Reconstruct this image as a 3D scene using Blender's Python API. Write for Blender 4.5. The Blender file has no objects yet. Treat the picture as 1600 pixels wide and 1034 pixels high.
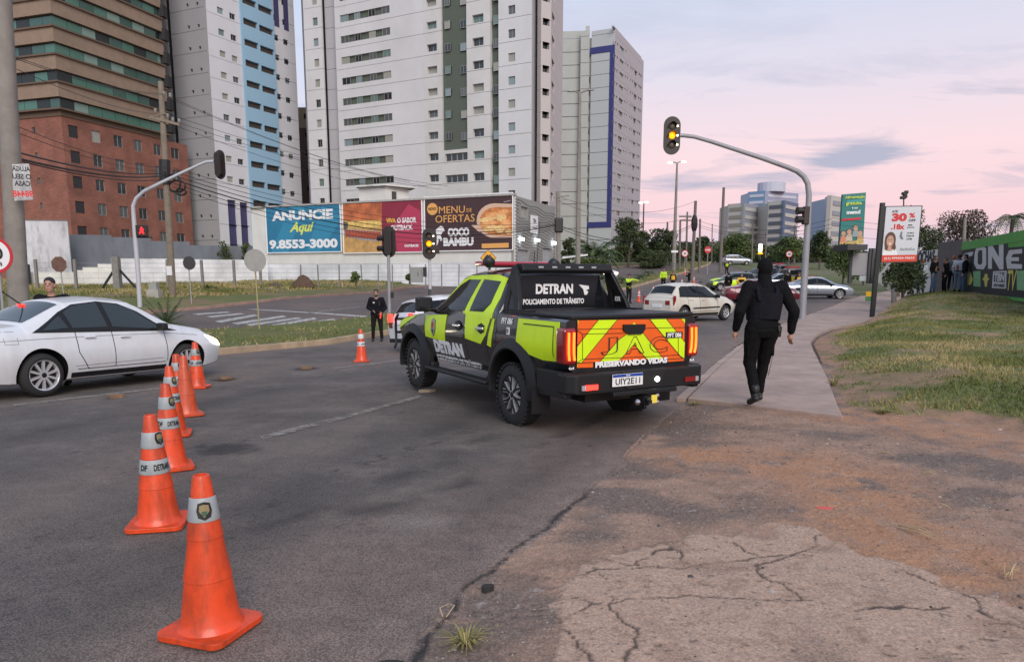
import bpy, bmesh, math, random
import numpy as np
from mathutils import Vector, Matrix
from mathutils.geometry import tessellate_polygon
R = math.radians
random.seed(7); np.random.seed(7)
sc = bpy.context.scene
COL = sc.collection
# ------------------------------------------------------------------ camera
F_PX = 1150.0; CX = 800.0; CY = 620.0; HOR = 432.0; CAMH = 1.65
PITCH = math.atan((CY - HOR) / F_PX); CP, SP = math.cos(PITCH), math.sin(PITCH)
cam = bpy.data.objects.new('camera', bpy.data.cameras.new('camera')); COL.objects.link(cam)
cam.location = (0, 0, CAMH); cam.rotation_euler = (R(90) - PITCH, 0, 0)
cam.data.sensor_width = 36; cam.data.lens = F_PX / 1600 * 36
cam.data.shift_y = (CY - 517) / 1600; cam.data.clip_end = 5000; cam.data.clip_start = 0.05
sc.camera = cam
sc.view_settings.view_transform = 'Standard'
try: sc.view_settings.look = 'None'
except Exception: pass
sc.view_settings.exposure = 0.12; sc.view_settings.gamma = 1.0
sc.view_settings.use_curve_mapping = False
# ------------------------------------------------------------------ sky
SUN_EL, SUN_AZ = R(32), R(165)          # azimuth clockwise from +Y
wd = bpy.data.worlds.new('World'); sc.world = wd; wd.use_nodes = True
nt = wd.node_tree; nt.nodes.clear()
def N(t, typ, **kw):
    n = t.nodes.new(typ)
    for k, v in kw.items():
        if k == 'inp':
            for a, b in v.items(): n.inputs[a].default_value = b
        else: setattr(n, k, v)
    return n
def L(t, a, b): t.links.new(a, b)
def ramp(t, stops, interp='LINEAR'):
    n = t.nodes.new('ShaderNodeValToRGB'); cr = n.color_ramp; cr.interpolation = interp
    while len(cr.elements) < len(stops): cr.elements.new(0.5)
    for e, (p, c) in zip(cr.elements, stops):
        e.position = p; e.color = (*c, 1) if len(c) == 3 else c
    return n
def srgb(r, g, b):
    return tuple(((c / 255) / 12.92 if c / 255 <= .04045 else ((c / 255 + .055) / 1.055) ** 2.4) for c in (r, g, b))
out = N(nt, 'ShaderNodeOutputWorld'); bg = N(nt, 'ShaderNodeBackground', inp={'Strength': 1.06})
tc = N(nt, 'ShaderNodeTexCoord'); sep = N(nt, 'ShaderNodeSeparateXYZ'); L(nt, tc.outputs['Generated'], sep.inputs[0])
rp = ramp(nt, [(0.0, srgb(196, 186, 204)), (0.03, srgb(202, 192, 210)), (0.07, srgb(232, 196, 204)), (0.15, srgb(234, 207, 213)),
               (0.24, srgb(214, 207, 221)), (0.36, srgb(188, 200, 222)), (0.7, srgb(170, 184, 214)), (1.0, srgb(150, 168, 202))])
L(nt, sep.outputs['Z'], rp.inputs[0])
# a little paler towards the left of the street
rl = ramp(nt, [(0.0, srgb(196, 200, 214)), (0.1, srgb(206, 209, 222)), (0.3, srgb(190, 204, 228)), (0.7, srgb(166, 184, 216)), (1.0, srgb(150, 168, 202))])
L(nt, sep.outputs['Z'], rl.inputs[0])
ax = N(nt, 'ShaderNodeMapRange', inp={1: -0.45, 2: 0.12, 3: 1.0, 4: 0.0}); L(nt, sep.outputs['X'], ax.inputs[0])
mx0 = N(nt, 'ShaderNodeMix', data_type='RGBA'); L(nt, ax.outputs[0], mx0.inputs[0]); L(nt, rp.outputs[0], mx0.inputs[6]); L(nt, rl.outputs[0], mx0.inputs[7])
# stretched evening clouds, projected on a flat layer
mz = N(nt, 'ShaderNodeMath', operation='ADD', inp={1: 0.10}); L(nt, sep.outputs['Z'], mz.inputs[0])
dx = N(nt, 'ShaderNodeMath', operation='DIVIDE'); L(nt, sep.outputs['X'], dx.inputs[0]); L(nt, mz.outputs[0], dx.inputs[1])
dy = N(nt, 'ShaderNodeMath', operation='DIVIDE'); L(nt, sep.outputs['Y'], dy.inputs[0]); L(nt, mz.outputs[0], dy.inputs[1])
cmb = N(nt, 'ShaderNodeCombineXYZ'); L(nt, dx.outputs[0], cmb.inputs[0]); L(nt, dy.outputs[0], cmb.inputs[1])
nz = N(nt, 'ShaderNodeTexNoise', inp={'Scale': 1.7, 'Detail': 9, 'Roughness': 0.62, 'Distortion': 0.6})
mp = N(nt, 'ShaderNodeMapping', inp={'Location': (5.8, 2.35, 0), 'Rotation': (0, 0, R(14)), 'Scale': (0.62, 1.0, 1)})
L(nt, cmb.outputs[0], mp.inputs[0]); L(nt, mp.outputs[0], nz.inputs['Vector'])
cr = ramp(nt, [(0.54, (0, 0, 0)), (0.74, (0.8, 0.8, 0.8))]); 
acc = nz.outputs[0]
def cdir(px_, py_):
    u_, v_ = (px_ - CX) / F_PX, (CY - py_) / F_PX; d = Vector((u_, CP + v_ * SP, -SP + v_ * CP)).normalized(); return d.x / d.y, d.z
xy = N(nt, 'ShaderNodeMath', operation='DIVIDE'); L(nt, sep.outputs['X'], xy.inputs[0]); L(nt, sep.outputs['Y'], xy.inputs[1])
for (cx_, cy_, wx_, wy_, am) in ((1375, 236, .060, .011, .23), (1310, 254, .055, .008, .20), (1125, 291, .065, .006, .19), (1215, 274, .05, .006, .13), (1020, 303, .05, .007, .16), (1560, 238, .03, .005, .12), (960, 60, .14, .03, .12), (1330, 110, .22, .02, .11), (1180, 40, .2, .02, .08)):
    a_, e_ = cdir(cx_, cy_); p1 = N(nt, 'ShaderNodeMath', operation='SUBTRACT', inp={1: a_}); L(nt, xy.outputs[0], p1.inputs[0]); p2 = N(nt, 'ShaderNodeMath', operation='DIVIDE', inp={1: wx_}); L(nt, p1.outputs[0], p2.inputs[0]); p3 = N(nt, 'ShaderNodeMath', operation='POWER', inp={1: 2.}); L(nt, p2.outputs[0], p3.inputs[0])
    q1 = N(nt, 'ShaderNodeMath', operation='SUBTRACT', inp={1: e_}); L(nt, sep.outputs['Z'], q1.inputs[0]); q2 = N(nt, 'ShaderNodeMath', operation='DIVIDE', inp={1: wy_}); L(nt, q1.outputs[0], q2.inputs[0]); q3 = N(nt, 'ShaderNodeMath', operation='POWER', inp={1: 2.}); L(nt, q2.outputs[0], q3.inputs[0])
    s1 = N(nt, 'ShaderNodeMath', operation='ADD'); L(nt, p3.outputs[0], s1.inputs[0]); L(nt, q3.outputs[0], s1.inputs[1]); s2 = N(nt, 'ShaderNodeMath', operation='MULTIPLY', inp={1: -1.}); L(nt, s1.outputs[0], s2.inputs[0]); ex = N(nt, 'ShaderNodeMath', operation='EXPONENT'); L(nt, s2.outputs[0], ex.inputs[0])
    gt = N(nt, 'ShaderNodeMath', operation='GREATER_THAN', inp={1: 0.}); L(nt, sep.outputs['Y'], gt.inputs[0]); mu = N(nt, 'ShaderNodeMath', operation='MULTIPLY'); L(nt, ex.outputs[0], mu.inputs[0]); L(nt, gt.outputs[0], mu.inputs[1])
    ma = N(nt, 'ShaderNodeMath', operation='MULTIPLY_ADD', inp={1: am}); L(nt, mu.outputs[0], ma.inputs[0]); L(nt, acc, ma.inputs[2]); acc = ma.outputs[0]
L(nt, acc, cr.inputs[0])
fz = ramp(nt, [(0.0, (0.5,) * 3), (0.05, (0.9,) * 3), (0.17, (0.95,) * 3), (0.26, (0.28,) * 3), (0.6, (0.25,) * 3), (1, (0.1,) * 3)]); L(nt, sep.outputs['Z'], fz.inputs[0])
mm = N(nt, 'ShaderNodeMath', operation='MULTIPLY'); L(nt, cr.outputs[0], mm.inputs[0]); L(nt, fz.outputs[0], mm.inputs[1])
mx = N(nt, 'ShaderNodeMix', data_type='RGBA'); L(nt, mm.outputs[0], mx.inputs[0]); L(nt, mx0.outputs[2], mx.inputs[6]); mx.inputs[7].default_value = (*srgb(142, 156, 184), 1)
# faint real scattering on top
skt = N(nt, 'ShaderNodeTexSky', sky_type='NISHITA', sun_disc=False, sun_elevation=R(4), sun_rotation=SUN_AZ)
sm = N(nt, 'ShaderNodeVectorMath', operation='SCALE', inp={3: 0.012}); L(nt, skt.outputs[0], sm.inputs[0])
ad = N(nt, 'ShaderNodeVectorMath', operation='ADD'); L(nt, sm.outputs[0], ad.inputs[0]); L(nt, mx.outputs[2], ad.inputs[1])
L(nt, ad.outputs[0], bg.inputs[0]); L(nt, bg.outputs[0], out.inputs[0])
sd = bpy.data.lights.new('sun', 'SUN'); sd.energy = 2.45; sd.angle = R(40); sd.color = (1.0, 0.93, 0.85)
so = bpy.data.objects.new('sun', sd); COL.objects.link(so)
dirv = Vector((math.sin(SUN_AZ) * math.cos(SUN_EL), math.cos(SUN_AZ) * math.cos(SUN_EL), math.sin(SUN_EL)))
so.rotation_euler = dirv.to_track_quat('Z', 'Y').to_euler()
# ------------------------------------------------------------------ terrain + survey helpers
LY = np.array([0, 5, 9.5, 16.6, 24, 28, 34, 42, 60, 80, 140, 5000.]); LZ = np.array([0, 0, -.09, -.3, -.55, -.5, -.05, .35, .5, .9, 1.3, 1.4])
def _r(y): return .005 * max(0, y - 40) ** 1.5 if y < 125 else min(3.92 + (y - 125) * .004, 4.3)
def T(x, y):
    l = float(np.interp(y, LY, LZ)); r = _r(y)
    k = min(1, max(0, (y - 28) / 32))
    x0 = -3 * (1 - k) + (-.35 * y) * k; x1 = 4 * (1 - k) + (-.04 * y) * k
    w = min(1, max(0, (x - x0) / (x1 - x0)))
    return l * (1 - w) + r * w - .10 * math.exp(-((x - .2) ** 2 + (y - 9.2) ** 2) / 4.8)
def ray(px, py):
    u = (px - CX) / F_PX; v = (CY - py) / F_PX
    return u, CP + v * SP, -SP + v * CP
def P(px, py, Y):                        # point on the sight line at distance Y
    a, b, c = ray(px, py); t = Y / b
    return Vector((a * t, Y, CAMH + c * t))
def G(px, py):                           # where that sight line meets the ground
    a, b, c = ray(px, py); y = 1.0; py_ = 1.0
    while y < 400:
        t = y / b
        if CAMH + c * t < T(a * t, y): break
        py_ = y; y *= 1.01
    lo, hi = py_, y
    for _ in range(25):
        m = (lo + hi) / 2; t = m / b
        if CAMH + c * t < T(a * t, m): hi = m
        else: lo = m
    t = lo / b
    return Vector((a * t, lo, T(a * t, lo)))
def XY(px, Y, py=432): p = P(px, py, Y); return p.x, p.y
# ------------------------------------------------------------------ materials
MATS = {}
def mat(name, col, rough=.7, metal=0., var=0., vscale=6., bump=0., bscale=40., emit=None, estr=0., coat=0., dirt=None, dscale=1.2, damt=.0, spec=.5, trans=0., alpha=1.):
    if name in MATS: return MATS[name]
    m = bpy.data.materials.new(name); m.use_nodes = True; t = m.node_tree
    b = t.nodes['Principled BSDF']; b.inputs['Roughness'].default_value = rough; b.inputs['Metallic'].default_value = metal
    b.inputs['Base Color'].default_value = (*col, 1); b.inputs['Specular IOR Level'].default_value = spec
    if coat: b.inputs['Coat Weight'].default_value = coat; b.inputs['Coat Roughness'].default_value = .05
    if trans: b.inputs['Transmission Weight'].default_value = trans
    if alpha < 1: b.inputs['Alpha'].default_value = alpha
    if emit: b.inputs['Emission Color'].default_value = (*emit, 1); b.inputs['Emission Strength'].default_value = estr
    c = None
    if var or damt or bump:
        g = N(t, 'ShaderNodeNewGeometry')
    if var:
        n = N(t, 'ShaderNodeTexNoise', inp={'Scale': vscale, 'Detail': 6, 'Roughness': .65}); L(t, g.outputs['Position'], n.inputs['Vector'])
        lo = tuple(x * (1 - var) for x in col); hi = tuple(min(1, x * (1 + var)) for x in col)
        r_ = ramp(t, [(.3, lo), (.7, hi)]); L(t, n.outputs[0], r_.inputs[0]); c = r_.outputs[0]
    if damt:
        n2 = N(t, 'ShaderNodeTexNoise', inp={'Scale': dscale, 'Detail': 8, 'Roughness': .7})
        mpp = N(t, 'ShaderNodeMapping', inp={'Scale': (1, 1, .35)}); L(t, g.outputs['Position'], mpp.inputs[0]); L(t, mpp.outputs[0], n2.inputs['Vector'])
        r2 = ramp(t, [(.45, (0, 0, 0)), (.72, (damt,) * 3)]); L(t, n2.outputs[0], r2.inputs[0])
        mm_ = N(t, 'ShaderNodeMix', data_type='RGBA'); L(t, r2.outputs[0], mm_.inputs[0])
        if c: L(t, c, mm_.inputs[6])
        else: mm_.inputs[6].default_value = (*col, 1)
        mm_.inputs[7].default_value = (*(dirt or (.06, .05, .04)), 1); c = mm_.outputs[2]
    if c: L(t, c, b.inputs['Base Color'])
    if bump:
        n3 = N(t, 'ShaderNodeTexNoise', inp={'Scale': bscale, 'Detail': 5}); L(t, g.outputs['Position'], n3.inputs['Vector'])
        bp = N(t, 'ShaderNodeBump', inp={'Strength': bump, 'Distance': .01}); L(t, n3.outputs[0], bp.inputs['Height']); L(t, bp.outputs[0], b.inputs['Normal'])
    MATS[name] = m; return m
BLACK = mat('black_plastic', (.012, .012, .013), .45)
RUBBER = mat('rubber', (.018, .018, .018), .8, bump=.2, bscale=60)
CONC = mat('concrete_grey', (.30, .28, .255), .9, var=.18, vscale=3, damt=.5, dirt=(.12, .10, .085))
GALV = mat('galvanised_steel', (.34, .345, .36), .5, .5, var=.12)
WHITE = mat('white_paint', (.72, .72, .72), .6)
LBLACK = mat('lettering_black', (.01, .01, .01), .6)
LWHITE = mat('lettering_white', (.75, .75, .75), .6)
LRED = mat('lettering_red', (.62, .03, .03), .6)
LYEL = mat('lettering_yellow', (.75, .62, .08), .6)
WIRE = mat('cable_black', (.012, .012, .014), .6)
# ------------------------------------------------------------------ mesh builder
class MB:
    def __init__(s): s.v = []; s.f = []; s.m = []
    def add(s, vs, fs, mi=0):
        o = len(s.v); s.v.extend([tuple(v) for v in vs]); s.f.extend([tuple(i + o for i in f) for f in fs]); s.m.extend([mi] * len(fs)); return s
    def box(s, c, d, mi=0, M=None):
        x, y, z = d[0] / 2, d[1] / 2, d[2] / 2
        vs = [Vector((a * x, b * y, e * z)) for a in (-1, 1) for b in (-1, 1) for e in (-1, 1)]
        if M is not None: vs = [M @ v for v in vs]
        c = Vector(c)
        return s.add([v + c for v in vs], [(0, 1, 3, 2), (4, 6, 7, 5), (0, 4, 5, 1), (2, 3, 7, 6), (0, 2, 6, 4), (1, 5, 7, 3)], mi)
    def beam(s, a, b, w, h, mi=0):
        a, b = Vector(a), Vector(b); d = b - a
        q = d.to_track_quat('X', 'Z').to_matrix()
        return s.box((a + b) / 2, (d.length, w, h), mi, q)
    def tube(s, pts, rad, n=8, mi=0, caps=True, flat=1.):
        pts = [Vector(p) for p in pts]; k = len(pts)
        rad = [rad] * k if isinstance(rad, (int, float)) else list(rad)
        o = len(s.v); prev = None
        for i, p in enumerate(pts):
            d = (pts[min(i + 1, k - 1)] - pts[max(i - 1, 0)]).normalized()
            if prev is None:
                u = d.cross(Vector((0, 0, 1)));
                if u.length < 1e-3: u = Vector((1, 0, 0))
            else: u = prev - d * prev.dot(d)
            u.normalize(); prev = u; w = d.cross(u)
            for j in range(n):
                a = 2 * math.pi * j / n; s.v.append(tuple(p + (u * math.cos(a) + w * math.sin(a) * flat) * rad[i]))
        for i in range(k - 1):
            for j in range(n):
                a = o + i * n + j; b = o + i * n + (j + 1) % n
                s.f.append((a, b, b + n, a + n)); s.m.append(mi)
        if caps:
            s.f.append(tuple(o + j for j in reversed(range(n)))); s.m.append(mi)
            s.f.append(tuple(o + (k - 1) * n + j for j in range(n))); s.m.append(mi)
        return s
    def lathe(s, prof, n=24, mi=0, M=None, caps=True):      # prof: (r, z) around local Z, M places it
        o = len(s.v); M = M or Matrix()
        for r_, z in prof:
            for j in range(n):
                a = 2 * math.pi * j / n; s.v.append(tuple(M @ Vector((r_ * math.cos(a), r_ * math.sin(a), z))))
        for i in range(len(prof) - 1):
            for j in range(n):
                a = o + i * n + j; b = o + i * n + (j + 1) % n
                s.f.append((a, b, b + n, a + n)); s.m.append(mi)
        if caps:
            s.f.append(tuple(o + j for j in reversed(range(n)))); s.m.append(mi)
            s.f.append(tuple(o + (len(prof) - 1) * n + j for j in range(n))); s.m.append(mi)
        return s
    def prism(s, poly, h0, h1, mi=0, M=None):               # poly in local XY, extruded along Z
        M = M or Matrix(); n = len(poly); o = len(s.v)
        for h in (h0, h1):
            for (a, b) in poly: s.v.append(tuple(M @ Vector((a, b, h))))
        tri = tessellate_polygon([[Vector((a, b, 0)) for a, b in poly]])
        for t_ in tri:
            s.f.append(tuple(o + n + i for i in t_)); s.m.append(mi); s.f.append(tuple(o + i for i in reversed(t_))); s.m.append(mi)
        for i in range(n):
            j = (i + 1) % n; s.f.append((o + i, o + j, o + n + j, o + n + i)); s.m.append(mi)
        return s
    def ell(s, c, r, nu=12, nv=8, mi=0, M=None):
        o = len(s.v); c = Vector(c); r = (r, r, r) if isinstance(r, (int, float)) else r
        for i in range(nv + 1):
            th = math.pi * i / nv
            for j in range(nu):
                ph = 2 * math.pi * j / nu
                q = Vector((r[0] * math.sin(th) * math.cos(ph), r[1] * math.sin(th) * math.sin(ph), r[2] * math.cos(th)))
                if M is not None: q = M @ q
                s.v.append(tuple(c + q))
        for i in range(nv):
            for j in range(nu):
                a = o + i * nu + j; b = o + i * nu + (j + 1) % nu; s.f.append((a, a + nu, b + nu, b)); s.m.append(mi)
        return s
    def build(s, name, mats, parent=None, smooth=None, recalc=False):
        me = bpy.data.meshes.new(name); me.from_pydata(s.v, [], s.f)
        for m_ in (mats if isinstance(mats, (list, tuple)) else [mats]): me.materials.append(m_)
        if s.m and max(s.m): me.polygons.foreach_set('material_index', s.m)
        if recalc:
            bm = bmesh.new(); bm.from_mesh(me); bmesh.ops.remove_doubles(bm, verts=bm.verts, dist=1e-5); bmesh.ops.recalc_face_normals(bm, faces=bm.faces); bm.to_mesh(me); bm.free()
        if smooth: me.shade_smooth(); me.set_sharp_from_angle(angle=R(smooth))
        o = bpy.data.objects.new(name, me); COL.objects.link(o)
        if parent: o.parent = parent
        return o
def tag(o, label=None, cat=None, group=None, kind=None):
    if label: o['label'] = label
    if cat: o['category'] = cat
    if group: o['group'] = group
    if kind: o['kind'] = kind
    return o
def empty(name, loc=(0, 0, 0), rz=0., label=None, cat=None, group=None, kind=None):
    o = bpy.data.objects.new(name, None); COL.objects.link(o); o.location = loc; o.rotation_euler = (0, 0, rz)
    o.empty_display_size = .2
    return tag(o, label, cat, group, kind)
KIDS = {}
def copy_tree(o, parent=None):
    c = o.copy(); COL.objects.link(c); c.parent = parent
    for ch in list(o.children): copy_tree(ch, c)
    return c
def inst(me_obj, name, parent, loc, rot=None, scale=None):
    o = bpy.data.objects.new(name, me_obj.data); COL.objects.link(o); o.parent = parent; o.location = loc
    if rot: o.rotation_euler = rot
    if scale: o.scale = scale
    return o
def bev(o, w=.01, seg=2, ang=40):
    m = o.modifiers.new('bevel', 'BEVEL'); m.width = w; m.segments = seg; m.limit_method = 'ANGLE'; m.angle_limit = R(ang); return o
_tc = {}
def text_mesh(s, bold=0., outline=0., shear=0., space=1.):
    k = (s, bold, outline, shear, space)
    if k in _tc: return _tc[k]
    cu = bpy.data.curves.new('txt', 'FONT'); cu.body = s; cu.offset = bold; cu.shear = shear; cu.resolution_u = 3; cu.space_character = space
    if outline: cu.fill_mode = 'NONE'; cu.bevel_depth = outline; cu.bevel_resolution = 0
    else: cu.extrude = .0
    ob = bpy.data.objects.new('txt', cu); COL.objects.link(ob)
    dg = bpy.context.evaluated_depsgraph_get(); me = ob.evaluated_get(dg).to_mesh()
    v = np.array([tuple(q.co) for q in me.vertices]) if len(me.vertices) else np.zeros((1, 3)); f = [tuple(p_.vertices) for p_ in me.polygons]
    bpy.data.objects.remove(ob); bpy.data.curves.remove(cu)
    lo, hi = v.min(0), v.max(0); _tc[k] = (v, f, lo, hi); return _tc[k]
def text(name, s, w, h, M, m, parent=None, bold=.02, th=.003, mirror=False, outline=0., shear=0., space=1., mapf=None):
    """lettering fitted to w x h, centred on the XY plane of M, th thick (or mapf(x, y, t) -> point)"""
    v, f, lo, hi = text_mesh(s, bold, outline, shear, space)
    sx = w / (hi[0] - lo[0]); sy = (h / (hi[1] - lo[1])) if h else sx
    q = (v - (lo + hi) / 2); q = q * np.array([sx * (-1 if mirror else 1), sy, min(sx, sy)])
    vs = []
    n = len(q)
    for t_ in ((0, th) if not outline else (th,)):
        for a in q:
            vs.append(mapf(a[0], a[1], t_ + a[2]) if mapf else M @ Vector((a[0], a[1], t_ + a[2])))
    fs = list(f)
    if not outline:
        fs = [tuple(i + n for i in g) for g in f]
        cnt = {}
        for g in f:
            for i in range(len(g)):
                e = (g[i], g[(i + 1) % len(g)]); r_ = (e[1], e[0])
                if r_ in cnt: del cnt[r_]
                else: cnt[e] = 1
        fs += [(a, b, b + n, a + n) for a, b in cnt]
    mb = MB(); mb.add(vs, fs)
    return mb.build(name, m, parent)
def frame(o, xax, yax):                  # matrix: local X along xax, local Y along yax (as near as may be), Z = normal
    x = Vector(xax).normalized(); y = Vector(yax); z = x.cross(y).normalized(); y = z.cross(x)
    return Matrix(((x.x, y.x, z.x, o[0]), (x.y, y.y, z.y, o[1]), (x.z, y.z, z.z, o[2]), (0, 0, 0, 1)))
def pip(x, y, poly):
    c = False; n = len(poly); j = n - 1
    for i in range(n):
        xi, yi = poly[i][0], poly[i][1]; xj, yj = poly[j][0], poly[j][1]
        if (yi > y) != (yj > y) and x < (xj - xi) * (y - yi) / (yj - yi) + xi: c = not c
        j = i
    return c
# ================================================================== GROUND
YC = list(np.arange(0, 30, 1.5)) + list(np.arange(30, 62, 2)) + list(np.arange(65, 130, 5)) + [140, 170, 200, 260, 400]
XC = list(np.arange(-30, 31, 2.0))
def sheet(name, poly, off, m, thick=0., parent=None, kind='structure', xc=XC, yc=YC, zf=None):
    bm = bmesh.new(); vs = [bm.verts.new((p[0], p[1], 0)) for p in poly]
    f = bm.faces.new(vs)
    if f.normal.z < 0: f.normal_flip()
    f.normal_update()
    bmesh.ops.triangulate(bm, faces=[f])
    x0, x1 = min(p[0] for p in poly), max(p[0] for p in poly); y0, y1 = min(p[1] for p in poly), max(p[1] for p in poly)
    for y in yc:
        if y0 < y < y1: bmesh.ops.bisect_plane(bm, geom=bm.verts[:] + bm.edges[:] + bm.faces[:], plane_co=(0, y, 0), plane_no=(0, 1, 0), dist=1e-5)
    for x in xc:
        if x0 < x < x1: bmesh.ops.bisect_plane(bm, geom=bm.verts[:] + bm.edges[:] + bm.faces[:], plane_co=(x, 0, 0), plane_no=(1, 0, 0), dist=1e-5)
    bmesh.ops.recalc_face_normals(bm, faces=bm.faces)
    if sum(f.normal.z for f in bm.faces) < 0: bmesh.ops.reverse_faces(bm, faces=bm.faces)
    if thick:
        r = bmesh.ops.extrude_face_region(bm, geom=bm.faces[:])
        top = [g for g in r['geom'] if isinstance(g, bmesh.types.BMVert)]; ts = set(top)
        for v in bm.verts: v.co.z = (zf or T)(v.co.x, v.co.y) + off + (0 if v in ts else -thick)
        bmesh.ops.recalc_face_normals(bm, faces=bm.faces)
    else:
        for v in bm.verts: v.co.z = (zf or T)(v.co.x, v.co.y) + off
    me = bpy.data.meshes.new(name); bm.to_mesh(me); bm.free(); me.materials.append(m)
    o = bpy.data.objects.new(name, me); COL.objects.link(o)
    if kind: o['kind'] = kind
    if parent: o.parent = parent
    return o
def px(*pts): return [(lambda g: (g.x, g.y))(G(a, b)) for a, b in pts]
# ---- numpy value noise
_rng = np.random.RandomState(5); _tab = _rng.rand(256, 256)
def vn(x, y, s=1., seed=0):
    x = np.asarray(x) * s + seed * 17.3; y = np.asarray(y) * s + seed * 31.7
    xi = np.floor(x).astype(int); yi = np.floor(y).astype(int); u = x - xi; v = y - yi; u = u * u * (3 - 2 * u); v = v * v * (3 - 2 * v)
    a = _tab[xi & 255, yi & 255]; b = _tab[(xi + 1) & 255, yi & 255]; c = _tab[xi & 255, (yi + 1) & 255]; d = _tab[(xi + 1) & 255, (yi + 1) & 255]
    return (a * (1 - u) + b * u) * (1 - v) + (c * (1 - u) + d * u) * v
def fbm(x, y, s, o=4, seed=0):
    r = 0; a = .5
    for i in range(o): r = r + a * vn(x, y, s * 2 ** i, seed + i); a *= .5
    return r / (1 - .5 ** o)
def seg_dist(X, Y, pl):
    D = np.full(X.shape, 1e9)
    for (ax, ay), (bx, by) in zip(pl[:-1], pl[1:]):
        dx, dy = bx - ax, by - ay; t = np.clip(((X - ax) * dx + (Y - ay) * dy) / (dx * dx + dy * dy + 1e-12), 0, 1)
        D = np.minimum(D, np.hypot(X - ax - t * dx, Y - ay - t * dy))
    return D
def inside(X, Y, poly):
    c = np.zeros(X.shape, bool); n = len(poly); j = n - 1
    for i in range(n):
        xi, yi = poly[i]; xj, yj = poly[j]
        with np.errstate(divide='ignore', invalid='ignore'):
            c ^= ((yi > Y) != (yj > Y)) & (X < (xj - xi) * (Y - yi) / (yj - yi + 1e-12) + xi)
        j = i
    return c
def sdist(X, Y, poly):                   # + inside
    d = seg_dist(X, Y, poly + [poly[0]]); return np.where(inside(X, Y, poly), d, -d)
def Tn(X, Y):
    l = np.interp(Y, LY, LZ); r = np.where(Y < 125, .005 * np.maximum(0, Y - 40) ** 1.5, np.minimum(3.92 + (Y - 125) * .004, 4.3))
    k = np.clip((Y - 28) / 32, 0, 1); x0 = -3 * (1 - k) + (-.35 * Y) * k; x1 = 4 * (1 - k) + (-.04 * Y) * k
    w = np.clip((X - x0) / (x1 - x0), 0, 1); return l * (1 - w) + r * w - .10 * np.exp(-((X - .2) ** 2 + (Y - 9.2) ** 2) / 4.8)
def grid_sheet(name, xs, ys, hf, m, keep=None, attrs=None):
    X, Y = np.meshgrid(xs, ys); Z = hf(X, Y); n, k = X.shape
    co = np.stack([X, Y, Z], -1).reshape(-1, 3).astype(np.float32)
    i = np.arange(n * k).reshape(n, k); q = np.stack([i[:-1, :-1], i[:-1, 1:], i[1:, 1:], i[1:, :-1]], -1).reshape(-1, 4)
    if keep is not None:
        K = keep(X, Y); kk = (K[:-1, :-1] & K[1:, 1:] & K[:-1, 1:] & K[1:, :-1]).reshape(-1); q = q[kk]
    me = bpy.data.meshes.new(name); me.vertices.add(len(co)); me.vertices.foreach_set('co', co.ravel())
    me.loops.add(q.size); me.loops.foreach_set('vertex_index', q.ravel().astype(np.int32))
    me.polygons.add(len(q)); me.polygons.foreach_set('loop_start', np.arange(0, q.size, 4, dtype=np.int32)); me.polygons.foreach_set('loop_total', np.full(len(q), 4, dtype=np.int32))
    me.update(calc_edges=True); me.validate()
    for an, af in (attrs or {}).items():
        a = me.attributes.new(an, 'FLOAT_COLOR', 'POINT'); v = af(X, Y); v = np.concatenate([v, np.ones(v.shape[:-1] + (1,))], -1).reshape(-1, 4).astype(np.float32)
        a.data.foreach_set('color', v.ravel())
    me.materials.append(m); me.shade_smooth(); o = bpy.data.objects.new(name, me); COL.objects.link(o); o['kind'] = 'structure'; return o
# ---- outlines taken on the ground
EDGE = px((560, 1180), (600, 1100), (640, 1045), (665, 1000), (700, 960), (722, 920), (775, 885), (812, 850), (850, 830), (880, 800), (905, 780), (935, 752), (960, 740), (985, 705), (1000, 690), (1030, 655), (1072, 628))
RKERB = px((1072, 628), (1088, 612), (1110, 590), (1135, 566), (1160, 545), (1185, 528), (1215, 514), (1250, 500), (1290, 485), (1325, 470), (1350, 463))
MED_N = px((150, 580), (325, 556), (440, 545), (520, 537), (560, 530), (640, 514), (700, 503), (850, 478), (963, 456), (1040, 435), (1080, 423), (1110, 413), (1120, 410.5))
MED_F = px((120, 530), (330, 518), (450, 510), (560, 500), (700, 481), (850, 459), (900, 451), (960, 441), (1030, 428), (1060, 418), (1085, 408.5))
KB_F = px((120, 502), (330, 482), (430, 470), (520, 462), (640, 450), (725, 441.5), (800, 436), (860, 431), (900, 425), (935, 419), (1000, 415.5), (1060, 411.5))
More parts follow.
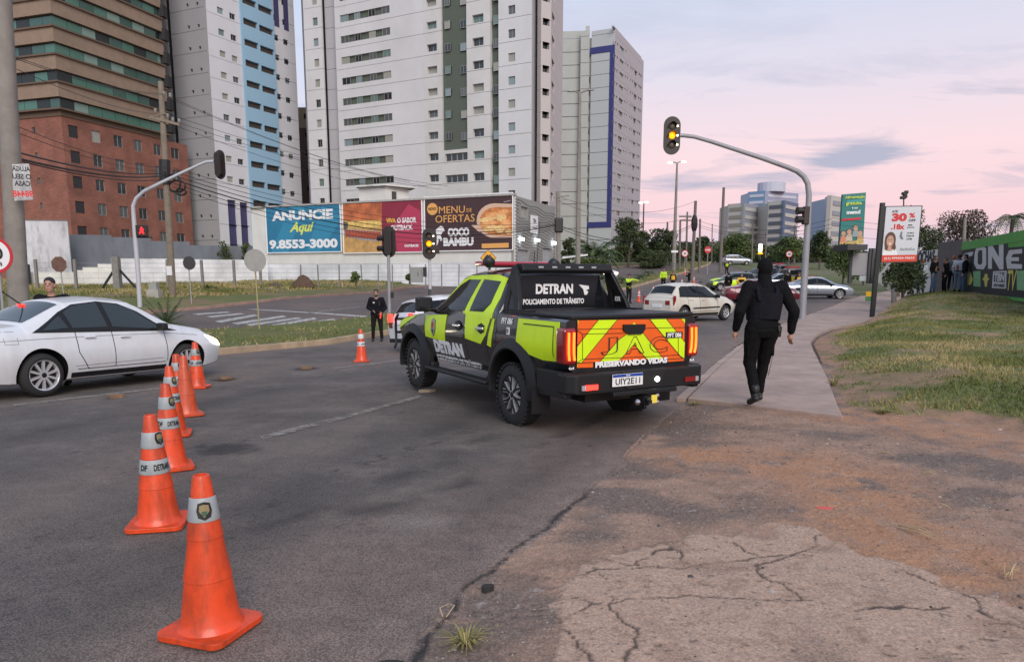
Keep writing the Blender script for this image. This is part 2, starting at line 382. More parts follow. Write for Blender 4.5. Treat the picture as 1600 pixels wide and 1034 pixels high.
# ---- base ground
def ground_mat(name, cols, sc_=1.2, bump=.5, bs=30, rough=.95, fine=.25):
    m = bpy.data.materials.new(name); m.use_nodes = True; t = m.node_tree; b = t.nodes['Principled BSDF']; b.inputs['Roughness'].default_value = rough
    b.inputs['Specular IOR Level'].default_value = .25
    g = N(t, 'ShaderNodeNewGeometry'); n = N(t, 'ShaderNodeTexNoise', inp={'Scale': sc_, 'Detail': 9, 'Roughness': .68}); L(t, g.outputs['Position'], n.inputs['Vector'])
    r = ramp(t, [(.3 + .4 * i / (len(cols) - 1), c) for i, c in enumerate(cols)]); L(t, n.outputs[0], r.inputs[0])
    n2 = N(t, 'ShaderNodeTexNoise', inp={'Scale': bs * 2, 'Detail': 4, 'Roughness': .7}); L(t, g.outputs['Position'], n2.inputs['Vector'])
    r2 = ramp(t, [(.3, (1 - fine,) * 3), (.7, (1 + fine,) * 3)]); L(t, n2.outputs[0], r2.inputs[0])
    mu = N(t, 'ShaderNodeMix', data_type='RGBA', blend_type='MULTIPLY', inp={0: 1.}); L(t, r.outputs[0], mu.inputs[6]); L(t, r2.outputs[0], mu.inputs[7]); L(t, mu.outputs[2], b.inputs['Base Color'])
    n3 = N(t, 'ShaderNodeTexNoise', inp={'Scale': bs, 'Detail': 6, 'Roughness': .7}); L(t, g.outputs['Position'], n3.inputs['Vector'])
    bp = N(t, 'ShaderNodeBump', inp={'Strength': bump, 'Distance': .02}); L(t, n3.outputs[0], bp.inputs['Height']); L(t, bp.outputs[0], b.inputs['Normal'])
    MATS[name] = m; return m
M_DIRT = ground_mat('red_dirt', [(.16, .12, .10), (.26, .15, .10), (.38, .17, .09)], .5)
M_LAWN = ground_mat('lawn_soil', [(.20, .15, .085), (.13, .13, .045), (.10, .125, .035), (.20, .19, .07)], .8, .8, 20)
M_ROADB = ground_mat('asphalt_brown', [(.10, .085, .08), (.135, .11, .10), (.17, .13, .115)], .35, .3, 60)
gb = sheet('ground', [(-500, -20), (500, -20), (500, 1500), (-500, 1500)], -.35, M_DIRT, xc=XC + [-200, -120, -80, -60, -45, 45, 60, 90, 200], yc=YC + [700])
# road A colour: dark asphalt, dusty along the shoulder, faint lighter wheel lanes
def road_mat():
    m = bpy.data.materials.new('asphalt_worn'); m.use_nodes = True; t = m.node_tree; b = t.nodes['Principled BSDF']
    b.inputs['Roughness'].default_value = .82; b.inputs['Specular IOR Level'].default_value = .35
    g = N(t, 'ShaderNodeNewGeometry'); at = N(t, 'ShaderNodeAttribute', attribute_name='mask'); sp = N(t, 'ShaderNodeSeparateColor'); L(t, at.outputs['Color'], sp.inputs[0])
    n = N(t, 'ShaderNodeTexNoise', inp={'Scale': .9, 'Detail': 12, 'Roughness': .8}); L(t, g.outputs['Position'], n.inputs['Vector'])
    r = ramp(t, [(.3, (.090, .077, .069)), (.5, (.138, .117, .104)), (.68, (.22, .18, .155))]); L(t, n.outputs[0], r.inputs[0])
    a1 = N(t, 'ShaderNodeMix', data_type='RGBA'); L(t, sp.outputs[0], a1.inputs[0]); L(t, r.outputs[0], a1.inputs[6])
    n5 = N(t, 'ShaderNodeTexNoise', inp={'Scale': 5., 'Detail': 8, 'Roughness': .7}); L(t, g.outputs['Position'], n5.inputs['Vector'])
    r5 = ramp(t, [(.3, (.18, .135, .115)), (.7, (.31, .225, .185))]); L(t, n5.outputs[0], r5.inputs[0]); L(t, r5.outputs[0], a1.inputs[7])
    a2 = N(t, 'ShaderNodeMix', data_type='RGBA'); L(t, sp.outputs[1], a2.inputs[0]); L(t, a1.outputs[2], a2.inputs[6]); a2.inputs[7].default_value = (.03, .028, .027, 1)
    a3 = N(t, 'ShaderNodeMix', data_type='RGBA'); L(t, sp.outputs[2], a3.inputs[0]); L(t, a2.outputs[2], a3.inputs[6]); a3.inputs[7].default_value = (.36, .31, .27, 1)
    v = N(t, 'ShaderNodeTexVoronoi', inp={'Scale': 95., 'Randomness': 1.}); L(t, g.outputs['Position'], v.inputs['Vector'])
    r2 = ramp(t, [(.0, (2.2,) * 3), (.22, (1.15,) * 3), (.45, (.85,) * 3), (.7, (.45,) * 3)]); L(t, v.outputs['Distance'], r2.inputs[0])
    mu = N(t, 'ShaderNodeMix', data_type='RGBA', blend_type='MULTIPLY', inp={0: .8}); L(t, a3.outputs[2], mu.inputs[6]); L(t, r2.outputs[0], mu.inputs[7]); L(t, mu.outputs[2], b.inputs['Base Color'])
    bp = N(t, 'ShaderNodeBump', inp={'Strength': .45, 'Distance': .006}); L(t, v.outputs['Distance'], bp.inputs['Height']); bp.invert = True; L(t, bp.outputs[0], b.inputs['Normal'])
    return m
M_ROAD = road_mat()
roadA = EDGE + RKERB[1:] + px((1400, 457), (1420, 449), (1345, 446), (1322, 436), (1300, 422), (1285, 411)) + list(reversed(MED_N[:-1])) + [(-30, MED_N[0][1] + 4), (-30, -4), (-1, -4)]
roadB_ = [(x + .35 * (y < 9), y - .1) for x, y in EDGE] + roadA[len(EDGE):]
ys_ = [1.6]
while ys_[-1] < 130: ys_.append(ys_[-1] * 1.006 + .002)
skid = [px((560, 800), (700, 770), (800, 720), (860, 690), (960, 640)), px((400, 830), (560, 770), (690, 720), (760, 680))]
holes = [(G(350, 700), .30, .05), (G(478, 576), .28, .09), (G(180, 621), .12, .04), (G(350, 593), .25, .05)]
ruts = px((380, 800), (450, 775), (520, 742), (600, 712), (680, 690), (740, 670))
def wob(X, Y, a=.05, s=5, seed=40): return X + (fbm(X, Y, s, 4, seed) - .5) * a * 2, Y + (fbm(X, Y, s, 4, seed + 7) - .5) * a * 2
def edge_crack(X, Y, dw): return np.clip(1.5 - dw / (.009 + .035 * np.clip(fbm(X, Y, 4, 3, 61) - .36, 0, 1)), 0, 1) * np.clip(np.clip((6.2 - Y) / 1.2, 0, 1) * 1.2 + fbm(X, Y, 2, 3, 62) - .55, 0, 1)
def road_mask(X, Y):
    de = seg_dist(X, Y, EDGE + RKERB[1:]); w = .9 + 1.3 * fbm(X, Y, .5, 4, 3)
    dust = np.clip(1.1 - de / w, 0, 1) ** .8 * np.clip(fbm(X, Y, 2.5, 4, 9) * 1.2 + .42, 0, 1)
    dm = seg_dist(X, Y, MED_N); dust = np.maximum(dust, np.clip(1 - dm / 1.0, 0, 1) * .8)
    dust = np.maximum(dust, np.clip((fbm(X, Y * .35, .8, 5, 12) - .50) * 2.2, 0, .42))
    dark = np.zeros_like(X)
    for s_ in skid: dark = np.maximum(dark, np.clip(1 - seg_dist(X, Y, s_) / .22, 0, 1) * np.clip(fbm(X, Y, 3, 4, 8) * 1.9 - .5, 0, .65))
    for c_, r_, _d in holes: dark = np.maximum(dark, np.clip(1.6 - np.hypot(X - c_.x, (Y - c_.y) * .8) / r_ * 1.3 + (fbm(X, Y, 9, 3, 2) - .5) * 1.5, 0, .8))
    dr = seg_dist(X, Y, ruts); dark = np.maximum(dark, (dr < .09) * np.clip(fbm(X, Y, 14, 2, 6) * 4 - 2.35, 0, .9))
    pit = np.clip(vn(X, Y * 1.4, 22, 1) * 9 - 7.75, 0, 1) * np.clip(fbm(X, Y, .9, 3, 22) * 3 - 1.05, 0, 1); dark = np.maximum(dark, pit * .8)
    for k_, ln in enumerate((px((760, 640), (640, 690), (500, 760), (380, 830), (200, 930)), px((0, 690), (160, 655), (330, 628), (520, 590)), px((1000, 640), (930, 690), (850, 740), (740, 800), (600, 900)))):
        dark = np.maximum(dark, np.clip(1 - seg_dist(X, Y, ln) / .55, 0, 1) * np.clip(fbm(X, Y * .5, .9, 5, 40 + k_) * 1.4 - .35, 0, .42))
    hair = np.abs(fbm(X, Y, .55, 5, 77) - .5); dark = np.maximum(dark, np.clip(1 - hair / .0022, 0, 1) * np.clip(fbm(X, Y, .3, 3, 78) * 6 - 3.1, 0, .7))
    dw = seg_dist(*wob(X, Y, .035, 9, 55), EDGE); dark = np.maximum(dark, edge_crack(X, Y, dw))
    lite = np.clip(1 - np.hypot((X - G(655, 815).x) / .35, (Y - G(655, 815).y) / .25), 0, 1) * .4
    return np.stack([dust, dark, lite], -1)
def road_h(X, Y):
    z = Tn(X, Y) + (fbm(X, Y, 3, 3, 4) - .5) * .008
    for c_, r_, d_ in holes: z = z - d_ * np.clip(1 - np.hypot(X - c_.x, (Y - c_.y)) / r_, 0, 1) * .6
    z = z - .05 * np.clip(((X - np.interp(Y, [p[1] for p in EDGE], [p[0] for p in EDGE])) - .04) / .1, 0, 1) * (Y < EDGE[-1][1])
    return z + .0
grid_sheet('road', np.concatenate([np.arange(-30, -9, .5), np.arange(-9, 5, .035), np.arange(5, 34, .25)]), np.array(ys_), road_h, M_ROAD, keep=lambda X, Y: inside(X, Y, roadB_) , attrs={'mask': road_mask})
# road edge strip closes the gap between the sampled sheet and the outlines
sheet('road_bed', [(-31, -5), (6, -5), (6, 12), (10, 16), (20, 26), (34, 40), (34, 70), (40, 128), (20, 128)] + list(reversed(MED_F[:-1])) + [(-31, MED_F[0][1])], -.035, M_ROADB)
sheet('far_carriageway', MED_F + list(reversed(KB_F)) + [(-45, KB_F[0][1] + 8), (-45, MED_F[0][1] + 3)], .004, M_ROADB)
sheet('hilltop_road', [(14, 121), (60, 121), (70, 300), (20, 300)], .0, M_ROADB, xc=XC + [35, 50])
# ---- near shoulder: gravel, red dirt and the broken concrete apron in one relief
def cv(pts, s, ox, oy): return px(*[(ox + a / s, oy + b / s) for a, b in pts])
APRON = px((868, 1100), (868, 990), (880, 955), (872, 935), (886, 915), (906, 882), (950, 862), (1000, 852), (1020, 846), (1055, 856), (1075, 842), (1110, 836), (1180, 829), (1195, 820), (1260, 828), (1345, 862), (1420, 888), (1510, 925), (1600, 958), (1700, 1000), (1760, 1100))
CRACKS = [cv(c, 2.667, 660, 780) for c in [
    [(680, 310), (760, 300), (870, 292), (1000, 290), (1110, 285), (1200, 260), (1340, 250), (1430, 235), (1540, 225), (1640, 240)],
    [(730, 315), (770, 345), (795, 400), (790, 460), (850, 510), (890, 570), (890, 620), (860, 690)],
    [(810, 430), (880, 410), (990, 410), (1100, 400), (1280, 415), (1420, 420), (1600, 422)],
    [(570, 520), (600, 560), (640, 600), (690, 690)], [(600, 495), (660, 460), (700, 425), (640, 410), (590, 405)],
    [(890, 280), (930, 250), (985, 215), (1040, 200), (1090, 235), (1110, 285)], [(1390, 270), (1410, 300), (1440, 335), (1560, 410)], [(1270, 185), (1320, 205), (1370, 225)],
    [(700, 425), (800, 430)], [(720, 240), (830, 262), (890, 280)]]] + [cv(c, 1.937, 1000, 500) for c in [
    [(805, 765), (880, 795), (960, 825), (1010, 850), (1035, 885), (1080, 910), (1162, 935), (1230, 950)], [(650, 880), (760, 880), (870, 880), (940, 870)],
    [(470, 630), (560, 640), (640, 680), (720, 700), (770, 720), (830, 745)], [(350, 745), (430, 720), (520, 690), (550, 650)]]]
ORANGE = px((1110, 715), (1180, 722), (1250, 725), (1320, 750), (1350, 790), (1400, 830), (1480, 880))
ORANGE2 = px((1316, 640), (1400, 662), (1500, 680), (1620, 705), (1760, 730))
SWALK_FRONT = px((1073, 627), (1318, 656))
def dirt_fields(X, Y):
    Xw, Yw = wob(X, Y, .14, 3.5); Xw, Yw = Xw + (fbm(X, Y, 14, 4, 44) - .5) * .09, Yw + (fbm(X, Y, 14, 4, 45) - .5) * .09; con = np.clip(sdist(Xw, Yw, APRON) / .03 + .5, 0, 1) * np.clip(1 - (np.clip(fbm(X, Y, 3.2, 5, 66) * 5 - 2.9, 0, .8)) * np.clip(1.2 - sdist(Xw, Yw, APRON) / .8, 0, 1), 0, 1)
    Xc, Yc = wob(X, Y, .06, 8, 50); cd = np.full(X.shape, 9.)
    for c_ in CRACKS: cd = np.minimum(cd, seg_dist(Xc, Yc, c_))
    cw = .003 + .014 * np.clip(fbm(X, Y, 4, 3, 60) - .35, 0, 1); crack = np.clip(1.4 - cd / cw * .7, 0, 1) * con
    o = np.clip(1.25 - seg_dist(X, Y, ORANGE) / (.35 + .6 * fbm(X, Y, 1.3, 4, 30)), 0, 1) * np.clip(fbm(X, Y, 5, 5, 31) * 3 - .75, 0, 1)
    o2 = np.clip(1.25 - seg_dist(X, Y, ORANGE2) / (.5 + .5 * fbm(X, Y, 1.1, 4, 33)), 0, 1) * np.clip(fbm(X, Y, 4, 5, 34) * 3 - .8, 0, 1)
    o = np.clip(np.maximum(o, o2) + .18 * fbm(X, Y, .9, 4, 35), 0, 1) * (1 - con * .65)
    gb_ = np.clip(1.1 - np.abs(seg_dist(X, Y, EDGE) - .3) / .4, 0, 1) + np.clip((X - 3.0) / 2, 0, .6); gr = np.clip(fbm(X, Y * 1.6, 1.6, 6, 36) * 4.6 - 2.1 + gb_ * .75, 0, .9) * (1 - con) * (1 - np.clip(o, 0, .9))
    return con, crack, o, gr
def dirt_h(X, Y):
    con, crack, o, gr = dirt_fields(X, Y)
    z = Tn(X, Y) + .0 + (fbm(X, Y, 1.2, 4, 70) - .5) * .04 + con * .012
    z += (1 - con) * (np.clip(vn(X, Y, 55, 71) * 2 - 1.1, 0, 1) * .012 + np.clip(vn(X, Y, 90, 72) - .5, 0, 1) * .007 * (1 + gr)) + con * ((vn(X, Y, 60, 73) - .5) * .0025 - np.clip(vn(X, Y, 28, 74) * 8 - 7, 0, 1) * .006)
    z -= crack * .006
    de = seg_dist(*wob(X, Y, .035, 9, 55), EDGE); z -= .012 * np.clip(1.3 - de / .014, 0, 1) * np.clip(fbm(X, Y, 1.5, 3, 5) * 3 - .6, 0, 1)
    ins = inside(X, Y, SWREG); z = np.where(ins, Tn(X, Y) - .04, z)
    return z
def dirt_mask(X, Y):
    con, crack, o, gr = dirt_fields(X, Y); return np.stack([con, o, gr], -1)
def dirt_mask2(X, Y):
    con, crack, o, gr = dirt_fields(X, Y)
    de = seg_dist(*wob(X, Y, .035, 9, 55), EDGE); ec = edge_crack(X, Y, de); dustedge = np.clip(1 - seg_dist(X, Y, EDGE) / .5, 0, 1)
    chips = np.clip(vn(X, Y, 30, 80) * 8 - 6.9, 0, 1)
    pit = np.clip(vn(X + Y * .3, Y * 1.5, 34, 91) * 9 - 7.55, 0, 1) * (.25 + .75 * (fbm(X, Y, 1.4, 3, 92) > .47)); hairc = np.abs(fbm(X, Y, 1.6, 5, 93) - .5); pit = np.maximum(pit, np.clip(1 - hairc / .003, 0, 1) * np.clip(fbm(X, Y, .8, 3, 94) * 5 - 2.2, 0, .9))
    return np.stack([np.clip(np.maximum(np.maximum(crack, ec), pit * .75), 0, 1), chips * (1 - con), dustedge], -1)
SWREG = px((1085, 622), (1310, 650), (1296, 615), (1262, 545), (1170, 545), (1120, 590))
def dirt_mat():
    m = bpy.data.materials.new('shoulder_dirt'); m.use_nodes = True; t = m.node_tree; b = t.nodes['Principled BSDF']; b.inputs['Roughness'].default_value = .95; b.inputs['Specular IOR Level'].default_value = .2
    g = N(t, 'ShaderNodeNewGeometry'); a = N(t, 'ShaderNodeAttribute', attribute_name='mask'); s1 = N(t, 'ShaderNodeSeparateColor'); L(t, a.outputs['Color'], s1.inputs[0])
    a2 = N(t, 'ShaderNodeAttribute', attribute_name='mask2'); s2 = N(t, 'ShaderNodeSeparateColor'); L(t, a2.outputs['Color'], s2.inputs[0])
    def nz_(scale, stops, d=8, ro=.7):
        n = N(t, 'ShaderNodeTexNoise', inp={'Scale': scale, 'Detail': d, 'Roughness': ro}); L(t, g.outputs['Position'], n.inputs['Vector']); r = ramp(t, stops); L(t, n.outputs[0], r.inputs[0]); return r.outputs[0]
    def mixc(f, A, B):
        x = N(t, 'ShaderNodeMix', data_type='RGBA'); L(t, f, x.inputs[0]); L(t, A, x.inputs[6])
        if isinstance(B, tuple): x.inputs[7].default_value = (*B, 1)
        else: L(t, B, x.inputs[7])
        return x.outputs[2]
    base = nz_(3, [(.3, (.19, .13, .10)), (.5, (.30, .20, .15)), (.72, (.41, .265, .19))])
    c = mixc(s1.outputs[2], base, nz_(40, [(.3, (.07, .06, .055)), (.7, (.20, .165, .145))]))
    c = mixc(s1.outputs[1], c, nz_(4, [(.3, (.31, .165, .10)), (.7, (.43, .235, .14))]))
    c = mixc(s1.outputs[0], c, nz_(5.2, [(.3, (.26, .175, .13)), (.5, (.43, .295, .22)), (.62, (.37, .26, .20)), (.8, (.20, .145, .115))]))
    c = mixc(s2.outputs[1], c, (.30, .27, .25)); c = mixc(s2.outputs[0], c, (.085, .062, .05))
    n2 = nz_(70, [(.3, (.55,) * 3), (.5, (.98,) * 3), (.7, (1.45,) * 3)], 7)
    mu = N(t, 'ShaderNodeMix', data_type='RGBA', blend_type='MULTIPLY', inp={0: 1.}); L(t, c, mu.inputs[6]); L(t, n2, mu.inputs[7]); L(t, mu.outputs[2], b.inputs['Base Color'])
    n3 = N(t, 'ShaderNodeTexNoise', inp={'Scale': 130, 'Detail': 4}); L(t, g.outputs['Position'], n3.inputs['Vector'])
    bp = N(t, 'ShaderNodeBump', inp={'Strength': .5, 'Distance': .006}); L(t, n3.outputs[0], bp.inputs['Height']); L(t, bp.outputs[0], b.inputs['Normal'])
    return m
M_SH = dirt_mat()
dirt_poly = EDGE + px((1085, 620), (1180, 545), (1270, 535)) + [(10, 17), (14, 12), (14, 1), (-1, 1)]
dys = [1.9]
while dys[-1] < 14: dys.append(dys[-1] * 1.0042)
grid_sheet('dirt_shoulder', np.concatenate([np.arange(-1.3, 4.2, .014), np.arange(4.2, 13, .06)]), np.array(dys), dirt_h, M_SH, keep=lambda X, Y: inside(X + .05, Y, dirt_poly), attrs={'mask': dirt_mask, 'mask2': dirt_mask2})
# ---- pavement slabs
M_SW = mat('pavement_concrete', (.37, .27, .225), .9, var=.22, vscale=1.1, bump=.3, bscale=50, damt=.6, dirt=(.20, .15, .13), dscale=2)
sw = empty('sidewalk', kind='structure')
Lp = [(1073, 627), (1088, 612), (1110, 590), (1135, 566), (1160, 545), (1185, 528), (1215, 514), (1250, 500), (1290, 485), (1325, 470), (1350, 463), (1385, 456), (1430, 449)]
Rp = [(1318, 656), (1308, 634), (1293, 595), (1272, 552), (1266, 536), (1277, 524), (1300, 514), (1350, 505), (1385, 490), (1420, 479), (1460, 470), (1510, 462), (1570, 458)]
for i in range(len(Lp) - 1):
    a, b, c, d = [G(*q) for q in (Lp[i], Rp[i], Rp[i + 1], Lp[i + 1])]
    if i < 6:
        rows = [(a, b, c, d)] if i == 0 else [(a, a.lerp(b, .5), d.lerp(c, .5), d), (a.lerp(b, .5), b, c, d.lerp(c, .5))] if i in (2, 4) else [(a, b, c, d)]
    else: rows = [(a, b, c, d)]
    for qd in rows:
        ce = sum(qd, Vector()) / 4; pl = []
        for v in qd: w_ = v + (ce - v).normalized() * .012; pl.append((w_.x, w_.y))
        o = sheet('slab', pl, .045 + .006 * random.random(), M_SW, thick=.16, parent=sw, kind=None)
        bev(o, .012, 2)
# ---- raised median, verge and kerbs
def bumpy(amp, s, seed): return lambda X, Y: Tn(X, Y) + amp * (fbm(X, Y, s, 4, seed) - .35)
med_poly = MED_N + list(reversed(MED_F))
def med_h(X, Y):
    d = sdist(X, Y, med_poly); return Tn(X, Y) + np.clip(d / .4, 0, 1) * .05 + .10 + .10 * (fbm(X, Y, .8, 4, 90) - .4) * np.clip(d, 0, 1)
grid_sheet('median_strip', np.concatenate([np.arange(-14, 6, .12), np.arange(6, 36, .3)]), np.concatenate([np.arange(10, 40, .12), np.arange(40, 125, .5)]), med_h, M_LAWN, keep=lambda X, Y: inside(X, Y, med_poly))
M_KERB = mat('kerb_concrete', (.46, .34, .22), .9, var=.22, vscale=1.5, bump=.4, bscale=30, damt=.6, dirt=(.19, .14, .10), dscale=1.2)  # dusty concrete, with the headlight light on it mixed into the colour
M_KERBP = mat('kerb_pink', (.34, .215, .17), .9, var=.2, vscale=1.5, bump=.4, bscale=30, damt=.4, dirt=(.14, .10, .09))
def kerb(name, line, h, w, m, ymax, step=.95, side=0., skip=()):
    k = empty(name, kind='structure'); mb = MB(); mb.box((0, 0, 0), (1, 1, 1)); first = None; n = 0; rest = MB()
    for (a, b) in zip(line[:-1], line[1:]):
        a, b = Vector((*a, 0)), Vector((*b, 0)); d = b - a; c_ = max(1, round(d.length / step)); u = d.normalized(); s_ = d.length / c_
        for i in range(c_):
            q = a + u * s_ * (i + .5); n += 1
            if n in skip: continue
            z = T(q.x, q.y); q2 = a + u * s_ * (i + 1); q1 = a + u * s_ * i; dz = T(q2.x, q2.y) - T(q1.x, q1.y)
            side_v = Vector((-u.y, u.x, 0)) * side
            rot = (random.uniform(-.02, .02), -math.atan2(dz, s_), math.atan2(u.y, u.x) + random.uniform(-.012, .012))
            if q.y > ymax:
                from mathutils import Euler
                rest.box((q.x + side_v.x, q.y + side_v.y, z + h / 2 - .05), (s_ * .99, w, h + .1), 0, Euler(rot).to_matrix()); continue
            if first is None:
                first = bev(mb.build('kerb_stone', m, k), .02, 2); o = first
            else: o = inst(first, 'kerb_stone', k, (0, 0, 0)); bev(o, .02, 2)
            o.location = (q.x + side_v.x, q.y + side_v.y, z + h / 2 - .05 + random.uniform(-.008, .008)); o.rotation_euler = rot; o.scale = (s_ * .985, w, h + .1)
    if rest.v: tag(rest.build('kerb_run', m, k), kind='stuff')
    return k
kerb('median_kerb', MED_N, .17, .16, M_KERB, 45, side=.09, skip=(16,))
kerb('far_kerb', KB_F, .14, .15, M_KERBP, 62, side=.09)
kerb('sidewalk_kerb', RKERB, .045, .12, M_SW, 60, step=1.0, side=.07)
verge = list(KB_F) + [(60, 128), (60, 200), (-120, 200), (-120, 20), (-45, KB_F[0][1] + 7)]
def verge_h(X, Y):
    d = sdist(X, Y, verge); return Tn(X, Y) + .06 + np.clip((d - .8) / 6, 0, 1) * (.25 + .35 * (fbm(X, Y, .25, 4, 95) - .3)) * (X < 5)
M_VERGE = ground_mat('verge_ground', [(.21, .14, .10), (.20, .15, .08), (.13, .14, .05), (.11, .13, .04), (.22, .17, .09)], .28, .8, 8)
grid_sheet('grass_verge', np.concatenate([np.arange(-70, -34, 1.), np.arange(-34, 4, .3), np.arange(4, 60, 1.)]), np.concatenate([np.arange(20, 90, .3), np.arange(90, 200, 2)]), verge_h, M_VERGE, keep=lambda X, Y: inside(X, Y, verge))
# walkway strip just behind the far kerb
RG = px((1268, 536), (1275, 552), (1295, 595), (1312, 632), (1345, 642), (1420, 652), (1500, 664), (1600, 684), (1800, 715)) + [(26, 10), (40, 40), (36, 48)] + px((1600, 470), (1570, 464), (1510, 467), (1460, 475), (1420, 484), (1385, 495), (1350, 509), (1300, 518), (1277, 527))
def rg_h(X, Y):
    d = sdist(X, Y, RG); return Tn(X, Y) - .015 + .10 * np.clip(d / 1.6, 0, 1) + .75 * np.clip((X - 9) / 9, 0, 1) * np.clip((Y - 14) / 18, 0, 1) + np.clip(d / 1.5, 0, 1) * (.10 + .25 * (fbm(X, Y, .35, 4, 97) - .35)) + (fbm(X, Y, 3, 3, 98) - .5) * .04 * np.clip(d * 2, 0, 1)
M_RG = ground_mat('patchy_lawn', [(.32, .20, .12), (.26, .19, .10), (.15, .155, .06), (.11, .135, .045), (.21, .18, .08), (.34, .24, .15)], 1.4, .9, 22, fine=.45)
def rg_keep(X, Y):
    d = sdist(X, Y, RG); return np.clip((d - np.clip(fbm(X, Y, .9, 5, 101) * 1.5 - .6, 0, .7)) / .35 + (fbm(X, Y, 5, 4, 102) - .5) * 2.2, 0, 1) * np.clip(1.25 - np.clip(fbm(X, Y, 1.1, 5, 103) * 5 - 2.75, 0, .95), 0, 1)
t = M_RG.node_tree; b_ = t.nodes['Principled BSDF']; src = b_.inputs['Base Color'].links[0].from_socket; at = N(t, 'ShaderNodeAttribute', attribute_name='mask'); sp_ = N(t, 'ShaderNodeSeparateColor'); L(t, at.outputs['Color'], sp_.inputs[0]); g = N(t, 'ShaderNodeNewGeometry')
n = N(t, 'ShaderNodeTexNoise', inp={'Scale': 3., 'Detail': 9, 'Roughness': .75}); L(t, g.outputs['Position'], n.inputs['Vector']); r = ramp(t, [(.3, (.17, .115, .085)), (.5, (.31, .19, .125)), (.7, (.42, .235, .145))]); L(t, n.outputs[0], r.inputs[0]); mx_ = N(t, 'ShaderNodeMix', data_type='RGBA'); L(t, sp_.outputs[0], mx_.inputs[0]); L(t, r.outputs[0], mx_.inputs[6]); L(t, src, mx_.inputs[7]); L(t, mx_.outputs[2], b_.inputs['Base Color'])
grid_sheet('lawn', np.concatenate([np.arange(3, 14, .045), np.arange(14, 40, .2)]), np.concatenate([np.arange(7, 15, .045), np.arange(15, 24, .1), np.arange(24, 50, .25)]), rg_h, M_RG, keep=lambda X, Y: sdist(X, Y, RG) > 0, attrs={'mask': lambda X, Y: np.stack([rg_keep(X, Y)] * 3, -1)})
sheet('side_yard', [(14, 34), (60, 34), (60, 122), (34, 122), (30, 70), (24, 50)], .02, ground_mat('yard_ground', [(.17, .14, .10), (.15, .15, .08), (.10, .12, .045), (.20, .16, .12)], .12, .6, 6), xc=XC + [32, 36, 40, 50])
# ---- grass blades
def blade_mat(name, a, b, c):
    m = bpy.data.materials.new(name); m.use_nodes = True; t = m.node_tree; bs = t.nodes['Principled BSDF']; bs.inputs['Roughness'].default_value = .8; bs.inputs['Specular IOR Level'].default_value = .2
    at = N(t, 'ShaderNodeAttribute', attribute_name='tone'); r = ramp(t, [(0, a), (.5, b), (1, c)]); L(t, at.outputs['Fac'], r.inputs[0]); L(t, r.outputs[0], bs.inputs['Base Color']); return m
M_BL = blade_mat('grass_blades', (.085, .115, .03), (.20, .19, .06), (.40, .31, .15))
def grass(name, region, n, hf, h0=.05, h1=.11, w=.008, seed=1, clump=1.0, near=0., dens=None, bias=0.):
    rg = np.random.RandomState(seed); xs = [p[0] for p in region]; ys = [p[1] for p in region]
    x0, x1, y0, y1 = min(xs), max(xs), min(ys), max(ys); X = []; Y = []
    u = rg.rand(n * 8); yy = y0 + (y1 - y0) * u ** (1 + near); xx = x0 + (x1 - x0) * rg.rand(n * 8)
    ok = inside(xx, yy, region); cl = fbm(xx, yy, clump, 4, seed + 3); ok &= rg.rand(len(xx)) < np.clip(cl * 3.2 - .95, .05, 1)
    if dens is not None: ok &= rg.rand(len(xx)) < dens(xx, yy)
    xx = xx[ok][:n]; yy = yy[ok][:n]; n = len(xx); zz = hf(xx, yy)
    a = rg.rand(n) * 6.283; h = (h0 + (h1 - h0) * rg.rand(n)) * (1 + .02 * yy * 0); ww = w * (1 + yy * .05); le = rg.rand(n) * 1.1 + .2; b = rg.rand(n) * 6.283
    ax, ay = np.cos(a) * ww, np.sin(a) * ww; tx, ty = np.cos(b) * h * le, np.sin(b) * h * le
    v = np.stack([xx - ax, yy - ay, zz - .01, xx + ax, yy + ay, zz - .01, xx + tx, yy + ty, zz + h], -1).reshape(-1, 3).astype(np.float32)
    me = bpy.data.meshes.new(name); me.vertices.add(3 * n); me.vertices.foreach_set('co', v.ravel()); me.loops.add(3 * n); me.loops.foreach_set('vertex_index', np.arange(3 * n, dtype=np.int32))
    me.polygons.add(n); me.polygons.foreach_set('loop_start', np.arange(0, 3 * n, 3, dtype=np.int32)); me.polygons.foreach_set('loop_total', np.full(n, 3, dtype=np.int32)); me.update(calc_edges=True)
    at = me.attributes.new('tone', 'FLOAT', 'POINT'); tone = np.clip(fbm(xx, yy, .5, 4, seed + 11) * 2.0 - .30 + bias + rg.rand(n) * .4 - .1, 0, 1); at.data.foreach_set('value', np.repeat(tone, 3).astype(np.float32))
    me.materials.append(M_BL); o = bpy.data.objects.new(name, me); COL.objects.link(o); return o
g1 = grass('grass', RG, 190000, rg_h, .025, .07, .006, 1, .9, near=.8, dens=lambda x, y: (rg_keep(x, y) ** 1.5) * np.clip(sdist(x, y, RG) / .5 + .3 + (fbm(x, y, 1.3, 4, 5) - .45), 0.02, 1), bias=-.18); tag(g1, 'patchy green and straw grass on the lawn right of the pavement', 'grass', kind='stuff')
mpn = MED_N[:7] + list(reversed(MED_F[:6]))
g2 = grass('grass', [p for p in med_poly if True], 90000, med_h, .05, .14, .008, 2, .8, near=.8, dens=lambda x, y: np.clip(sdist(x, y, med_poly) * 4, 0, 1), bias=-.15); tag(g2, 'bright green grass growing on the raised median strip', 'grass', kind='stuff')
vg = px((120, 480), (330, 470), (430, 462), (520, 456), (640, 445), (725, 438), (900, 421)) + [(-2, 100), (-60, 100), (-60, 45)]
g3 = grass('grass', vg, 90000, verge_h, .08, .22, .012, 3, .35, bias=-.15); tag(g3, 'green and dry grass on the far verge before the white wall', 'grass', kind='stuff')
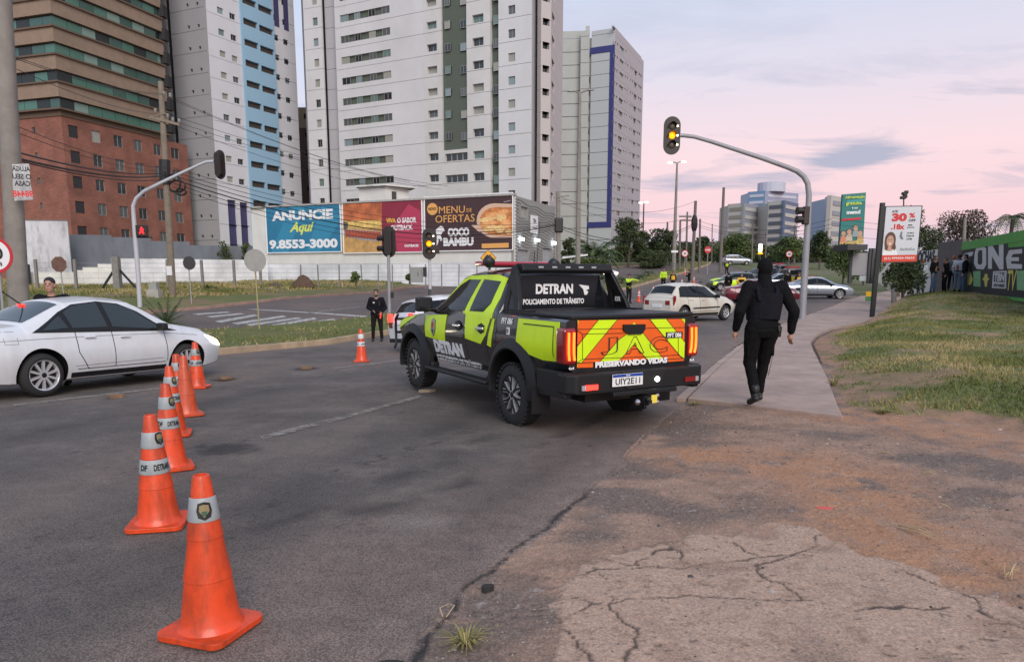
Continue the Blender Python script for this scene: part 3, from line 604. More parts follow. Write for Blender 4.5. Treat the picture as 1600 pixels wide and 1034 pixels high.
# ---- painted markings
M_PAINT = mat('road_paint', (.50, .49, .46), .8, var=.25, vscale=8, damt=.9, dirt=(.13, .12, .115), dscale=5)
M_PAINT2 = mat('road_paint_faded', (.27, .24, .215), .85, var=.2, vscale=8)
for m_, lo_, hi_, sc2 in ((M_PAINT2, .36, .56, 6), (M_PAINT, .34, .46, 7)):
    t = m_.node_tree; g = N(t, 'ShaderNodeNewGeometry'); n = N(t, 'ShaderNodeTexNoise', inp={'Scale': sc2, 'Detail': 8, 'Roughness': .75}); L(t, g.outputs['Position'], n.inputs['Vector']); r = ramp(t, [(lo_, (0, 0, 0)), (hi_, (.9, .9, .9))]); L(t, n.outputs[0], r.inputs[0]); L(t, r.outputs[0], t.nodes['Principled BSDF'].inputs['Alpha'])
def mark(name, quad, m, label, off=.009):
    o = sheet(name, px(*quad), off, m, kind='structure'); return o
for q in [[(300, 489.5), (355, 487), (358, 489), (304, 492)], [(322, 497), (398, 491), (402, 493), (330, 499.5)], [(338, 504), (440, 494.5), (445, 496.5), (346, 506.5)],
          [(362, 508.5), (466, 496.5), (472, 498.5), (372, 511)], [(385, 508), (488, 497.5), (494, 500), (394, 510.5)], [(410, 511), (512, 499.5), (518, 502), (420, 513.5)]][:0]: pass
zb = [((300, 490.5), (354, 487.0)), ((322, 494.5), (376, 489.5)), ((335, 502), (397, 491.5)), ((362, 505), (442, 493)), ((383, 507), (465, 496)), ((412, 509.5), (490, 496.5)), ((432, 511), (520, 498)), ((455, 513.5), (540, 499.5)), ((485, 511), (562, 501)), ((520, 508.5), (590, 502)), ((556, 505.5), (616, 502.5))]
for (a, b) in zb:
    t_ = 2.4 if a[0] > 330 else 1.8
    mark('zebra_stripe', [a, b, (b[0] + 7, b[1] + t_ * .8), (a[0] + 9, a[1] + t_)], M_PAINT, '')
mark('stop_line', [(385, 483.3), (400, 483), (660, 500.0), (648, 502)], M_PAINT, '')
mark('lane_line', [(480, 488), (562, 479), (564, 480.3), (484, 489.6)], M_PAINT2, '')
mark('lane_line', [(405, 682), (655, 617.5), (660, 620.5), (412, 687)], M_PAINT2, '', .007)
mark('lane_line', [(20, 632), (250, 606), (252, 608), (22, 635)], M_PAINT2, '', .007)
mark('lane_line', [(520, 575), (640, 560), (640, 561.5), (520, 577)], M_PAINT2, '', .007)
# ================================================================== BUILDINGS
def line(a, b, Ya, Yb, ya=300, yb=None):
    p = P(a, ya, Ya); q = P(b, yb or ya, Yb); return Vector((p.x, p.y, 0)), Vector((q.x, q.y, 0))
class Face:
    """a vertical wall plane from A (left) to B (right), seen from outside"""
    def __init__(s, A, B, root):
        s.A, s.B, s.root = A, B, root; s.u = (B - A).normalized(); s.n = Vector((s.u.y, -s.u.x, 0)); s.len = (B - A).length
    def uz(s, px_, py_):
        a, b, c = ray(px_, py_); d = Vector((a, b, c)); o = Vector((0, 0, CAMH)); t = (s.A - o).dot(s.n) / d.dot(s.n); q = o + d * t
        return (q - s.A).dot(s.u), q.z
    def pt(s, u, z, out=0.): q = s.A + s.u * u + s.n * out; return Vector((q.x, q.y, z))
    def M(s, u, z, out=0.): return frame(s.pt(u, z, out), s.u, (0, 0, 1))
    def wall(s, z0, z1, holes, m, depth=.25, name='wall', u0=0., u1=None, out=0., jm=None, parent=None):
        u1 = s.len if u1 is None else u1
        hs = [h for h in holes if h[2] > u0 and h[0] < u1 and h[3] > z0 and h[1] < z1]
        us = sorted(set([u0, u1] + [min(max(h[i], u0), u1) for h in hs for i in (0, 2)])); zs = sorted(set([z0, z1] + [min(max(h[i], z0), z1) for h in hs for i in (1, 3)]))
        mb = MB(); o = s.pt
        for i in range(len(us) - 1):
            for j in range(len(zs) - 1):
                uc, zc = (us[i] + us[i + 1]) / 2, (zs[j] + zs[j + 1]) / 2
                if any(h[0] < uc < h[2] and h[1] < zc < h[3] for h in hs): continue
                mb.add([o(us[i], zs[j], out), o(us[i + 1], zs[j], out), o(us[i + 1], zs[j + 1], out), o(us[i], zs[j + 1], out)], [(0, 1, 2, 3)])
        for h in hs:
            a, b, c, d = max(h[0], u0), max(h[1], z0), min(h[2], u1), min(h[3], z1)
            f = [o(a, b, out), o(c, b, out), o(c, d, out), o(a, d, out)]; g = [o(a, b, out - depth), o(c, b, out - depth), o(c, d, out - depth), o(a, d, out - depth)]
            mb.add(f + g, [(0, 4, 5, 1), (1, 5, 6, 2), (2, 6, 7, 3), (3, 7, 4, 0)])
        # outer rim so that a panel has thickness
        f = [o(u0, z0, out), o(u1, z0, out), o(u1, z1, out), o(u0, z1, out)]; g = [o(u0, z0, out - depth), o(u1, z0, out - depth), o(u1, z1, out - depth), o(u0, z1, out - depth)]
        mb.add(f + g, [(1, 0, 4, 5), (2, 1, 5, 6), (3, 2, 6, 7), (0, 3, 7, 4)])
        return mb.build(name, m, parent or s.root)
def hollow(name, m, faces, z0, z1, root, back=.3, top=True):
    """dark core standing just behind the faces"""
    mb = MB(); pts = faces
    n = len(pts)
    mb.add([(p.x, p.y, z0) for p in pts] + [(p.x, p.y, z1) for p in pts], [(i, (i + 1) % n, n + (i + 1) % n, n + i) for i in range(n)] + ([tuple(n + i for i in range(n))] if top else []))
    return mb.build(name, m, root)
GL = [mat('glass_dark', (.02, .025, .028), .12, spec=.8), mat('glass_green', (.12, .19, .17), .2, spec=.7), mat('glass_curtain', (.30, .30, .26), .35), mat('glass_grey', (.09, .10, .10), .2, spec=.7), mat('glass_pale_blue', (.20, .27, .29), .2, spec=.7)]
ALU = mat('aluminium_frame', (.36, .36, .36), .5, .3); ALUD = mat('dark_frame', (.05, .05, .05), .5)
WM = {}
def win_mesh(kind, g):
    k = (kind, g)
    if k in WM: return WM[k]
    mb = MB()
    nb = {'two': 2, 'one': 1, 'four': 4}[kind]; t = .035
    mb.box((.5, .5, -.02), (1, 1, .02), 1)
    for i in range(nb + 1): mb.box((min(max(i / nb, t / 2), 1 - t / 2), .5, 0), (t, 1, .06), 0)
    for z in (t / 2, 1 - t / 2): mb.box((.5, z, 0), (1, t, .05), 0)
    me = bpy.data.meshes.new('window'); me.from_pydata(mb.v, [], mb.f); me.materials.append(ALU); me.materials.append(GL[g]); me.polygons.foreach_set('material_index', mb.m)
    WM[k] = me; return me
def window(face, h, depth, kind='two', g=None, root=None):
    g = random.choice([0, 0, 0, 1, 2, 2, 3, 4]) if g is None else g
    o = bpy.data.objects.new('window', win_mesh(kind, g)); COL.objects.link(o); o.parent = root or face.root
    M_ = face.M(h[0], h[1], -depth * .6)
    o.matrix_local = M_ @ Matrix.Diagonal((h[2] - h[0], h[3] - h[1], 1, 1)); return o
def rep(face, p0, p1, yt, yb, z0, z1, fl=2.9):
    u0, zt = face.uz(p0, yt); _, zb = face.uz(p0, yb); u1, _ = face.uz(p1, (yt + yb) / 2)
    out_ = []; k = -40
    while k < 40:
        a, b = zb + k * fl, zt + k * fl
        if a > z0 and b < z1: out_.append((u0, a, u1, b))
        k += 1
    return out_
def tower_face(face, z0, z1, zj, cols, m, fl=2.9, depth=.3, u0=0., u1=None, g=None, gap=.05, out=0.):
    """panels floor by floor with an open joint between them; cols = [(hole list, window kind)]"""
    holes = [h for c in cols for h in c[0]]; z = zj
    while z > z0: z -= fl
    while z < z1:
        a, b = max(z, z0), min(z + fl - gap, z1)
        if b - a > .3: face.wall(a, b, holes, m, depth, 'wall_panel', u0, u1, out)
        z += fl
    for hs, kind in cols:
        if kind:
            for h in hs: window(face, h, depth, kind, g)
WT = mat('tower_white', (.58, .58, .59), .85, var=.05, vscale=.3, damt=.18, dirt=(.30, .29, .28), dscale=.15)
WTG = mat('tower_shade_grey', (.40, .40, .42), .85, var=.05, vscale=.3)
OLIVE = mat('tower_olive', (.085, .105, .082), .8, var=.08); DARKG = mat('dark_core', (.03, .03, .032), .9); BEIGE = mat('tower_beige', (.56, .555, .545), .85, var=.06, vscale=.4, damt=.2, dirt=(.3, .28, .25), dscale=.2)
PINKW = mat('tower_sky_tint', (.46, .42, .41), .85, var=.05)  # white walls tinted with the pink sky light of the right sides
ZG = 0.5; FL = 2.9
# ---------------- main white tower
mt = empty('apartment_tower', (0, 112, 0), label='tallest white apartment tower with an olive green stripe behind the billboards', cat='tower')
def root_local(root, *objs): pass
def at0(e): e.location = (0, 0, 0); return e
at0(mt)
A, B_ = line(529, 829, 116, 101, 200); f = Face(A, B_, mt); ZT = 62
w0, w1 = f.uz(527, 130)[0], f.uz(613, 130)[0]
band = rep(f, 533, 610.7, 90.3, 101.5, 3, ZT); zj = f.uz(620, 97)[1] + .2
tower_face(f, ZG, ZT, zj, [(band, None)], WT, u0=0, u1=f.uz(662, 130)[0])
for h in band:                         # olive recess with four windows
    mb = MB(); M_ = f.M(h[0], h[1], -.28); mb.add([M_ @ Vector(v) for v in ((0, 0, 0), (h[2] - h[0], 0, 0), (h[2] - h[0], h[3] - h[1], 0), (0, h[3] - h[1], 0))], [(0, 1, 2, 3)]); mb.build('window_recess', OLIVE, mt)
    wd_ = h[2] - h[0]
    for a, b in ((0, .17), (.29, .41), (.575, .71), (.84, 1)): window(f, (h[0] + wd_ * a, h[1] + .04, h[0] + wd_ * b, h[3] - .04), .2, 'two')
c1 = rep(f, 667, 682.5, 70.5, 82, 3, ZT); s0, s1 = f.uz(662, 130)[0], f.uz(690.5, 130)[0]
tower_face(f, ZG, ZT, zj, [(c1, 'two')], BEIGE, depth=.7, u0=s0, u1=s1)
s2 = f.uz(729.5, 130)[0]; zs = f.uz(700, 235)[1]
c2 = rep(f, 694, 703, 68.7, 81, zs, ZT); c3 = rep(f, 718.5, 728, 67.5, 80, zs, ZT)
tower_face(f, zs, ZT, zj, [(c2, 'two'), (c3, 'two')], OLIVE, depth=.25, u0=s1, u1=s2, gap=.0, out=-.35)
c2b = rep(f, 693, 729, 68.7, 81, 3, zs); tower_face(f, ZG, zs, zj, [(c2b, 'four')], BEIGE, depth=.5, u0=s1, u1=s2)
s3 = f.uz(766, 130)[0]; c4 = rep(f, 738, 755.5, 60.6, 73.4, 3, ZT); tower_face(f, ZG, ZT, zj, [(c4, 'two')], BEIGE, depth=.7, u0=s2, u1=s3)
s4 = f.uz(779, 130)[0]; c5 = rep(f, 770, 778, 61, 75, 3, ZT); tower_face(f, ZG, ZT, zj, [(c5, 'two')], OLIVE, depth=.25, u0=s3, u1=s4, gap=0, out=-.6)
c6 = rep(f, 794, 805, 47, 60.6, 3, ZT); tower_face(f, ZG, ZT, zj, [(c6, 'two')], WT, depth=.3, u0=s4, u1=f.len)
A2, B2 = line(481.5, 526, 118.3, 116.2, 200); fw = Face(A2, B2, mt); c7 = rep(fw, 489.5, 497.5, 61, 73.3, 2, ZT)
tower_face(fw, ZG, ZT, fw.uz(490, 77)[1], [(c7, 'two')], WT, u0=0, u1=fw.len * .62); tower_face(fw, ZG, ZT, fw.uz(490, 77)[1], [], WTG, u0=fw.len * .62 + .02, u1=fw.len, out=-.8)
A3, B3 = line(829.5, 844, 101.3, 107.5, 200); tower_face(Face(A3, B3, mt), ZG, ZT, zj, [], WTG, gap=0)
A4, B4 = line(844.5, 859.5, 102.5, 103.4, 200); f4 = Face(A4, B4, mt); c8 = rep(f4, 848, 858.5, 65, 76, 2, ZT); tower_face(f4, ZG, ZT, zj, [(c8, 'one')], PINKW, depth=.8, gap=.03, g=0)
A5, B5 = line(860, 878, 103.6, 118, 200); f5 = Face(A5, B5, mt); c9 = rep(f5, 862.5, 866.5, 54, 66, 2, ZT); tower_face(f5, ZG, ZT, zj, [(c9, 'one')], PINKW, depth=.3, gap=.03, g=3)
core = [A + f.n * -1.3, B_ + f.n * -1.3 + f.u * -1.3, Vector((B5.x - .6, B5.y, 0)), Vector((B5.x - 8, 140, 0)), Vector((A2.x - 2, 145, 0)), A2 + fw.n * -1.2 + fw.u * .6, B2 + fw.n * -1.3]
hollow('core', DARKG, core, 0, ZT - .1, mt)
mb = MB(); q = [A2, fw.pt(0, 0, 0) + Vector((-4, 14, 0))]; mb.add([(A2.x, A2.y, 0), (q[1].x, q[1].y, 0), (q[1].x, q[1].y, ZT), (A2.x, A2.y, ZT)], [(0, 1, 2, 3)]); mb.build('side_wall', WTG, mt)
# ---------------- light blue balcony tower
bt = empty('apartment_tower', label='white apartment tower with light blue balcony stack beside the brick building', cat='tower')
A, B_ = line(331, 467, 112, 128, 160, 200); f = Face(A, B_, bt); ZT = 58
BLUE = mat('balcony_blue', (.27, .43, .56), .8, var=.04); BW = mat('tower_cool_white', (.57, .57, .60), .85, var=.04, vscale=.3, damt=.15, dirt=(.33, .32, .32), dscale=.15); PURP = mat('tower_purple', (.05, .045, .12), .6)
zb_ = f.uz(360, 308)[1]
w1 = rep(f, 339, 348.7, 10.4, 20, zb_, ZT, 2.95); w2 = rep(f, 358.3, 367.5, 19.7, 28.8, zb_, ZT, 2.95); zj = f.uz(340, 24)[1]
ua, ub = f.uz(376, 60)[0], f.uz(427, 60)[0]
low = [(f.uz(357, 340)[0], f.uz(357, 378)[1] - 2, f.uz(370, 340)[0], f.uz(357, 312)[1]), (f.uz(376, 340)[0], f.uz(376, 378)[1] - 2, f.uz(388, 340)[0], f.uz(376, 316)[1])]
tower_face(f, ZG, ZT, zj, [(w1, 'two'), (w2, 'two'), (low, None)], BW, 2.95, u1=ua)
b1 = rep(f, 376, 400, 27, 37, zb_ - 3, ZT, 2.95); b2 = rep(f, 403, 425, 39, 48.5, zb_ - 3, ZT, 2.95)
b1 = [(h[0] + .25, h[1], h[2], h[3]) for h in b1]
tower_face(f, ZG, ZT, zj, [(b1, None), (b2, None)], BLUE, 2.95, depth=.4, u0=ua, u1=ub, gap=0, out=.25)
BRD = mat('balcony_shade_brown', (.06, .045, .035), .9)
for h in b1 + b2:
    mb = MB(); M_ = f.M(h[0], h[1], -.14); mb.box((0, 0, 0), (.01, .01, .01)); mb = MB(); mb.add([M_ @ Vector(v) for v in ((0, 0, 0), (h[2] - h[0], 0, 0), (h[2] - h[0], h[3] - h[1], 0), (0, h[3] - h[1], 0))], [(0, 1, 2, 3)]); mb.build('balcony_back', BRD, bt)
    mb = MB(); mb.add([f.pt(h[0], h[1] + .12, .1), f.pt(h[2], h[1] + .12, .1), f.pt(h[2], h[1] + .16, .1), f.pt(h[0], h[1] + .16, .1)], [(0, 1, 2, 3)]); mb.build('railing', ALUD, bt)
w3 = rep(f, 427.6, 435, 53.4, 62.5, zb_ - 3, ZT, 2.95); w4 = rep(f, 442.5, 450, 60.8, 69.5, zb_ - 3, ZT, 2.95)
hi_ = [h for h in w3 + w4]
tower_face(f, ZG, ZT, zj, [(w3, 'two'), (w4, 'two')], BW, 2.95, u0=ub, u1=f.len)
for k in (0, 1):
    u_ = f.uz((427.6, 442.5)[k], 20)[0]; mb = MB(); mb.add([f.pt(u_, f.uz(427, 40)[1], .02), f.pt(u_ + 1.1, f.uz(427, 40)[1], .02), f.pt(u_ + 1.1, ZT, .02), f.pt(u_, ZT, .02)], [(0, 1, 2, 3)]); mb.build('purple_strip', PURP, bt)
for h in low:
    mb = MB(); mb.add([f.pt(h[0], h[1], -.25), f.pt(h[2], h[1], -.25), f.pt(h[2], h[3], -.25), f.pt(h[0], h[3], -.25)], [(0, 1, 2, 3)]); mb.build('purple_strip', PURP, bt)
A2, _b = line(250, 331, 116, 112, 160); A2.y = 116.2; fl_ = Face(A2, A, bt)
t1 = rep(fl_, 290.5, 294.5, 6.5, 11.6, 4, ZT, 2.95); t2 = rep(fl_, 306, 309.8, 4, 9, 4, ZT, 2.95)
SHG = mat('tower_side_shaded', (.30, .30, .315), .85, var=.05, vscale=.3)  # left face turned from the light, its shade put into the wall colour
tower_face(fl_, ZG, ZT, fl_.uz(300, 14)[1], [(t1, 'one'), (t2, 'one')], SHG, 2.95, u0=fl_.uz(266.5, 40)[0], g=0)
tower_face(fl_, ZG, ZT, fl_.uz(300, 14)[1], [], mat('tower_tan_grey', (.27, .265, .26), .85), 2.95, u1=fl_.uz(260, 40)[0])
hollow('core', DARKG, [A2 + Vector((.1, .6, 0)), A + Vector((.3, 1.5, 0)), B_ + Vector((-.9, .2, 0)), B_ + Vector((-14, 14, 0)), A2 + Vector((-2, 20, 0))], 0, ZT - .1, bt)
# ---------------- brown block seen between the towers
bb = empty('apartment_block', label='narrow tan and brown building glimpsed between the two white towers', cat='building')
A, B_ = line(466, 487, 150, 150, 240); f = Face(A, B_, bb); zt = f.uz(475, 168)[1]; TAN = mat('tan_render', (.33, .26, .18), .85, var=.1); BRN = mat('brown_render', (.10, .06, .05), .8, var=.2)
hs = rep(f, 474, 484, 178, 186, f.uz(475, 330)[1], f.uz(475, 172)[1], 3.4)
f.wall(f.uz(475, 200)[1], zt, hs, TAN, .3); f.wall(0, f.uz(475, 200)[1] - .02, hs, BRN, .3)
for h in hs: window(f, h, .3, 'two', 0)
hollow('core', DARKG, [A + Vector((0, .5, 0)), B_ + Vector((0, .5, 0)), B_ + Vector((0, 12, 0)), A + Vector((0, 12, 0))], 0, zt - .2, bb)
# ---------------- brick block with green ribbon windows
def brick_mat(name, c1, c2, mortar, bw=.24, bh=.08):
    m = bpy.data.materials.new(name); m.use_nodes = True; t = m.node_tree; b = t.nodes['Principled BSDF']; b.inputs['Roughness'].default_value = .9
    g = N(t, 'ShaderNodeNewGeometry'); sp = N(t, 'ShaderNodeSeparateXYZ'); L(t, g.outputs['Position'], sp.inputs[0])
    ad_ = N(t, 'ShaderNodeMath', operation='ADD'); L(t, sp.outputs[0], ad_.inputs[0]); L(t, sp.outputs[1], ad_.inputs[1]); cb = N(t, 'ShaderNodeCombineXYZ'); L(t, ad_.outputs[0], cb.inputs[0]); L(t, sp.outputs[2], cb.inputs[1])
    bt_ = N(t, 'ShaderNodeTexBrick', inp={'Color1': (*c1, 1), 'Color2': (*c2, 1), 'Mortar': (*mortar, 1), 'Scale': 1., 'Mortar Size': .008, 'Brick Width': bw, 'Row Height': bh, 'Bias': 0.})
    L(t, cb.outputs[0], bt_.inputs['Vector']); n = N(t, 'ShaderNodeTexNoise', inp={'Scale': .5, 'Detail': 7}); L(t, g.outputs['Position'], n.inputs['Vector']); r = ramp(t, [(.3, (.75,) * 3), (.7, (1.2,) * 3)]); L(t, n.outputs[0], r.inputs[0])
    mu = N(t, 'ShaderNodeMix', data_type='RGBA', blend_type='MULTIPLY', inp={0: 1.}); L(t, bt_.outputs[0], mu.inputs[6]); L(t, r.outputs[0], mu.inputs[7]); L(t, mu.outputs[2], b.inputs['Base Color'])
    bp = N(t, 'ShaderNodeBump', inp={'Strength': .3, 'Distance': .01}); L(t, bt_.outputs[1], bp.inputs['Height']); bp.invert = True; L(t, bp.outputs[0], b.inputs['Normal']); return m
BRICK = brick_mat('red_brick', (.21, .075, .052), (.29, .105, .07), (.19, .13, .105), .3, .1)
br = empty('brick_building', label='red brick building with tan bands and green ribbon windows on its upper floors', cat='building')
A, B_ = line(97, 292, 92, 112, 200, 225); f = Face(A, B_, br); Al = A + (f.n * -1) * 0
lf = Vector((-f.n.x, -f.n.y, 0)); A0 = A - Vector((f.u.y, -f.u.x, 0)) * 0
dl = Vector((-3.1, 1, 0)).normalized(); A0 = A + dl * 22; fL = Face(A0, A, br)
zb_t = P(97, 181, 92).z
wins = []
for a, b in ((107, 122.5), (143, 157), (177, 191), (208, 221), (238.5, 250), (265.5, 278)):
    pass
hr = []
u_, zt_ = f.uz(107, 195); _, zb2 = f.uz(107, 214)
for a, b in ((107.5, 122.5), (143, 157), (177, 191), (208, 221), (238.5, 250), (265.5, 278)):
    ua_, ub_ = f.uz(a, 210)[0], f.uz(b, 210)[0]
    for k in range(6): hr.append((ua_, zb2 - k * 2.97, ub_, zt_ - k * 2.97))
f.wall(.2, zb_t, hr, BRICK, .25)
for h in hr: window(f, h, .25, 'two', random.choice([0, 0, 0, 3, 2, 3]))
hl = []
for a, b in ((14, 25), (51, 56)):
    ua_, ub_ = fL.uz(a, 210)[0], fL.uz(b, 210)[0]
    for k in range(6): hl.append((ua_, zb2 - k * 2.97 + (.5 if a > 50 else 0), ub_, zt_ - k * 2.97 + (-.2 if a > 50 else 0)))
fL.wall(.2, zb_t, hl, BRICK, .25)
for h in hl: window(fL, h, .25, 'one', random.choice([0, 3, 3]))
hollow('core', DARKG, [A0 + Vector((0, .9, 0)), A + Vector((.2, .9, 0)), B_ + Vector((-.6, -.1, 0)), B_ + Vector((-8, 5, 0)), A0 + Vector((0, 15, 0))], 0, zb_t - .1, br)
GG = [mat('ribbon_glass_green', (.05, .15, .11), .15, spec=.8), mat('ribbon_glass_pale', (.17, .26, .22), .2, spec=.8), mat('ribbon_glass_deep', (.03, .085, .065), .15, spec=.8), mat('ribbon_glass_open', (.015, .02, .02), .3)]
TANB = mat('tan_band', (.25, .18, .13), .85, var=.1, vscale=1.2, damt=.3, dirt=(.14, .10, .08), dscale=.5); LEDGE = mat('ledge_brown', (.12, .08, .055), .8)
ulen = f.uz(253, 120)[0]; z_r0 = P(97, 169.5, 92).z
pane = MB(); pane.box((.5, .5, 0), (.97, .98, .05)); pane_me = []
for g_ in GG:
    me = bpy.data.meshes.new('glass_pane'); me.from_pydata(pane.v, [], pane.f); me.materials.append(g_); pane_me.append(me)
hollow('upper_core', DARKG, [A0 + Vector((0, .5, 0)), A + f.u * .5 + dl * .3, f.pt(ulen, 0, -.4), f.pt(ulen, 0, -.4) + Vector((-10, 4, 0)), A0 + Vector((0, 15, 0))], zb_t, zb_t + 40, br)
mb = MB()
for k in range(13):
    z0 = z_r0 + k * 3.06; z1 = z0 + 1.18
    for (fc, ln, e0) in ((f, ulen, 0.), (fL, fL.len, 0.)):
        w_ = 2.05; n_ = int(ln / w_)
        for i in range(n_ + 1):
            a = i * w_; b = min(ln, a + w_)
            if b - a < .2: continue
            o = bpy.data.objects.new('glass_pane', pane_me[random.choice([0, 0, 0, 1, 1, 2, 2, 3] if fc is f else [2, 2, 0, 2, 3])]); COL.objects.link(o); o.parent = br
            o.matrix_local = fc.M(a, z0, -.05) @ Matrix.Diagonal((b - a, z1 - z0, 1, 1))
    # spandrel + ledges, wrapped round the corner
    def wrapbox(za, zb, out, m, nm):
        q = MB(); c0 = A + (f.n + fL.n) * out * .98
        pts = [fL.pt(0, 0, out), c0, f.pt(ulen + .3, 0, out), f.pt(ulen + .3, 0, -.2), A - (f.n + fL.n) * .2, fL.pt(0, 0, -.2)]
        q.add([(p.x, p.y, za) for p in pts] + [(p.x, p.y, zb) for p in pts], [(0, 1, 7, 6), (1, 2, 8, 7), (2, 3, 9, 8), (0, 5, 4, 1), (1, 4, 3, 2), (6, 7, 10, 11), (7, 8, 9, 10)])
        q.build(nm, m, br)
    if k == 0: wrapbox(zb_t + .0, z0 - .22, .12, LEDGE, 'band')
    wrapbox(z1 + .1, z0 + 3.06 - .2, .38, TANB, 'band'); wrapbox(z0 - .2, z0, .62, LEDGE, 'ledge')
    q = f.pt(ulen + .7, 0, .1)
    o = MB().box((q.x, q.y, z0 + 1.0), (1.0, 1.2, 1.5)).build('balcony', BLACK, br)
# ---------------- billboard building
wb = empty('commercial_building', label='low white commercial building whose long side carries three billboards', cat='building')
WW = mat('wall_white_render', (.66, .65, .61), .85, var=.06, vscale=.5, damt=.3, dirt=(.34, .31, .27), dscale=.4)
WBLK = brick_mat('wall_white_block', (.70, .705, .715), (.65, .655, .67), (.52, .52, .53), .8, .4)
A, B_ = line(396, 804, 78.5, 66, 400); f = Face(A, B_, wb); ztop = f.uz(803, 305.5)[1]
f.wall(.0, f.uz(500, 412)[1], [], WBLK, .3); f.wall(f.uz(500, 412)[1] + .0, ztop, [], WW, .3, out=.004)
cap = MB(); cap.beam(f.pt(-.1, ztop + .08, .0), f.pt(f.len + .1, ztop + .08, .0), .5, .16); cap.build('coping', mat('coping_grey', (.38, .36, .34), .9, var=.2), wb)
B6 = B_ + Vector((.38, 1, 0)).normalized() * 11.8; fr_ = Face(B_, B6, wb)
CLAD = mat('wavy_cladding', (.27, .265, .25), .8, var=.1, bump=.6, bscale=4)
d0 = [fr_.uz(809, 400)[0], .3, fr_.uz(825.5, 400)[0], fr_.uz(810, 389.5)[1]]; d1 = [fr_.uz(848, 400)[0], .3, fr_.uz(862, 400)[0], fr_.uz(849, 387.5)[1]]; wn = [fr_.uz(814, 330)[0], fr_.uz(814, 338.5)[1], fr_.uz(825, 330)[0], fr_.uz(814, 322)[1]]
fr_.wall(0, ztop, [d0, d1, wn], CLAD, .3)
ROLL = mat('roller_door', (.42, .43, .44), .6, var=.05)
for d_ in (d0, d1):
    q = MB(); zz = d_[1]
    while zz < d_[3] - .1:
        q.add([fr_.pt(d_[0], zz, -.2), fr_.pt(d_[2], zz, -.2), fr_.pt(d_[2], zz + .12, -.15), fr_.pt(d_[0], zz + .12, -.15), fr_.pt(d_[2], zz + .15, -.2), fr_.pt(d_[0], zz + .15, -.2)], [(0, 1, 2, 3), (3, 2, 4, 5)]); zz += .15
    q.build('roller_door', ROLL, wb)
window(fr_, wn, .3, 'two', 2)
hollow('roof_core', DARKG, [A + Vector((.3, .4, 0)), B_ + Vector((-.2, .4, 0)), B6 + Vector((-.5, 0, 0)), B6 + Vector((-4, 5, 0)), A + Vector((3, 10, 0))], 0, ztop - .3, wb)
# relief waves on the grey side
q = MB()
for j in range(26):
    z_ = ztop - .3 - j * .27; pts = []
    for i in range(24): uu = i / 23 * fr_.len; pts.append(fr_.pt(uu, z_ - .012 * i * 2 + .10 * math.sin(uu * 1.3 + j * .5), .01))
    pts = [p for p in pts if not any(h[0] - .1 < (p - B_).dot(fr_.u) < h[2] + .1 and h[1] - .1 < p.z < h[3] + .1 for h in (d0, d1, wn))]
    for a, b in zip(pts[:-1], pts[1:]):
        if (a - b).length < 1: q.beam(a, b, .05, .05)
tag(q.build('cladding_ribs', mat('rib_grey', (.17, .165, .155), .8), wb), kind='stuff')
LAMP = mat('lamp_white', (.9, .95, 1), .3, emit=(.85, .95, 1.), estr=14.)
for (a, b) in ((812, 374), (836.5, 376), (863, 380)):
    u_, z_ = fr_.uz(a, b); o = tag(MB().box(fr_.pt(u_, z_, .25), (.35, .35, .22)).beam(fr_.pt(u_, z_ + .1, 0), fr_.pt(u_, z_ + .1, .3), .08, .08).build('wall_lamp', LAMP), {812: 'bright wall lamp above the left roller door', 836.5: 'bright wall lamp midway between the two roller doors', 863: 'bright wall lamp at the far end of the grey cladding'}[a], 'lamp')
u_, z_ = fr_.uz(828, 347); sg = empty('shop_sign', label='small white shop sign with black lettering on the grey cladded wall', cat='sign')
q = MB(); q.prism([(0, -1.0), (1.9, -1.0), (1.9, .65), (0, .65)], .05, .14, 0, fr_.M(u_, z_)); q.build('board', WHITE, sg)
text('lettering', 'TBN', .9, .4, fr_.M(u_ + .9, z_ + .15, .145), LBLACK, sg); text('lettering', 'CAFÉ', 1.1, .3, fr_.M(u_ + 1.0, z_ - .5, .145), LBLACK, sg)
# roof house
rh = empty('roof_shed', label='small white rooftop shed with a flat overhanging roof above the billboards', cat='shed')
A, B_ = line(561, 603, 84, 82.5, 300); f2 = Face(A, B_, rh); z0_ = f2.uz(580, 316)[1]; z1_ = f2.uz(580, 292)[1]; f2.wall(z0_, z1_, [], WW, .2)
B7 = B_ + Vector((.9, 1, 0)).normalized() * 3.2; f3 = Face(B_, B7, rh); hh = [f3.uz(612, 300)[0], z0_ + .2, f3.uz(620, 300)[0], z1_ - .5]; f3.wall(z0_, z1_, [hh], WW, .2); window(f3, hh, .2, 'one', 0)
MB().prism([(A.x - .3, A.y - .5), (B_.x, B_.y - .5), (B7.x + .9, B7.y - .3), (B7.x, B7.y + 2), (A.x - .3, A.y + 4)], z1_, z1_ + .15).build('roof', WW, rh)
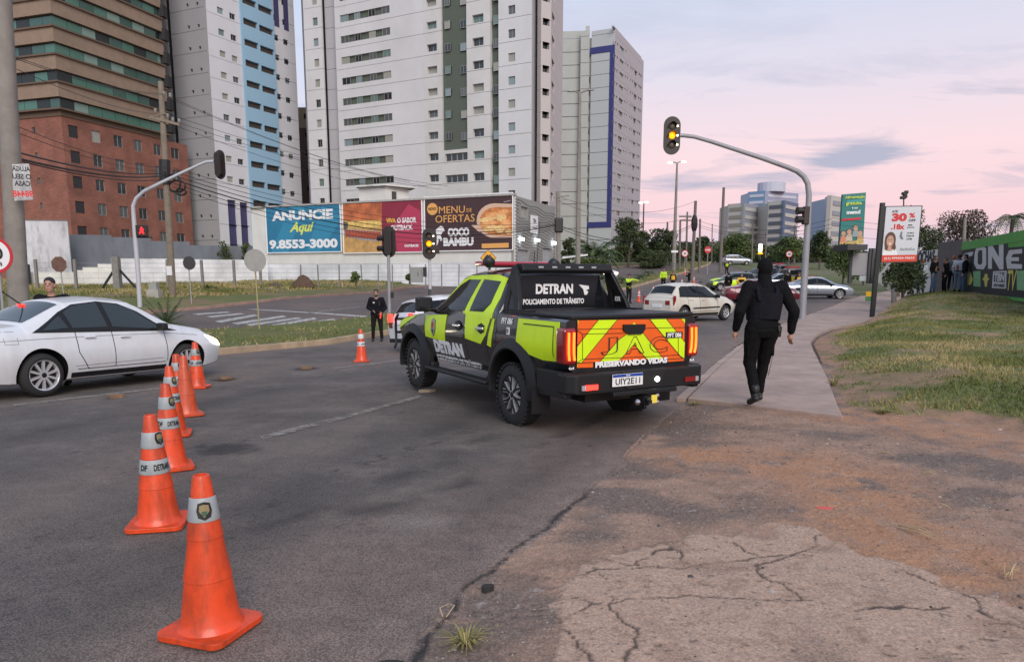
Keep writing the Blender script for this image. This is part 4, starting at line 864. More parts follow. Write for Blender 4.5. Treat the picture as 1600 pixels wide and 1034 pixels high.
# ---------------- billboards
BT = {}
def board(label, x0, x1, yt, yb, m, face):
    r = empty('billboard', label=label, cat='billboard', group='billboards on the white building'); u0, zt = face.uz(x0, yt); u1, _ = face.uz(x1, yt); _, zb = face.uz(x0, yb)
    q = MB(); q.prism([(u0, zb), (u1, zb), (u1, zt), (u0, zt)], .06, .16, 0, face.M(0, 0)); q.build('panel', m, r)
    fr = MB()
    for a, b in (((u0, zb), (u1, zb)), ((u1, zb), (u1, zt)), ((u1, zt), (u0, zt)), ((u0, zt), (u0, zb))): fr.beam(face.pt(a[0], a[1], .11), face.pt(b[0], b[1], .11), .2, .1)
    fr.build('frame', WHITE, r); r['u'] = 0
    del r['u']
    def loc(px_, py_, out=.165): a, b = face.uz(px_, py_); return face.M(a, b, out)
    def wid(px0, px1, py_): return abs(face.uz(px1, py_)[0] - face.uz(px0, py_)[0])
    def hei(px_, ya, yb_): return abs(face.uz(px_, ya)[1] - face.uz(px_, yb_)[1])
    def tx(s, a, b, ya, yb_, m_, bold=.04, **k): return text('lettering', s, wid(a, b, ya), hei((a + b) / 2, ya, yb_), loc((a + b) / 2, (ya + yb_) / 2), m_, r, bold, .01, **k)
    def poly(pts, m_, nm='print', t=.004, base=.163):
        q = MB(); q.prism([face.uz(*p) for p in pts], base, base + t, 0, face.M(0, 0)); return q.build(nm, m_, r)
    return r, tx, poly, loc
f = Face(*line(396, 804, 78.5, 66, 400), wb)
r, tx, poly, loc = board('blue billboard offering advertising space in white and yellow letters', 416, 532.5, 323.5, 395.5, mat('print_blue', (.02, .17, .30), .55, var=.12, vscale=.6), f)
PB2 = mat('print_blue_light', (.03, .22, .36), .55)
poly([(455, 324), (478, 322), (452, 395), (425, 395)], PB2); poly([(505, 321), (531, 335), (531, 350), (500, 395), (480, 395)], PB2, base=.1635)
tx('ANUNCIE', 425.5, 521, 328.5, 344, LWHITE, .05); tx('Aqui', 454, 492, 347, 367, mat('print_yellowgreen', (.65, .70, .12), .6), .03, shear=.4); tx('9.8553-3000', 421.5, 528, 374, 388.5, LWHITE, .05)
r, tx, poly, loc = board('red and orange billboard with a tray of ribs and the words viva o sabor', 536, 660, 317.5, 396, mat('print_crimson', (.24, .02, .045), .55, var=.15, vscale=.6), f)
poly([(536.5, 319), (598, 317), (598, 344), (536.5, 345)], mat('print_ember', (.50, .14, .05), .6, var=.5, vscale=.8)); poly([(536.5, 345), (598, 344), (598, 395), (536.5, 395.5)], mat('print_wood', (.50, .29, .10), .6, var=.3, vscale=2.))
poly([(546, 347), (596, 345), (598, 355), (560, 357), (546, 355)], mat('print_fries', (.70, .48, .14), .6, var=.35, vscale=3.), t=.02)
poly([(537, 362), (543, 358), (598, 362), (598, 377), (575, 376), (545, 371), (537, 366)], mat('print_tray', (.34, .33, .33), .5), t=.02)
for i in range(12): poly([(541 + i * 4.7, 360 + i * .3), (544.5 + i * 4.7, 358.5 + i * .3), (546.5 + i * 4.7, 369 + i * .4), (542.5 + i * 4.7, 371 + i * .4)], mat('print_ribs', (.36, .07, .03), .5, var=.3, vscale=6), 'print', .05 + .002 * i)
poly([(536.5, 346), (545, 348), (545, 357), (537, 360)], mat('print_bowl', (.10, .08, .06), .5), t=.025)
poly([(640, 319), (659, 330), (659, 394), (622, 394), (618, 350)], mat('print_rose', (.42, .04, .09), .6))
tx('VIVA', 605, 620, 341, 349, mat('print_gold', (.75, .42, .06), .6), .04); tx('O SABOR', 622, 652, 340, 348.5, LWHITE, .04); tx('OUTBACK.', 612, 647, 351.5, 360, LWHITE, .04); tx('OUTBACK', 633.5, 656, 382, 386, LWHITE, .05)
poly([(633, 381), (645, 378), (656, 381), (645, 380)], LWHITE)
r, tx, poly, loc = board('dark brown billboard with a seafood dish and orange menu lettering', 664, 802, 308.5, 393, mat('print_brown', (.055, .025, .028), .55, var=.15), f)
GO = mat('print_orange', (.72, .36, .10), .6)
poly([(677 + 8.3 * math.cos(a), 327 + 9.5 * math.sin(a)) for a in [i * .4488 for i in range(14)]], GO); tx('NOVO', 671, 683, 324.5, 329, LBLACK, .04)
tx('MENU', 687, 727.5, 322.5, 333.5, GO, .0); tx('DE', 730.5, 738.5, 326, 331.5, GO, .0); tx('OFERTAS', 681.5, 742.5, 336, 347.5, GO, .0)
tx('COCO', 701, 734.5, 356, 369.5, LWHITE, .06); tx('BAMBU', 694, 741, 371.5, 384.5, LWHITE, .06)
def blob(cx, cy, rx, ry, n=18, rot=0): return [(cx + rx * math.cos(a) * math.cos(rot) - ry * math.sin(a) * math.sin(rot), cy + rx * math.cos(a) * math.sin(rot) + ry * math.sin(a) * math.cos(rot)) for a in [i * 2 * math.pi / n for i in range(n)]]
poly([(690, 353), (694, 355), (696, 361), (692, 364), (690, 369), (693, 375), (690, 377), (687, 372), (686, 381), (683.5, 384), (684, 368), (682, 360), (686, 356)], LWHITE)
poly([(802, 319)] + [(774 + 28 * math.cos(a) * 1.0, 345 + 27 * math.sin(a)) for a in [R(270 - i * 15) for i in range(0, 13)]] + [(802, 371)], mat('print_plate', (.62, .42, .30), .5))
poly([(738, 352), (748, 352), (756, 362), (750, 363)], mat('print_plate', (.62, .42, .30), .5), base=.17)
poly([(802, 324)] + [(776 + 25 * math.cos(a), 346 + 22 * math.sin(a)) for a in [R(270 - i * 15) for i in range(0, 13)]] + [(802, 368)], mat('print_dish', (.55, .20, .06), .5, var=.4, vscale=3), base=.168)
for i, (a, b, c, d) in enumerate([(763, 343, 14, 4), (765, 350, 14, 4), (768, 357, 12, 4), (770, 336, 10, 4), (785, 340, 8, 7), (792, 350, 8, 8), (783, 358, 8, 6), (788, 332, 9, 4), (796, 362, 5, 4)]): poly(blob(a, b, c, d, 14, -.2), mat('print_shrimp' if i % 2 else 'print_rice', (.75, .36, .14) if i % 2 else (.78, .52, .22), .5, var=.3, vscale=4), base=.173 + .002 * i, t=.03)
poly([(754, 381), (796, 379.5), (796, 387), (754, 388)], GO); poly([(788, 315.5), (799, 313), (799, 314.5), (788, 317)], mat('print_faint', (.3, .25, .25), .6))
# ---------------- yard walls on the left
def wallseg(name, label, cat, segs, Ya, Yb, x0, x1, m, cap=None, th=.2, zb=-.8):
    r = empty(name, label=label, cat=cat); A, B_ = line(x0, x1, Ya, Yb, 430); fc = Face(A, B_, r)
    for (a, b, yt) in segs:
        ua, ub = fc.uz(a, 430)[0], fc.uz(b, 430)[0]; zt = fc.uz((a + b) / 2, yt)[1]
        MB().prism([(ua, zb), (ub - .01, zb), (ub - .01, zt), (ua, zt)], -th, 0, 0, fc.M(0, 0)).build('wall_section', m, r)
        if cap: MB().prism([(ua, zt), (ub - .01, zt), (ub - .01, zt + .08), (ua, zt + .08)], -th - .04, .04, 0, fc.M(0, 0)).build('coping', cap, r)
    return fc
WB2 = brick_mat('wall_block_painted', (.72, .71, .65), (.67, .66, .61), (.55, .54, .50), .6, .3)
wallseg('yard_wall', 'long white painted block wall stepping down behind the verge', 'wall', [(20, 118, 425), (118, 130, 422), (130, 154, 417.5), (154, 176, 412.5)], 62, 66, 20, 420, WB2)
wallseg('yard_wall', 'higher white block wall section running from the dark pole to the billboards', 'wall', [(176, 240, 404), (240, 300, 404.5), (300, 360, 405.5), (360, 419, 406)], 66.5, 76, 176, 419, WBLK)
DG = mat('wall_dark_grey', (.15, .165, .19), .9, var=.12, vscale=.6, damt=.5, dirt=(.08, .08, .09), dscale=.5)
wallseg('boundary_wall', 'dark blue grey wall rising behind the white one under the brick building', 'wall', [(110, 180, 367), (180, 240, 371), (240, 300, 377), (300, 402, 384)], 80, 86, 110, 402, DG)
SHW = mat('shed_white', (.56, .56, .58), .9, var=.1, vscale=.5, damt=.9, dirt=(.12, .12, .13), dscale=.7)
wallseg('shed_wall', 'mould stained white shed wall left of the dark grey wall', 'wall', [(22, 113, 345)], 76, 77, 22, 113, SHW, cap=DG)
wallseg('low_shed', 'black low box on top of the white wall beside the shed wall', 'shed', [(20, 46, 413)], 61.5, 61.5, 20, 60, BLACK)
# ---------------- tower with the blue frame
ft = empty('apartment_tower', label='grey apartment tower with a dark blue frame painted on its end wall', cat='tower')
GT = mat('tower_pale_grey', (.40, .41, .39), .85, var=.06, vscale=.3, damt=.2, dirt=(.25, .25, .24), dscale=.1); GT2 = mat('tower_blue_grey', (.42, .44, .45), .85, var=.04); NAVY = mat('frame_navy', (.03, .035, .16), .7); GTR = mat('tower_rose_grey', (.38, .36, .375), .85, var=.05)
A, B_ = line(874, 906, 187, 186.5, 200); f = Face(A, B_, ft); zt = f.uz(890, 47)[1]; zj = f.uz(890, 100)[1]
tower_face(f, 0, zt, zj, [], GT, 2.95, gap=.14, out=-1.0, u1=f.len)
A, B_ = line(905.5, 919, 186, 185.5, 200); tower_face(Face(A, B_, ft), 0, zt - .5, zj, [], GT, 2.95, gap=.1)
A, B_ = line(919, 922, 186.3, 186.2, 200); f = Face(A, B_, ft); hh = rep(f, 919.3, 921.9, 100, 110, 4, zt - 8, 2.95); tower_face(f, 0, zt - 2, zj, [(hh, 'one')], GT, 2.95, gap=0, g=0)
A, B_ = line(922, 958, 185.5, 183, 200); f = Face(A, B_, ft); ztf = f.uz(940, 47)[1]
tower_face(f, 0, ztf, zj, [], GT2, 2.95, gap=.1)
uR = f.uz(951, 200)[0]; zfa, zfb = f.uz(940, 83)[1], f.uz(940, 73)[1]; zfc, zfd = f.uz(930, 356)[1], f.uz(930, 347)[1]
q = MB()
q.prism([(-.3, zfa), (uR, zfa), (uR, zfd), (-.3, zfd), (-.3, zfc), (f.len + .02, zfc), (f.len + .02, zfb), (-.3, zfb)], .0, .12, 0, f.M(0, 0)); q.build('blue_frame', NAVY, ft)
A6, B6_ = line(958.5, 1003, 183, 209, 200); f = Face(A6, B6_, ft); cols = []
for a, b, k in ((960, 962, 0), (963.5, 965.5, 0), (968, 974.5, 1), (976.5, 978, 0), (979.8, 981.3, 0), (985, 986.5, 0), (988, 989.5, 0), (991, 995.5, 1), (998, 999.4, 0), (1000.6, 1002, 0)):
    s_ = .22 * (a - 960); cols.append((rep(f, a, b, 106 + s_ * 3.2, (112 if not k else 114) + s_ * 3.2, 14, 56.5, 2.95), 'one' if not k else 'two'))
tower_face(f, 0, 58.5, f.uz(965, 101)[1], cols, GTR, 2.95, depth=.5, gap=.04)
for a, b, yt2 in ((958.5, 965, 46), (965, 975, 62), (975, 987.5, 68), (988, 998, 97), (998, 1003, 108)): f.wall(58.5, max(58.8, f.uz((a + b) / 2, yt2)[1]), [], GTR, .5, 'parapet', f.uz(a, 60)[0], f.uz(b, 60)[0])
hollow('core', DARKG, [line(874, 875, 189, 189, 200)[0], line(919, 920, 187.2, 187, 200)[0], Vector((A6.x - 1, A6.y + .8, 0)), Vector((B6_.x - 1.2, B6_.y, 0)), Vector((B6_.x - 14, B6_.y + 12, 0)), line(874, 875, 205, 205, 200)[0]], 0, min(58.4, f.uz(960, 50)[1]), ft)
hollow('lift_house', GT, [line(915, 916, 188, 188, 60)[0], line(921, 922, 188, 188, 60)[0], line(921, 922, 191, 191, 60)[0], line(915, 916, 191, 191, 60)[0]], 50, P(918, 41, 188).z, ft)
# ---------------- far towers beyond the trees
def far_tower(label, xa, xc, xb, yt, ytb, Y, m1, m2, g1, g2, fl=3.4, name='office_tower', extra=None):
    r = empty(name, label=label, cat='tower'); A, B_ = line(xa, xc, Y + 6, Y, 350); C = line(xc, xb, Y, Y + 14, 350)[1]
    zt = P(xc, yt, Y).z; hollow('body', m1, [A, B_, B_ + Vector((0, 1, 0)), A + Vector((0, 1, 0))], 0, zt, r)
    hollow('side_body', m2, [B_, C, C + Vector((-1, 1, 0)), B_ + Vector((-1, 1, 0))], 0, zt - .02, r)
    hollow('back', m1, [A + Vector((.1, .5, 0)), B_ + Vector((0, .8, 0)), C + Vector((-.5, .5, 0)), C + Vector((-4, 12, 0)), A + Vector((0, 14, 0))], 0, zt - .5, r)
    for fc, g_ in ((Face(A, B_, r), g1), (Face(B_, C, r), g2)):
        me = None; z = zt - 3.2
        while z > 4:
            if me is None:
                q = MB(); q.prism([(fc.len * .08, 0), (fc.len * .92, 0), (fc.len * .92, 1.5), (fc.len * .08, 1.5)], -.2, .25, 0, fc.M(0, 0)); me = q.build('window_band', g_, r); me.location.z = z
            else: inst(me, 'window_band', r, (0, 0, z))
            z -= fl
    return r
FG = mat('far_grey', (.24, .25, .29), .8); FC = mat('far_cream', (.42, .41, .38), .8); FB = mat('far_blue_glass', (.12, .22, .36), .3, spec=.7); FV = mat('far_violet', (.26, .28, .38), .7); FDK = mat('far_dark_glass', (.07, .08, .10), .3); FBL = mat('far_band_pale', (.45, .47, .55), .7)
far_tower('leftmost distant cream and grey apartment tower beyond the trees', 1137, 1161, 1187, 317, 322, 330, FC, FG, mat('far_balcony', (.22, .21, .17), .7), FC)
r = far_tower('tallest distant tower of blue glass with violet bands', 1167, 1193, 1245, 298, 302, 420, FB, FV, FBL, FBL, 3.6)
q = MB(); c_ = P(1205, 298, 428); q.lathe([(7.5, -1), (7.5, 4), (7, 4.2)], 20, 0, Matrix.Translation(c_)); q.build('roof_drum', FBL, r)
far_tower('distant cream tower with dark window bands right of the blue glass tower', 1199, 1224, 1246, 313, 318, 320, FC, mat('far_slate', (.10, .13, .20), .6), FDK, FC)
far_tower('distant glass and concrete tower partly hidden by the teal banner', 1288, 1296, 1333, 305, 308, 260, FB, FC, FB, FG)
# ================================================================== VEGETATION
def leaf_mat(name, a, b, c):
    m = bpy.data.materials.new(name); m.use_nodes = True; t = m.node_tree; bs = t.nodes['Principled BSDF']; bs.inputs['Roughness'].default_value = .7; bs.inputs['Specular IOR Level'].default_value = .3
    at = N(t, 'ShaderNodeAttribute', attribute_name='tone'); r = ramp(t, [(0, a), (.5, b), (1, c)]); L(t, at.outputs['Fac'], r.inputs[0]); L(t, r.outputs[0], bs.inputs['Base Color']); return m
LF_D = leaf_mat('leaves_dark', (.022, .035, .016), (.045, .065, .025), (.085, .105, .035)); LF_G = leaf_mat('leaves_green', (.035, .06, .02), (.075, .11, .035), (.13, .16, .05)); LF_B = leaf_mat('leaves_brown', (.05, .04, .028), (.075, .06, .04), (.11, .085, .05)); LF_P = leaf_mat('palm_leaves', (.03, .055, .025), (.06, .10, .035), (.12, .16, .06))
BARK = mat('bark', (.10, .08, .062), .95, var=.25, vscale=6, bump=.6, bscale=15)
def leaves(name, pts, size, m, parent, seed=0, elong=1.6):
    rg = np.random.RandomState(seed); n = len(pts); c = np.array(pts)
    u = rg.randn(n, 3); u /= np.linalg.norm(u, axis=1)[:, None]; w = rg.randn(n, 3); w -= u * (u * w).sum(1)[:, None]; w /= np.linalg.norm(w, axis=1)[:, None]
    s = (size * (.6 + .8 * rg.rand(n)))[:, None]
    v = np.stack([c - u * s * elong, c + w * s * .7, c + u * s * elong, c - w * s * .7], 1).reshape(-1, 3).astype(np.float32)
    me = bpy.data.meshes.new(name); me.vertices.add(4 * n); me.vertices.foreach_set('co', v.ravel()); me.loops.add(4 * n); me.loops.foreach_set('vertex_index', np.arange(4 * n, dtype=np.int32)); me.polygons.add(n)
    me.polygons.foreach_set('loop_start', np.arange(0, 4 * n, 4, dtype=np.int32)); me.polygons.foreach_set('loop_total', np.full(n, 4, dtype=np.int32)); me.update(calc_edges=True)
    at = me.attributes.new('tone', 'FLOAT', 'POINT'); tone = np.clip(rg.rand(n) * .7 + .35 * vn(c[:, 0], c[:, 2] + c[:, 1], 1.1, 3), 0, 1); at.data.foreach_set('value', np.repeat(tone, 4).astype(np.float32))
    me.materials.append(m); o = bpy.data.objects.new(name, me); COL.objects.link(o); o.parent = parent; return o
def tree(label, pxc, base_y, top_y, wpx, Y, m=None, lf=None, n=2600, trunk_frac=.28, name='tree', cat='tree', group=None, seed=None, zbase=None, lobes=9, size=None):
    seed = seed or int(pxc * 7 + Y); rg = random.Random(seed); p = P(pxc, base_y, Y); top = P(pxc, top_y, Y).z; zb = T(p.x, Y) if zbase is None else zbase; H = top - zb; W = wpx / F_PX * Y
    r = empty(name, (p.x, Y, zb), rg.uniform(0, 6), label, cat, group); m = m or LF_D
    q = MB(); tr = max(.06, H * .022); lean = (rg.uniform(-.05, .05) * H, rg.uniform(-.05, .05) * H)
    q.tube([(0, 0, -.3), (lean[0] * .3, lean[1] * .3, H * .2), (lean[0], lean[1], H * .5), (lean[0] * 1.3, lean[1] * 1.2, H * .8)], [tr * 1.5, tr, tr * .7, tr * .25], 7)
    L_ = []
    for i in range(lobes):
        a = i * 2.4 + rg.random(); zf = trunk_frac + (.95 - trunk_frac) * ((i + .5) / lobes); rad = W * .5 * (.95 if zf < .75 else .6) * rg.uniform(.35, .72)
        c = Vector((math.cos(a) * rad, math.sin(a) * rad, H * zf)); R_ = W * rg.uniform(.15, .26); L_.append((c, (R_ * 1.15, R_ * 1.15, min(R_ * .85, H * .17))))
        s_ = Vector((lean[0] * zf, lean[1] * zf, H * max(.15, zf - .22))); q.tube([s_, s_.lerp(c, .5) + Vector((0, 0, H * .02)), c], [tr * .5, tr * .3, tr * .1], 5)
    q.build('trunk', BARK, r, 60)
    pts = []; rn = np.random.RandomState(seed)
    for c, rr in L_:
        k = n // lobes; d = rn.randn(k, 3); d /= np.linalg.norm(d, axis=1)[:, None]; ra = rn.rand(k) ** .4 * (1 + .3 * (vn(d[:, 0] * 2 + 5, d[:, 2] * 2 + c.x, 2, seed % 50) - .3))
        pts.append(np.array(c) + d * np.array(rr) * ra[:, None])
    pts = np.concatenate(pts); pts = pts[pts[:, 2] < H * 1.02]
    leaves('crown', pts, size or max(.035, Y / F_PX * 1.25), m, r, seed)
    return r
BGT = 'trees beyond the junction'
tree('tallest dark tree right of the blue framed tower, above the parked headlights', 982, 412, 341, 50, 112, n=4200, seed=3)
tree('round dark tree between the two tallest dark trees behind the far carriageway', 1006, 412, 362, 36, 116, n=2800, seed=11)
tree('broad dark tree behind the tall double lamp post', 1040, 412, 359, 50, 114, n=3600, seed=12)
tree('low dark tree behind the round speed limit sign', 1072, 410, 378, 30, 120, n=1800, seed=13)
tree('loose dark tree between the utility poles and the stop sign', 1096, 408, 370, 40, 150, n=2200, seed=14)
tree('bushy green tree in front of the cream distant tower', 1147, 408, 366, 58, 160, m=LF_G, n=3600, seed=15)
tree('low green tree under the distant slate towers', 1192, 410, 388, 36, 170, m=LF_G, n=1500, seed=18)
tree('green tree beside the bent signal pole', 1235, 410, 371, 56, 120, m=LF_G, n=3200, seed=16)
tree('dark green tree left of the teal banner', 1281, 408, 362, 40, 105, n=2600, seed=17)
tree('spreading bright green tree under the teal banner', 1318, 430, 383, 66, 62, m=LF_G, n=3800, seed=19, trunk_frac=.45)
tree('dark tree beside the corner of the grey cladded building', 887, 415, 371, 26, 84, n=1800, seed=20)
tree('low dark bushes behind the driveway', 1020, 413, 392, 70, 108, n=3000, seed=21, trunk_frac=.1, name='bush', cat='bush')
tree('leafy tree standing behind the white discount sign', 1404, 440, 323, 74, 52, n=4600, seed=22, m=LF_D)
tree('large brownish round tree beyond the graffiti wall', 1497, 440, 331, 104, 62, m=LF_B, n=7000, seed=23, trunk_frac=.3, lobes=14)
tree('second brown tree leaning over the roof left of the graffiti wall', 1447, 440, 352, 62, 58, m=LF_D, n=3600, seed=24, lobes=10)
tree('low green tree behind the bus shelter', 1350, 430, 392, 40, 70, m=LF_G, n=1800, seed=25)
tree('tangled shrub with pinkish blooms beside the black sign post', 1409, 490, 408, 66, G(1405, 490).y, m=LF_D, n=2600, seed=26, trunk_frac=.45, name='shrub_tree', zbase=G(1405, 490).z + .2, size=.05)
for i, (a, b, w_, Y) in enumerate([(352, 376, 24, 84), (383, 377, 18, 84)]):
    tree(['leafy garden plant peeping over the dark grey wall', 'smaller garden plant over the dark grey wall beside the billboards'][i], a, 400, b, w_, Y, m=LF_G, n=500, name='shrub', cat='shrub', seed=30 + i)
for i, (a, by, ty, w_) in enumerate([(556, 441, 425, 14), (475, 446, 431, 10), (330, 459, 446, 34), (640, 438, 428, 12)]):
    Y = 60 if a > 400 else 50
    tree(['green weed bush against the white wall below the ribs billboard', 'small dry weed clump beside the brown mound', 'long low weeds growing along the foot of the wire fence', 'small weed clump behind the signal posts'][i], a, by, ty, w_, Y, m=LF_G, n=420, name='weed_bush', cat='bush', seed=40 + i, trunk_frac=.1, zbase=P(a, by, Y).z)
M_FR = LF_P
def frond(mb, tones, base, az, length, rise, droop, leaflet, n=16, wide=.5, tone=.5):
    pts = []; a = Vector((math.cos(az), math.sin(az), 0))
    for i in range(9):
        t_ = i / 8; pts.append(Vector(base) + a * length * t_ * (1 - .12 * t_) + Vector((0, 0, rise * t_ - droop * t_ * t_)))
    o = len(mb.v); mb.tube(pts, [length * .012 * (1 - .8 * i / 8) + .003 for i in range(9)], 4, caps=False); side = Vector((-a.y, a.x, 0))
    for i in range(n):
        t_ = .12 + .86 * i / n; k = t_ * 8; j = min(int(k), 7); p = pts[j].lerp(pts[j + 1], k - j); d = (pts[j + 1] - pts[j]).normalized(); ll = leaflet * math.sin(math.pi * min(1, t_ * .8 + .2)) ** .6
        for s in (-1, 1):
            e = p + (d * .55 + side * s * .85).normalized() * ll + Vector((0, 0, -ll * random.uniform(.15, .45))); w_ = d * leaflet * .08 * wide * 2
            mb.add([p - w_, p + w_, e], [(0, 1, 2)])
def palm(label, loc, trunk_h, tr, nf, flen, leaflet, rise=.55, droop=.7, name='palm', nl=16, scale_base=1.0, group=None, seed=1, upright=0.):
    random.seed(seed); r = empty(name, loc, random.uniform(0, 6), label, 'palm' if name != 'agave' else 'plant', group)
    q = MB(); k = 8; q.tube([(0.02 * i, 0, trunk_h * i / k - .1) for i in range(k + 1)], [tr * (1.25 - .25 * i / k) * (1 + .08 * (i % 2)) for i in range(k + 1)], 8); q.build('trunk', BARK, r, 50)
    for i in range(nf):
        q = MB(); az = i * 2.39996 + random.uniform(-.2, .2); t_ = i / nf; up = rise * (1.35 - 1.2 * t_) + upright * (1 - t_); frond(q, None, (0.02 * k, 0, trunk_h), az, flen * random.uniform(.85, 1.05), flen * up, flen * droop * random.uniform(.85, 1.15), leaflet, nl)
        o = q.build('frond', M_FR, r); at = o.data.attributes.new('tone', 'FLOAT', 'POINT'); at.data.foreach_set('value', np.full(len(o.data.vertices), random.uniform(.15, .85), dtype=np.float32))
    return r
g_ = P(931, 412, 92); palm('large feather palm on the hedged corner before the blue framed tower', (g_.x, 92, T(g_.x, 92)), 2.2, .35, 34, 4.2, .9, .95, .75, nl=20, seed=5)
g_ = P(1577, 376, 58); palm('tall slim palm rising behind the graffiti wall', (g_.x, 58, P(1577, 420, 58).z), P(1577, 340, 58).z - P(1577, 420, 58).z, .13, 15, 2.1, .55, .5, .95, nl=14, seed=6)
for i, (a, b, s_) in enumerate([(948, 441, 1.0), (971, 446, 1.15), (997, 439, .95), (1014, 434, 1.2), (925, 447, .8)]):
    g_ = G(a, b); palm(['small cycad second from the pickup on the median', 'small cycad behind the officer with outstretched arm', 'small cycad between the two groups of officers', 'tallest cycad on the median, left of the officers in lime jackets', 'cycad nearest the pickup roof on the median'][i], g_ + Vector((0, 0, .1)), .35 * s_, .12, 16, 1.15 * s_, .32, .7, .75, name='cycad', nl=12, seed=50 + i, group='cycads on the median')
for i, (a, b, s_) in enumerate([(1046, 425, 1.0), (1066, 417, 1.2), (1071, 414, 1.5), (1085, 413, 1.3), (1096, 412, 1.0)]):
    g_ = G(a, b); palm(['young palm on the median above the officers in lime', 'young palm on the median under the speed limit sign', 'tall young palm beside the one under the speed limit sign', 'young palm on the median left of the stop sign', 'young palm on the median nearest the stop sign'][i], g_ + Vector((0, 0, .1)), 1.0 * s_, .05, 8, .9 * s_, .3, .7, .9, name='young_palm', nl=9, seed=60 + i, group='young palms on the median')
g_ = G(258, 508); palm('spiky fan plant between the white saloon and the zebra crossing', g_ + Vector((0, 0, -.05)),   .12, .12, 26, .95, .18, 1.0, .35, name='agave', nl=18, seed=70, upright=.3)
g_ = G(1302, 628)
# hedge and mounds
def hedge(label, x0, x1, yt, yb, Y, m=LF_G, n=3000):
    A, B_ = P(x0, yb, Y), P(x1, yb, Y); zt = P(x0, yt, Y).z; z0 = A.z; r = empty('hedge', (A.x, Y, z0), 0, label, 'hedge'); W = B_.x - A.x; H = zt - z0
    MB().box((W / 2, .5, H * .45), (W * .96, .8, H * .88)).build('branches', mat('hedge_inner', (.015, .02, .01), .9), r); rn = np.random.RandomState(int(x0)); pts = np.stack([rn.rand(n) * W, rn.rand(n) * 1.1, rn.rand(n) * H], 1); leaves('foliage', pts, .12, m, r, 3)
hedge('clipped green hedge round the corner plot before the feather palm', 906, 946, 405, 418, 80)
def mound(label, px_, py_, w, h, m, Y=None, name='earth_mound', cat='mound'):
    g_ = G(px_, py_) if Y is None else P(px_, py_, Y); q = MB(); n = 18; vs = []; fs = []; rn = random.Random(int(px_))
    for j in range(7):
        for i in range(n):
            a = 2 * math.pi * i / n; rr = (1 - j / 6) ** .6 * (1 + rn.uniform(-.14, .14)); vs.append((math.cos(a) * w / 2 * rr, math.sin(a) * w * .35 * rr, h * (j / 6) * (1 + rn.uniform(-.08, .08)) - .05))
    for j in range(6):
        for i in range(n): fs.append((j * n + i, j * n + (i + 1) % n, (j + 1) * n + (i + 1) % n, (j + 1) * n + i))
    q.add(vs, fs); q.v = [(v[0] + g_.x, v[1] + g_.y, v[2] + g_.z) for v in q.v]; return tag(q.build(name, m, None, 60), label, cat)
mound('brown earth mound at the foot of the white wall below the blue billboard', 474, 447, 1.9, .85, mat('mound_brown', (.10, .06, .04), .95, var=.3, vscale=5, bump=.8), 56)
mound('low dark heap of soil left of the brown mound', 430, 447, 1.3, .3, mat('mound_dark', (.09, .065, .05), .95, var=.3), 55)
mound('grey rubble lying in the lawn before the graffiti wall', 1518, 476, 1.1, .22, mat('rubble_grey', (.16, .15, .14), .95, var=.4, vscale=9), None, 'rubble_heap', 'rubble')
mound('reddish bare soil heap in the middle of the lawn', 1442, 494, 1.2, .12, mat('soil_red', (.22, .10, .06), .95, var=.3), None, 'earth_mound')

# the far band of woodland and garden walls that closes the view behind the road
rn = np.random.RandomState(77); pts = []
for i in range(46):
    a = 950 + i * 8.2 + rn.uniform(-3, 3); Yw = rn.uniform(165, 200); zb = 4.1; h_ = P(a, rn.uniform(374, 392), Yw).z; w_ = rn.uniform(2.2, 4.2)
    d = rn.randn(330, 3); d /= np.linalg.norm(d, axis=1)[:, None]; c0 = P(a, 400, Yw); ra = rn.rand(330) ** .4
    pts.append(np.array([c0.x, Yw, (zb + h_) / 2]) + d * np.array([w_, w_, (h_ - zb) / 2 + .4]) * ra[:, None])
o = leaves('woodland', np.concatenate(pts), .26, LF_D, None, 9); tag(o, 'dark band of distant woodland behind the far end of the road', 'woodland', kind='stuff')
# ================================================================== STREET FURNITURE
def onpx(px_, py_, Y): return P(px_, py_, Y)
def stadium(w, h, n=10):
    r = w / 2; k = h / 2 - r; return [(r * math.cos(a), k + r * math.sin(a)) for a in [math.pi * i / n for i in range(n + 1)]] + [(r * math.cos(a), -k + r * math.sin(a)) for a in [math.pi + math.pi * i / n for i in range(n + 1)]]
LENS_OFF = mat('lens_unlit', (.11, .08, .055), .35); LENS_Y = mat('lens_amber_lit', (1, .4, .02), .3, emit=(1., .25, .0), estr=2.4); LENS_R = mat('lens_red_lit', (1, .02, .02), .3, emit=(1, .02, .03), estr=1.6); LED = mat('led_white', (1, 1, 1), .3, emit=(1, .85, .7), estr=6.)
SIGNALB = mat('signal_black', (.02, .014, .012), .5); POLE = mat('pole_grey', (.29, .285, .30), .55, .2, var=.1, vscale=2); POLEL = mat('pole_light_grey', (.46, .47, .50), .5, .1)
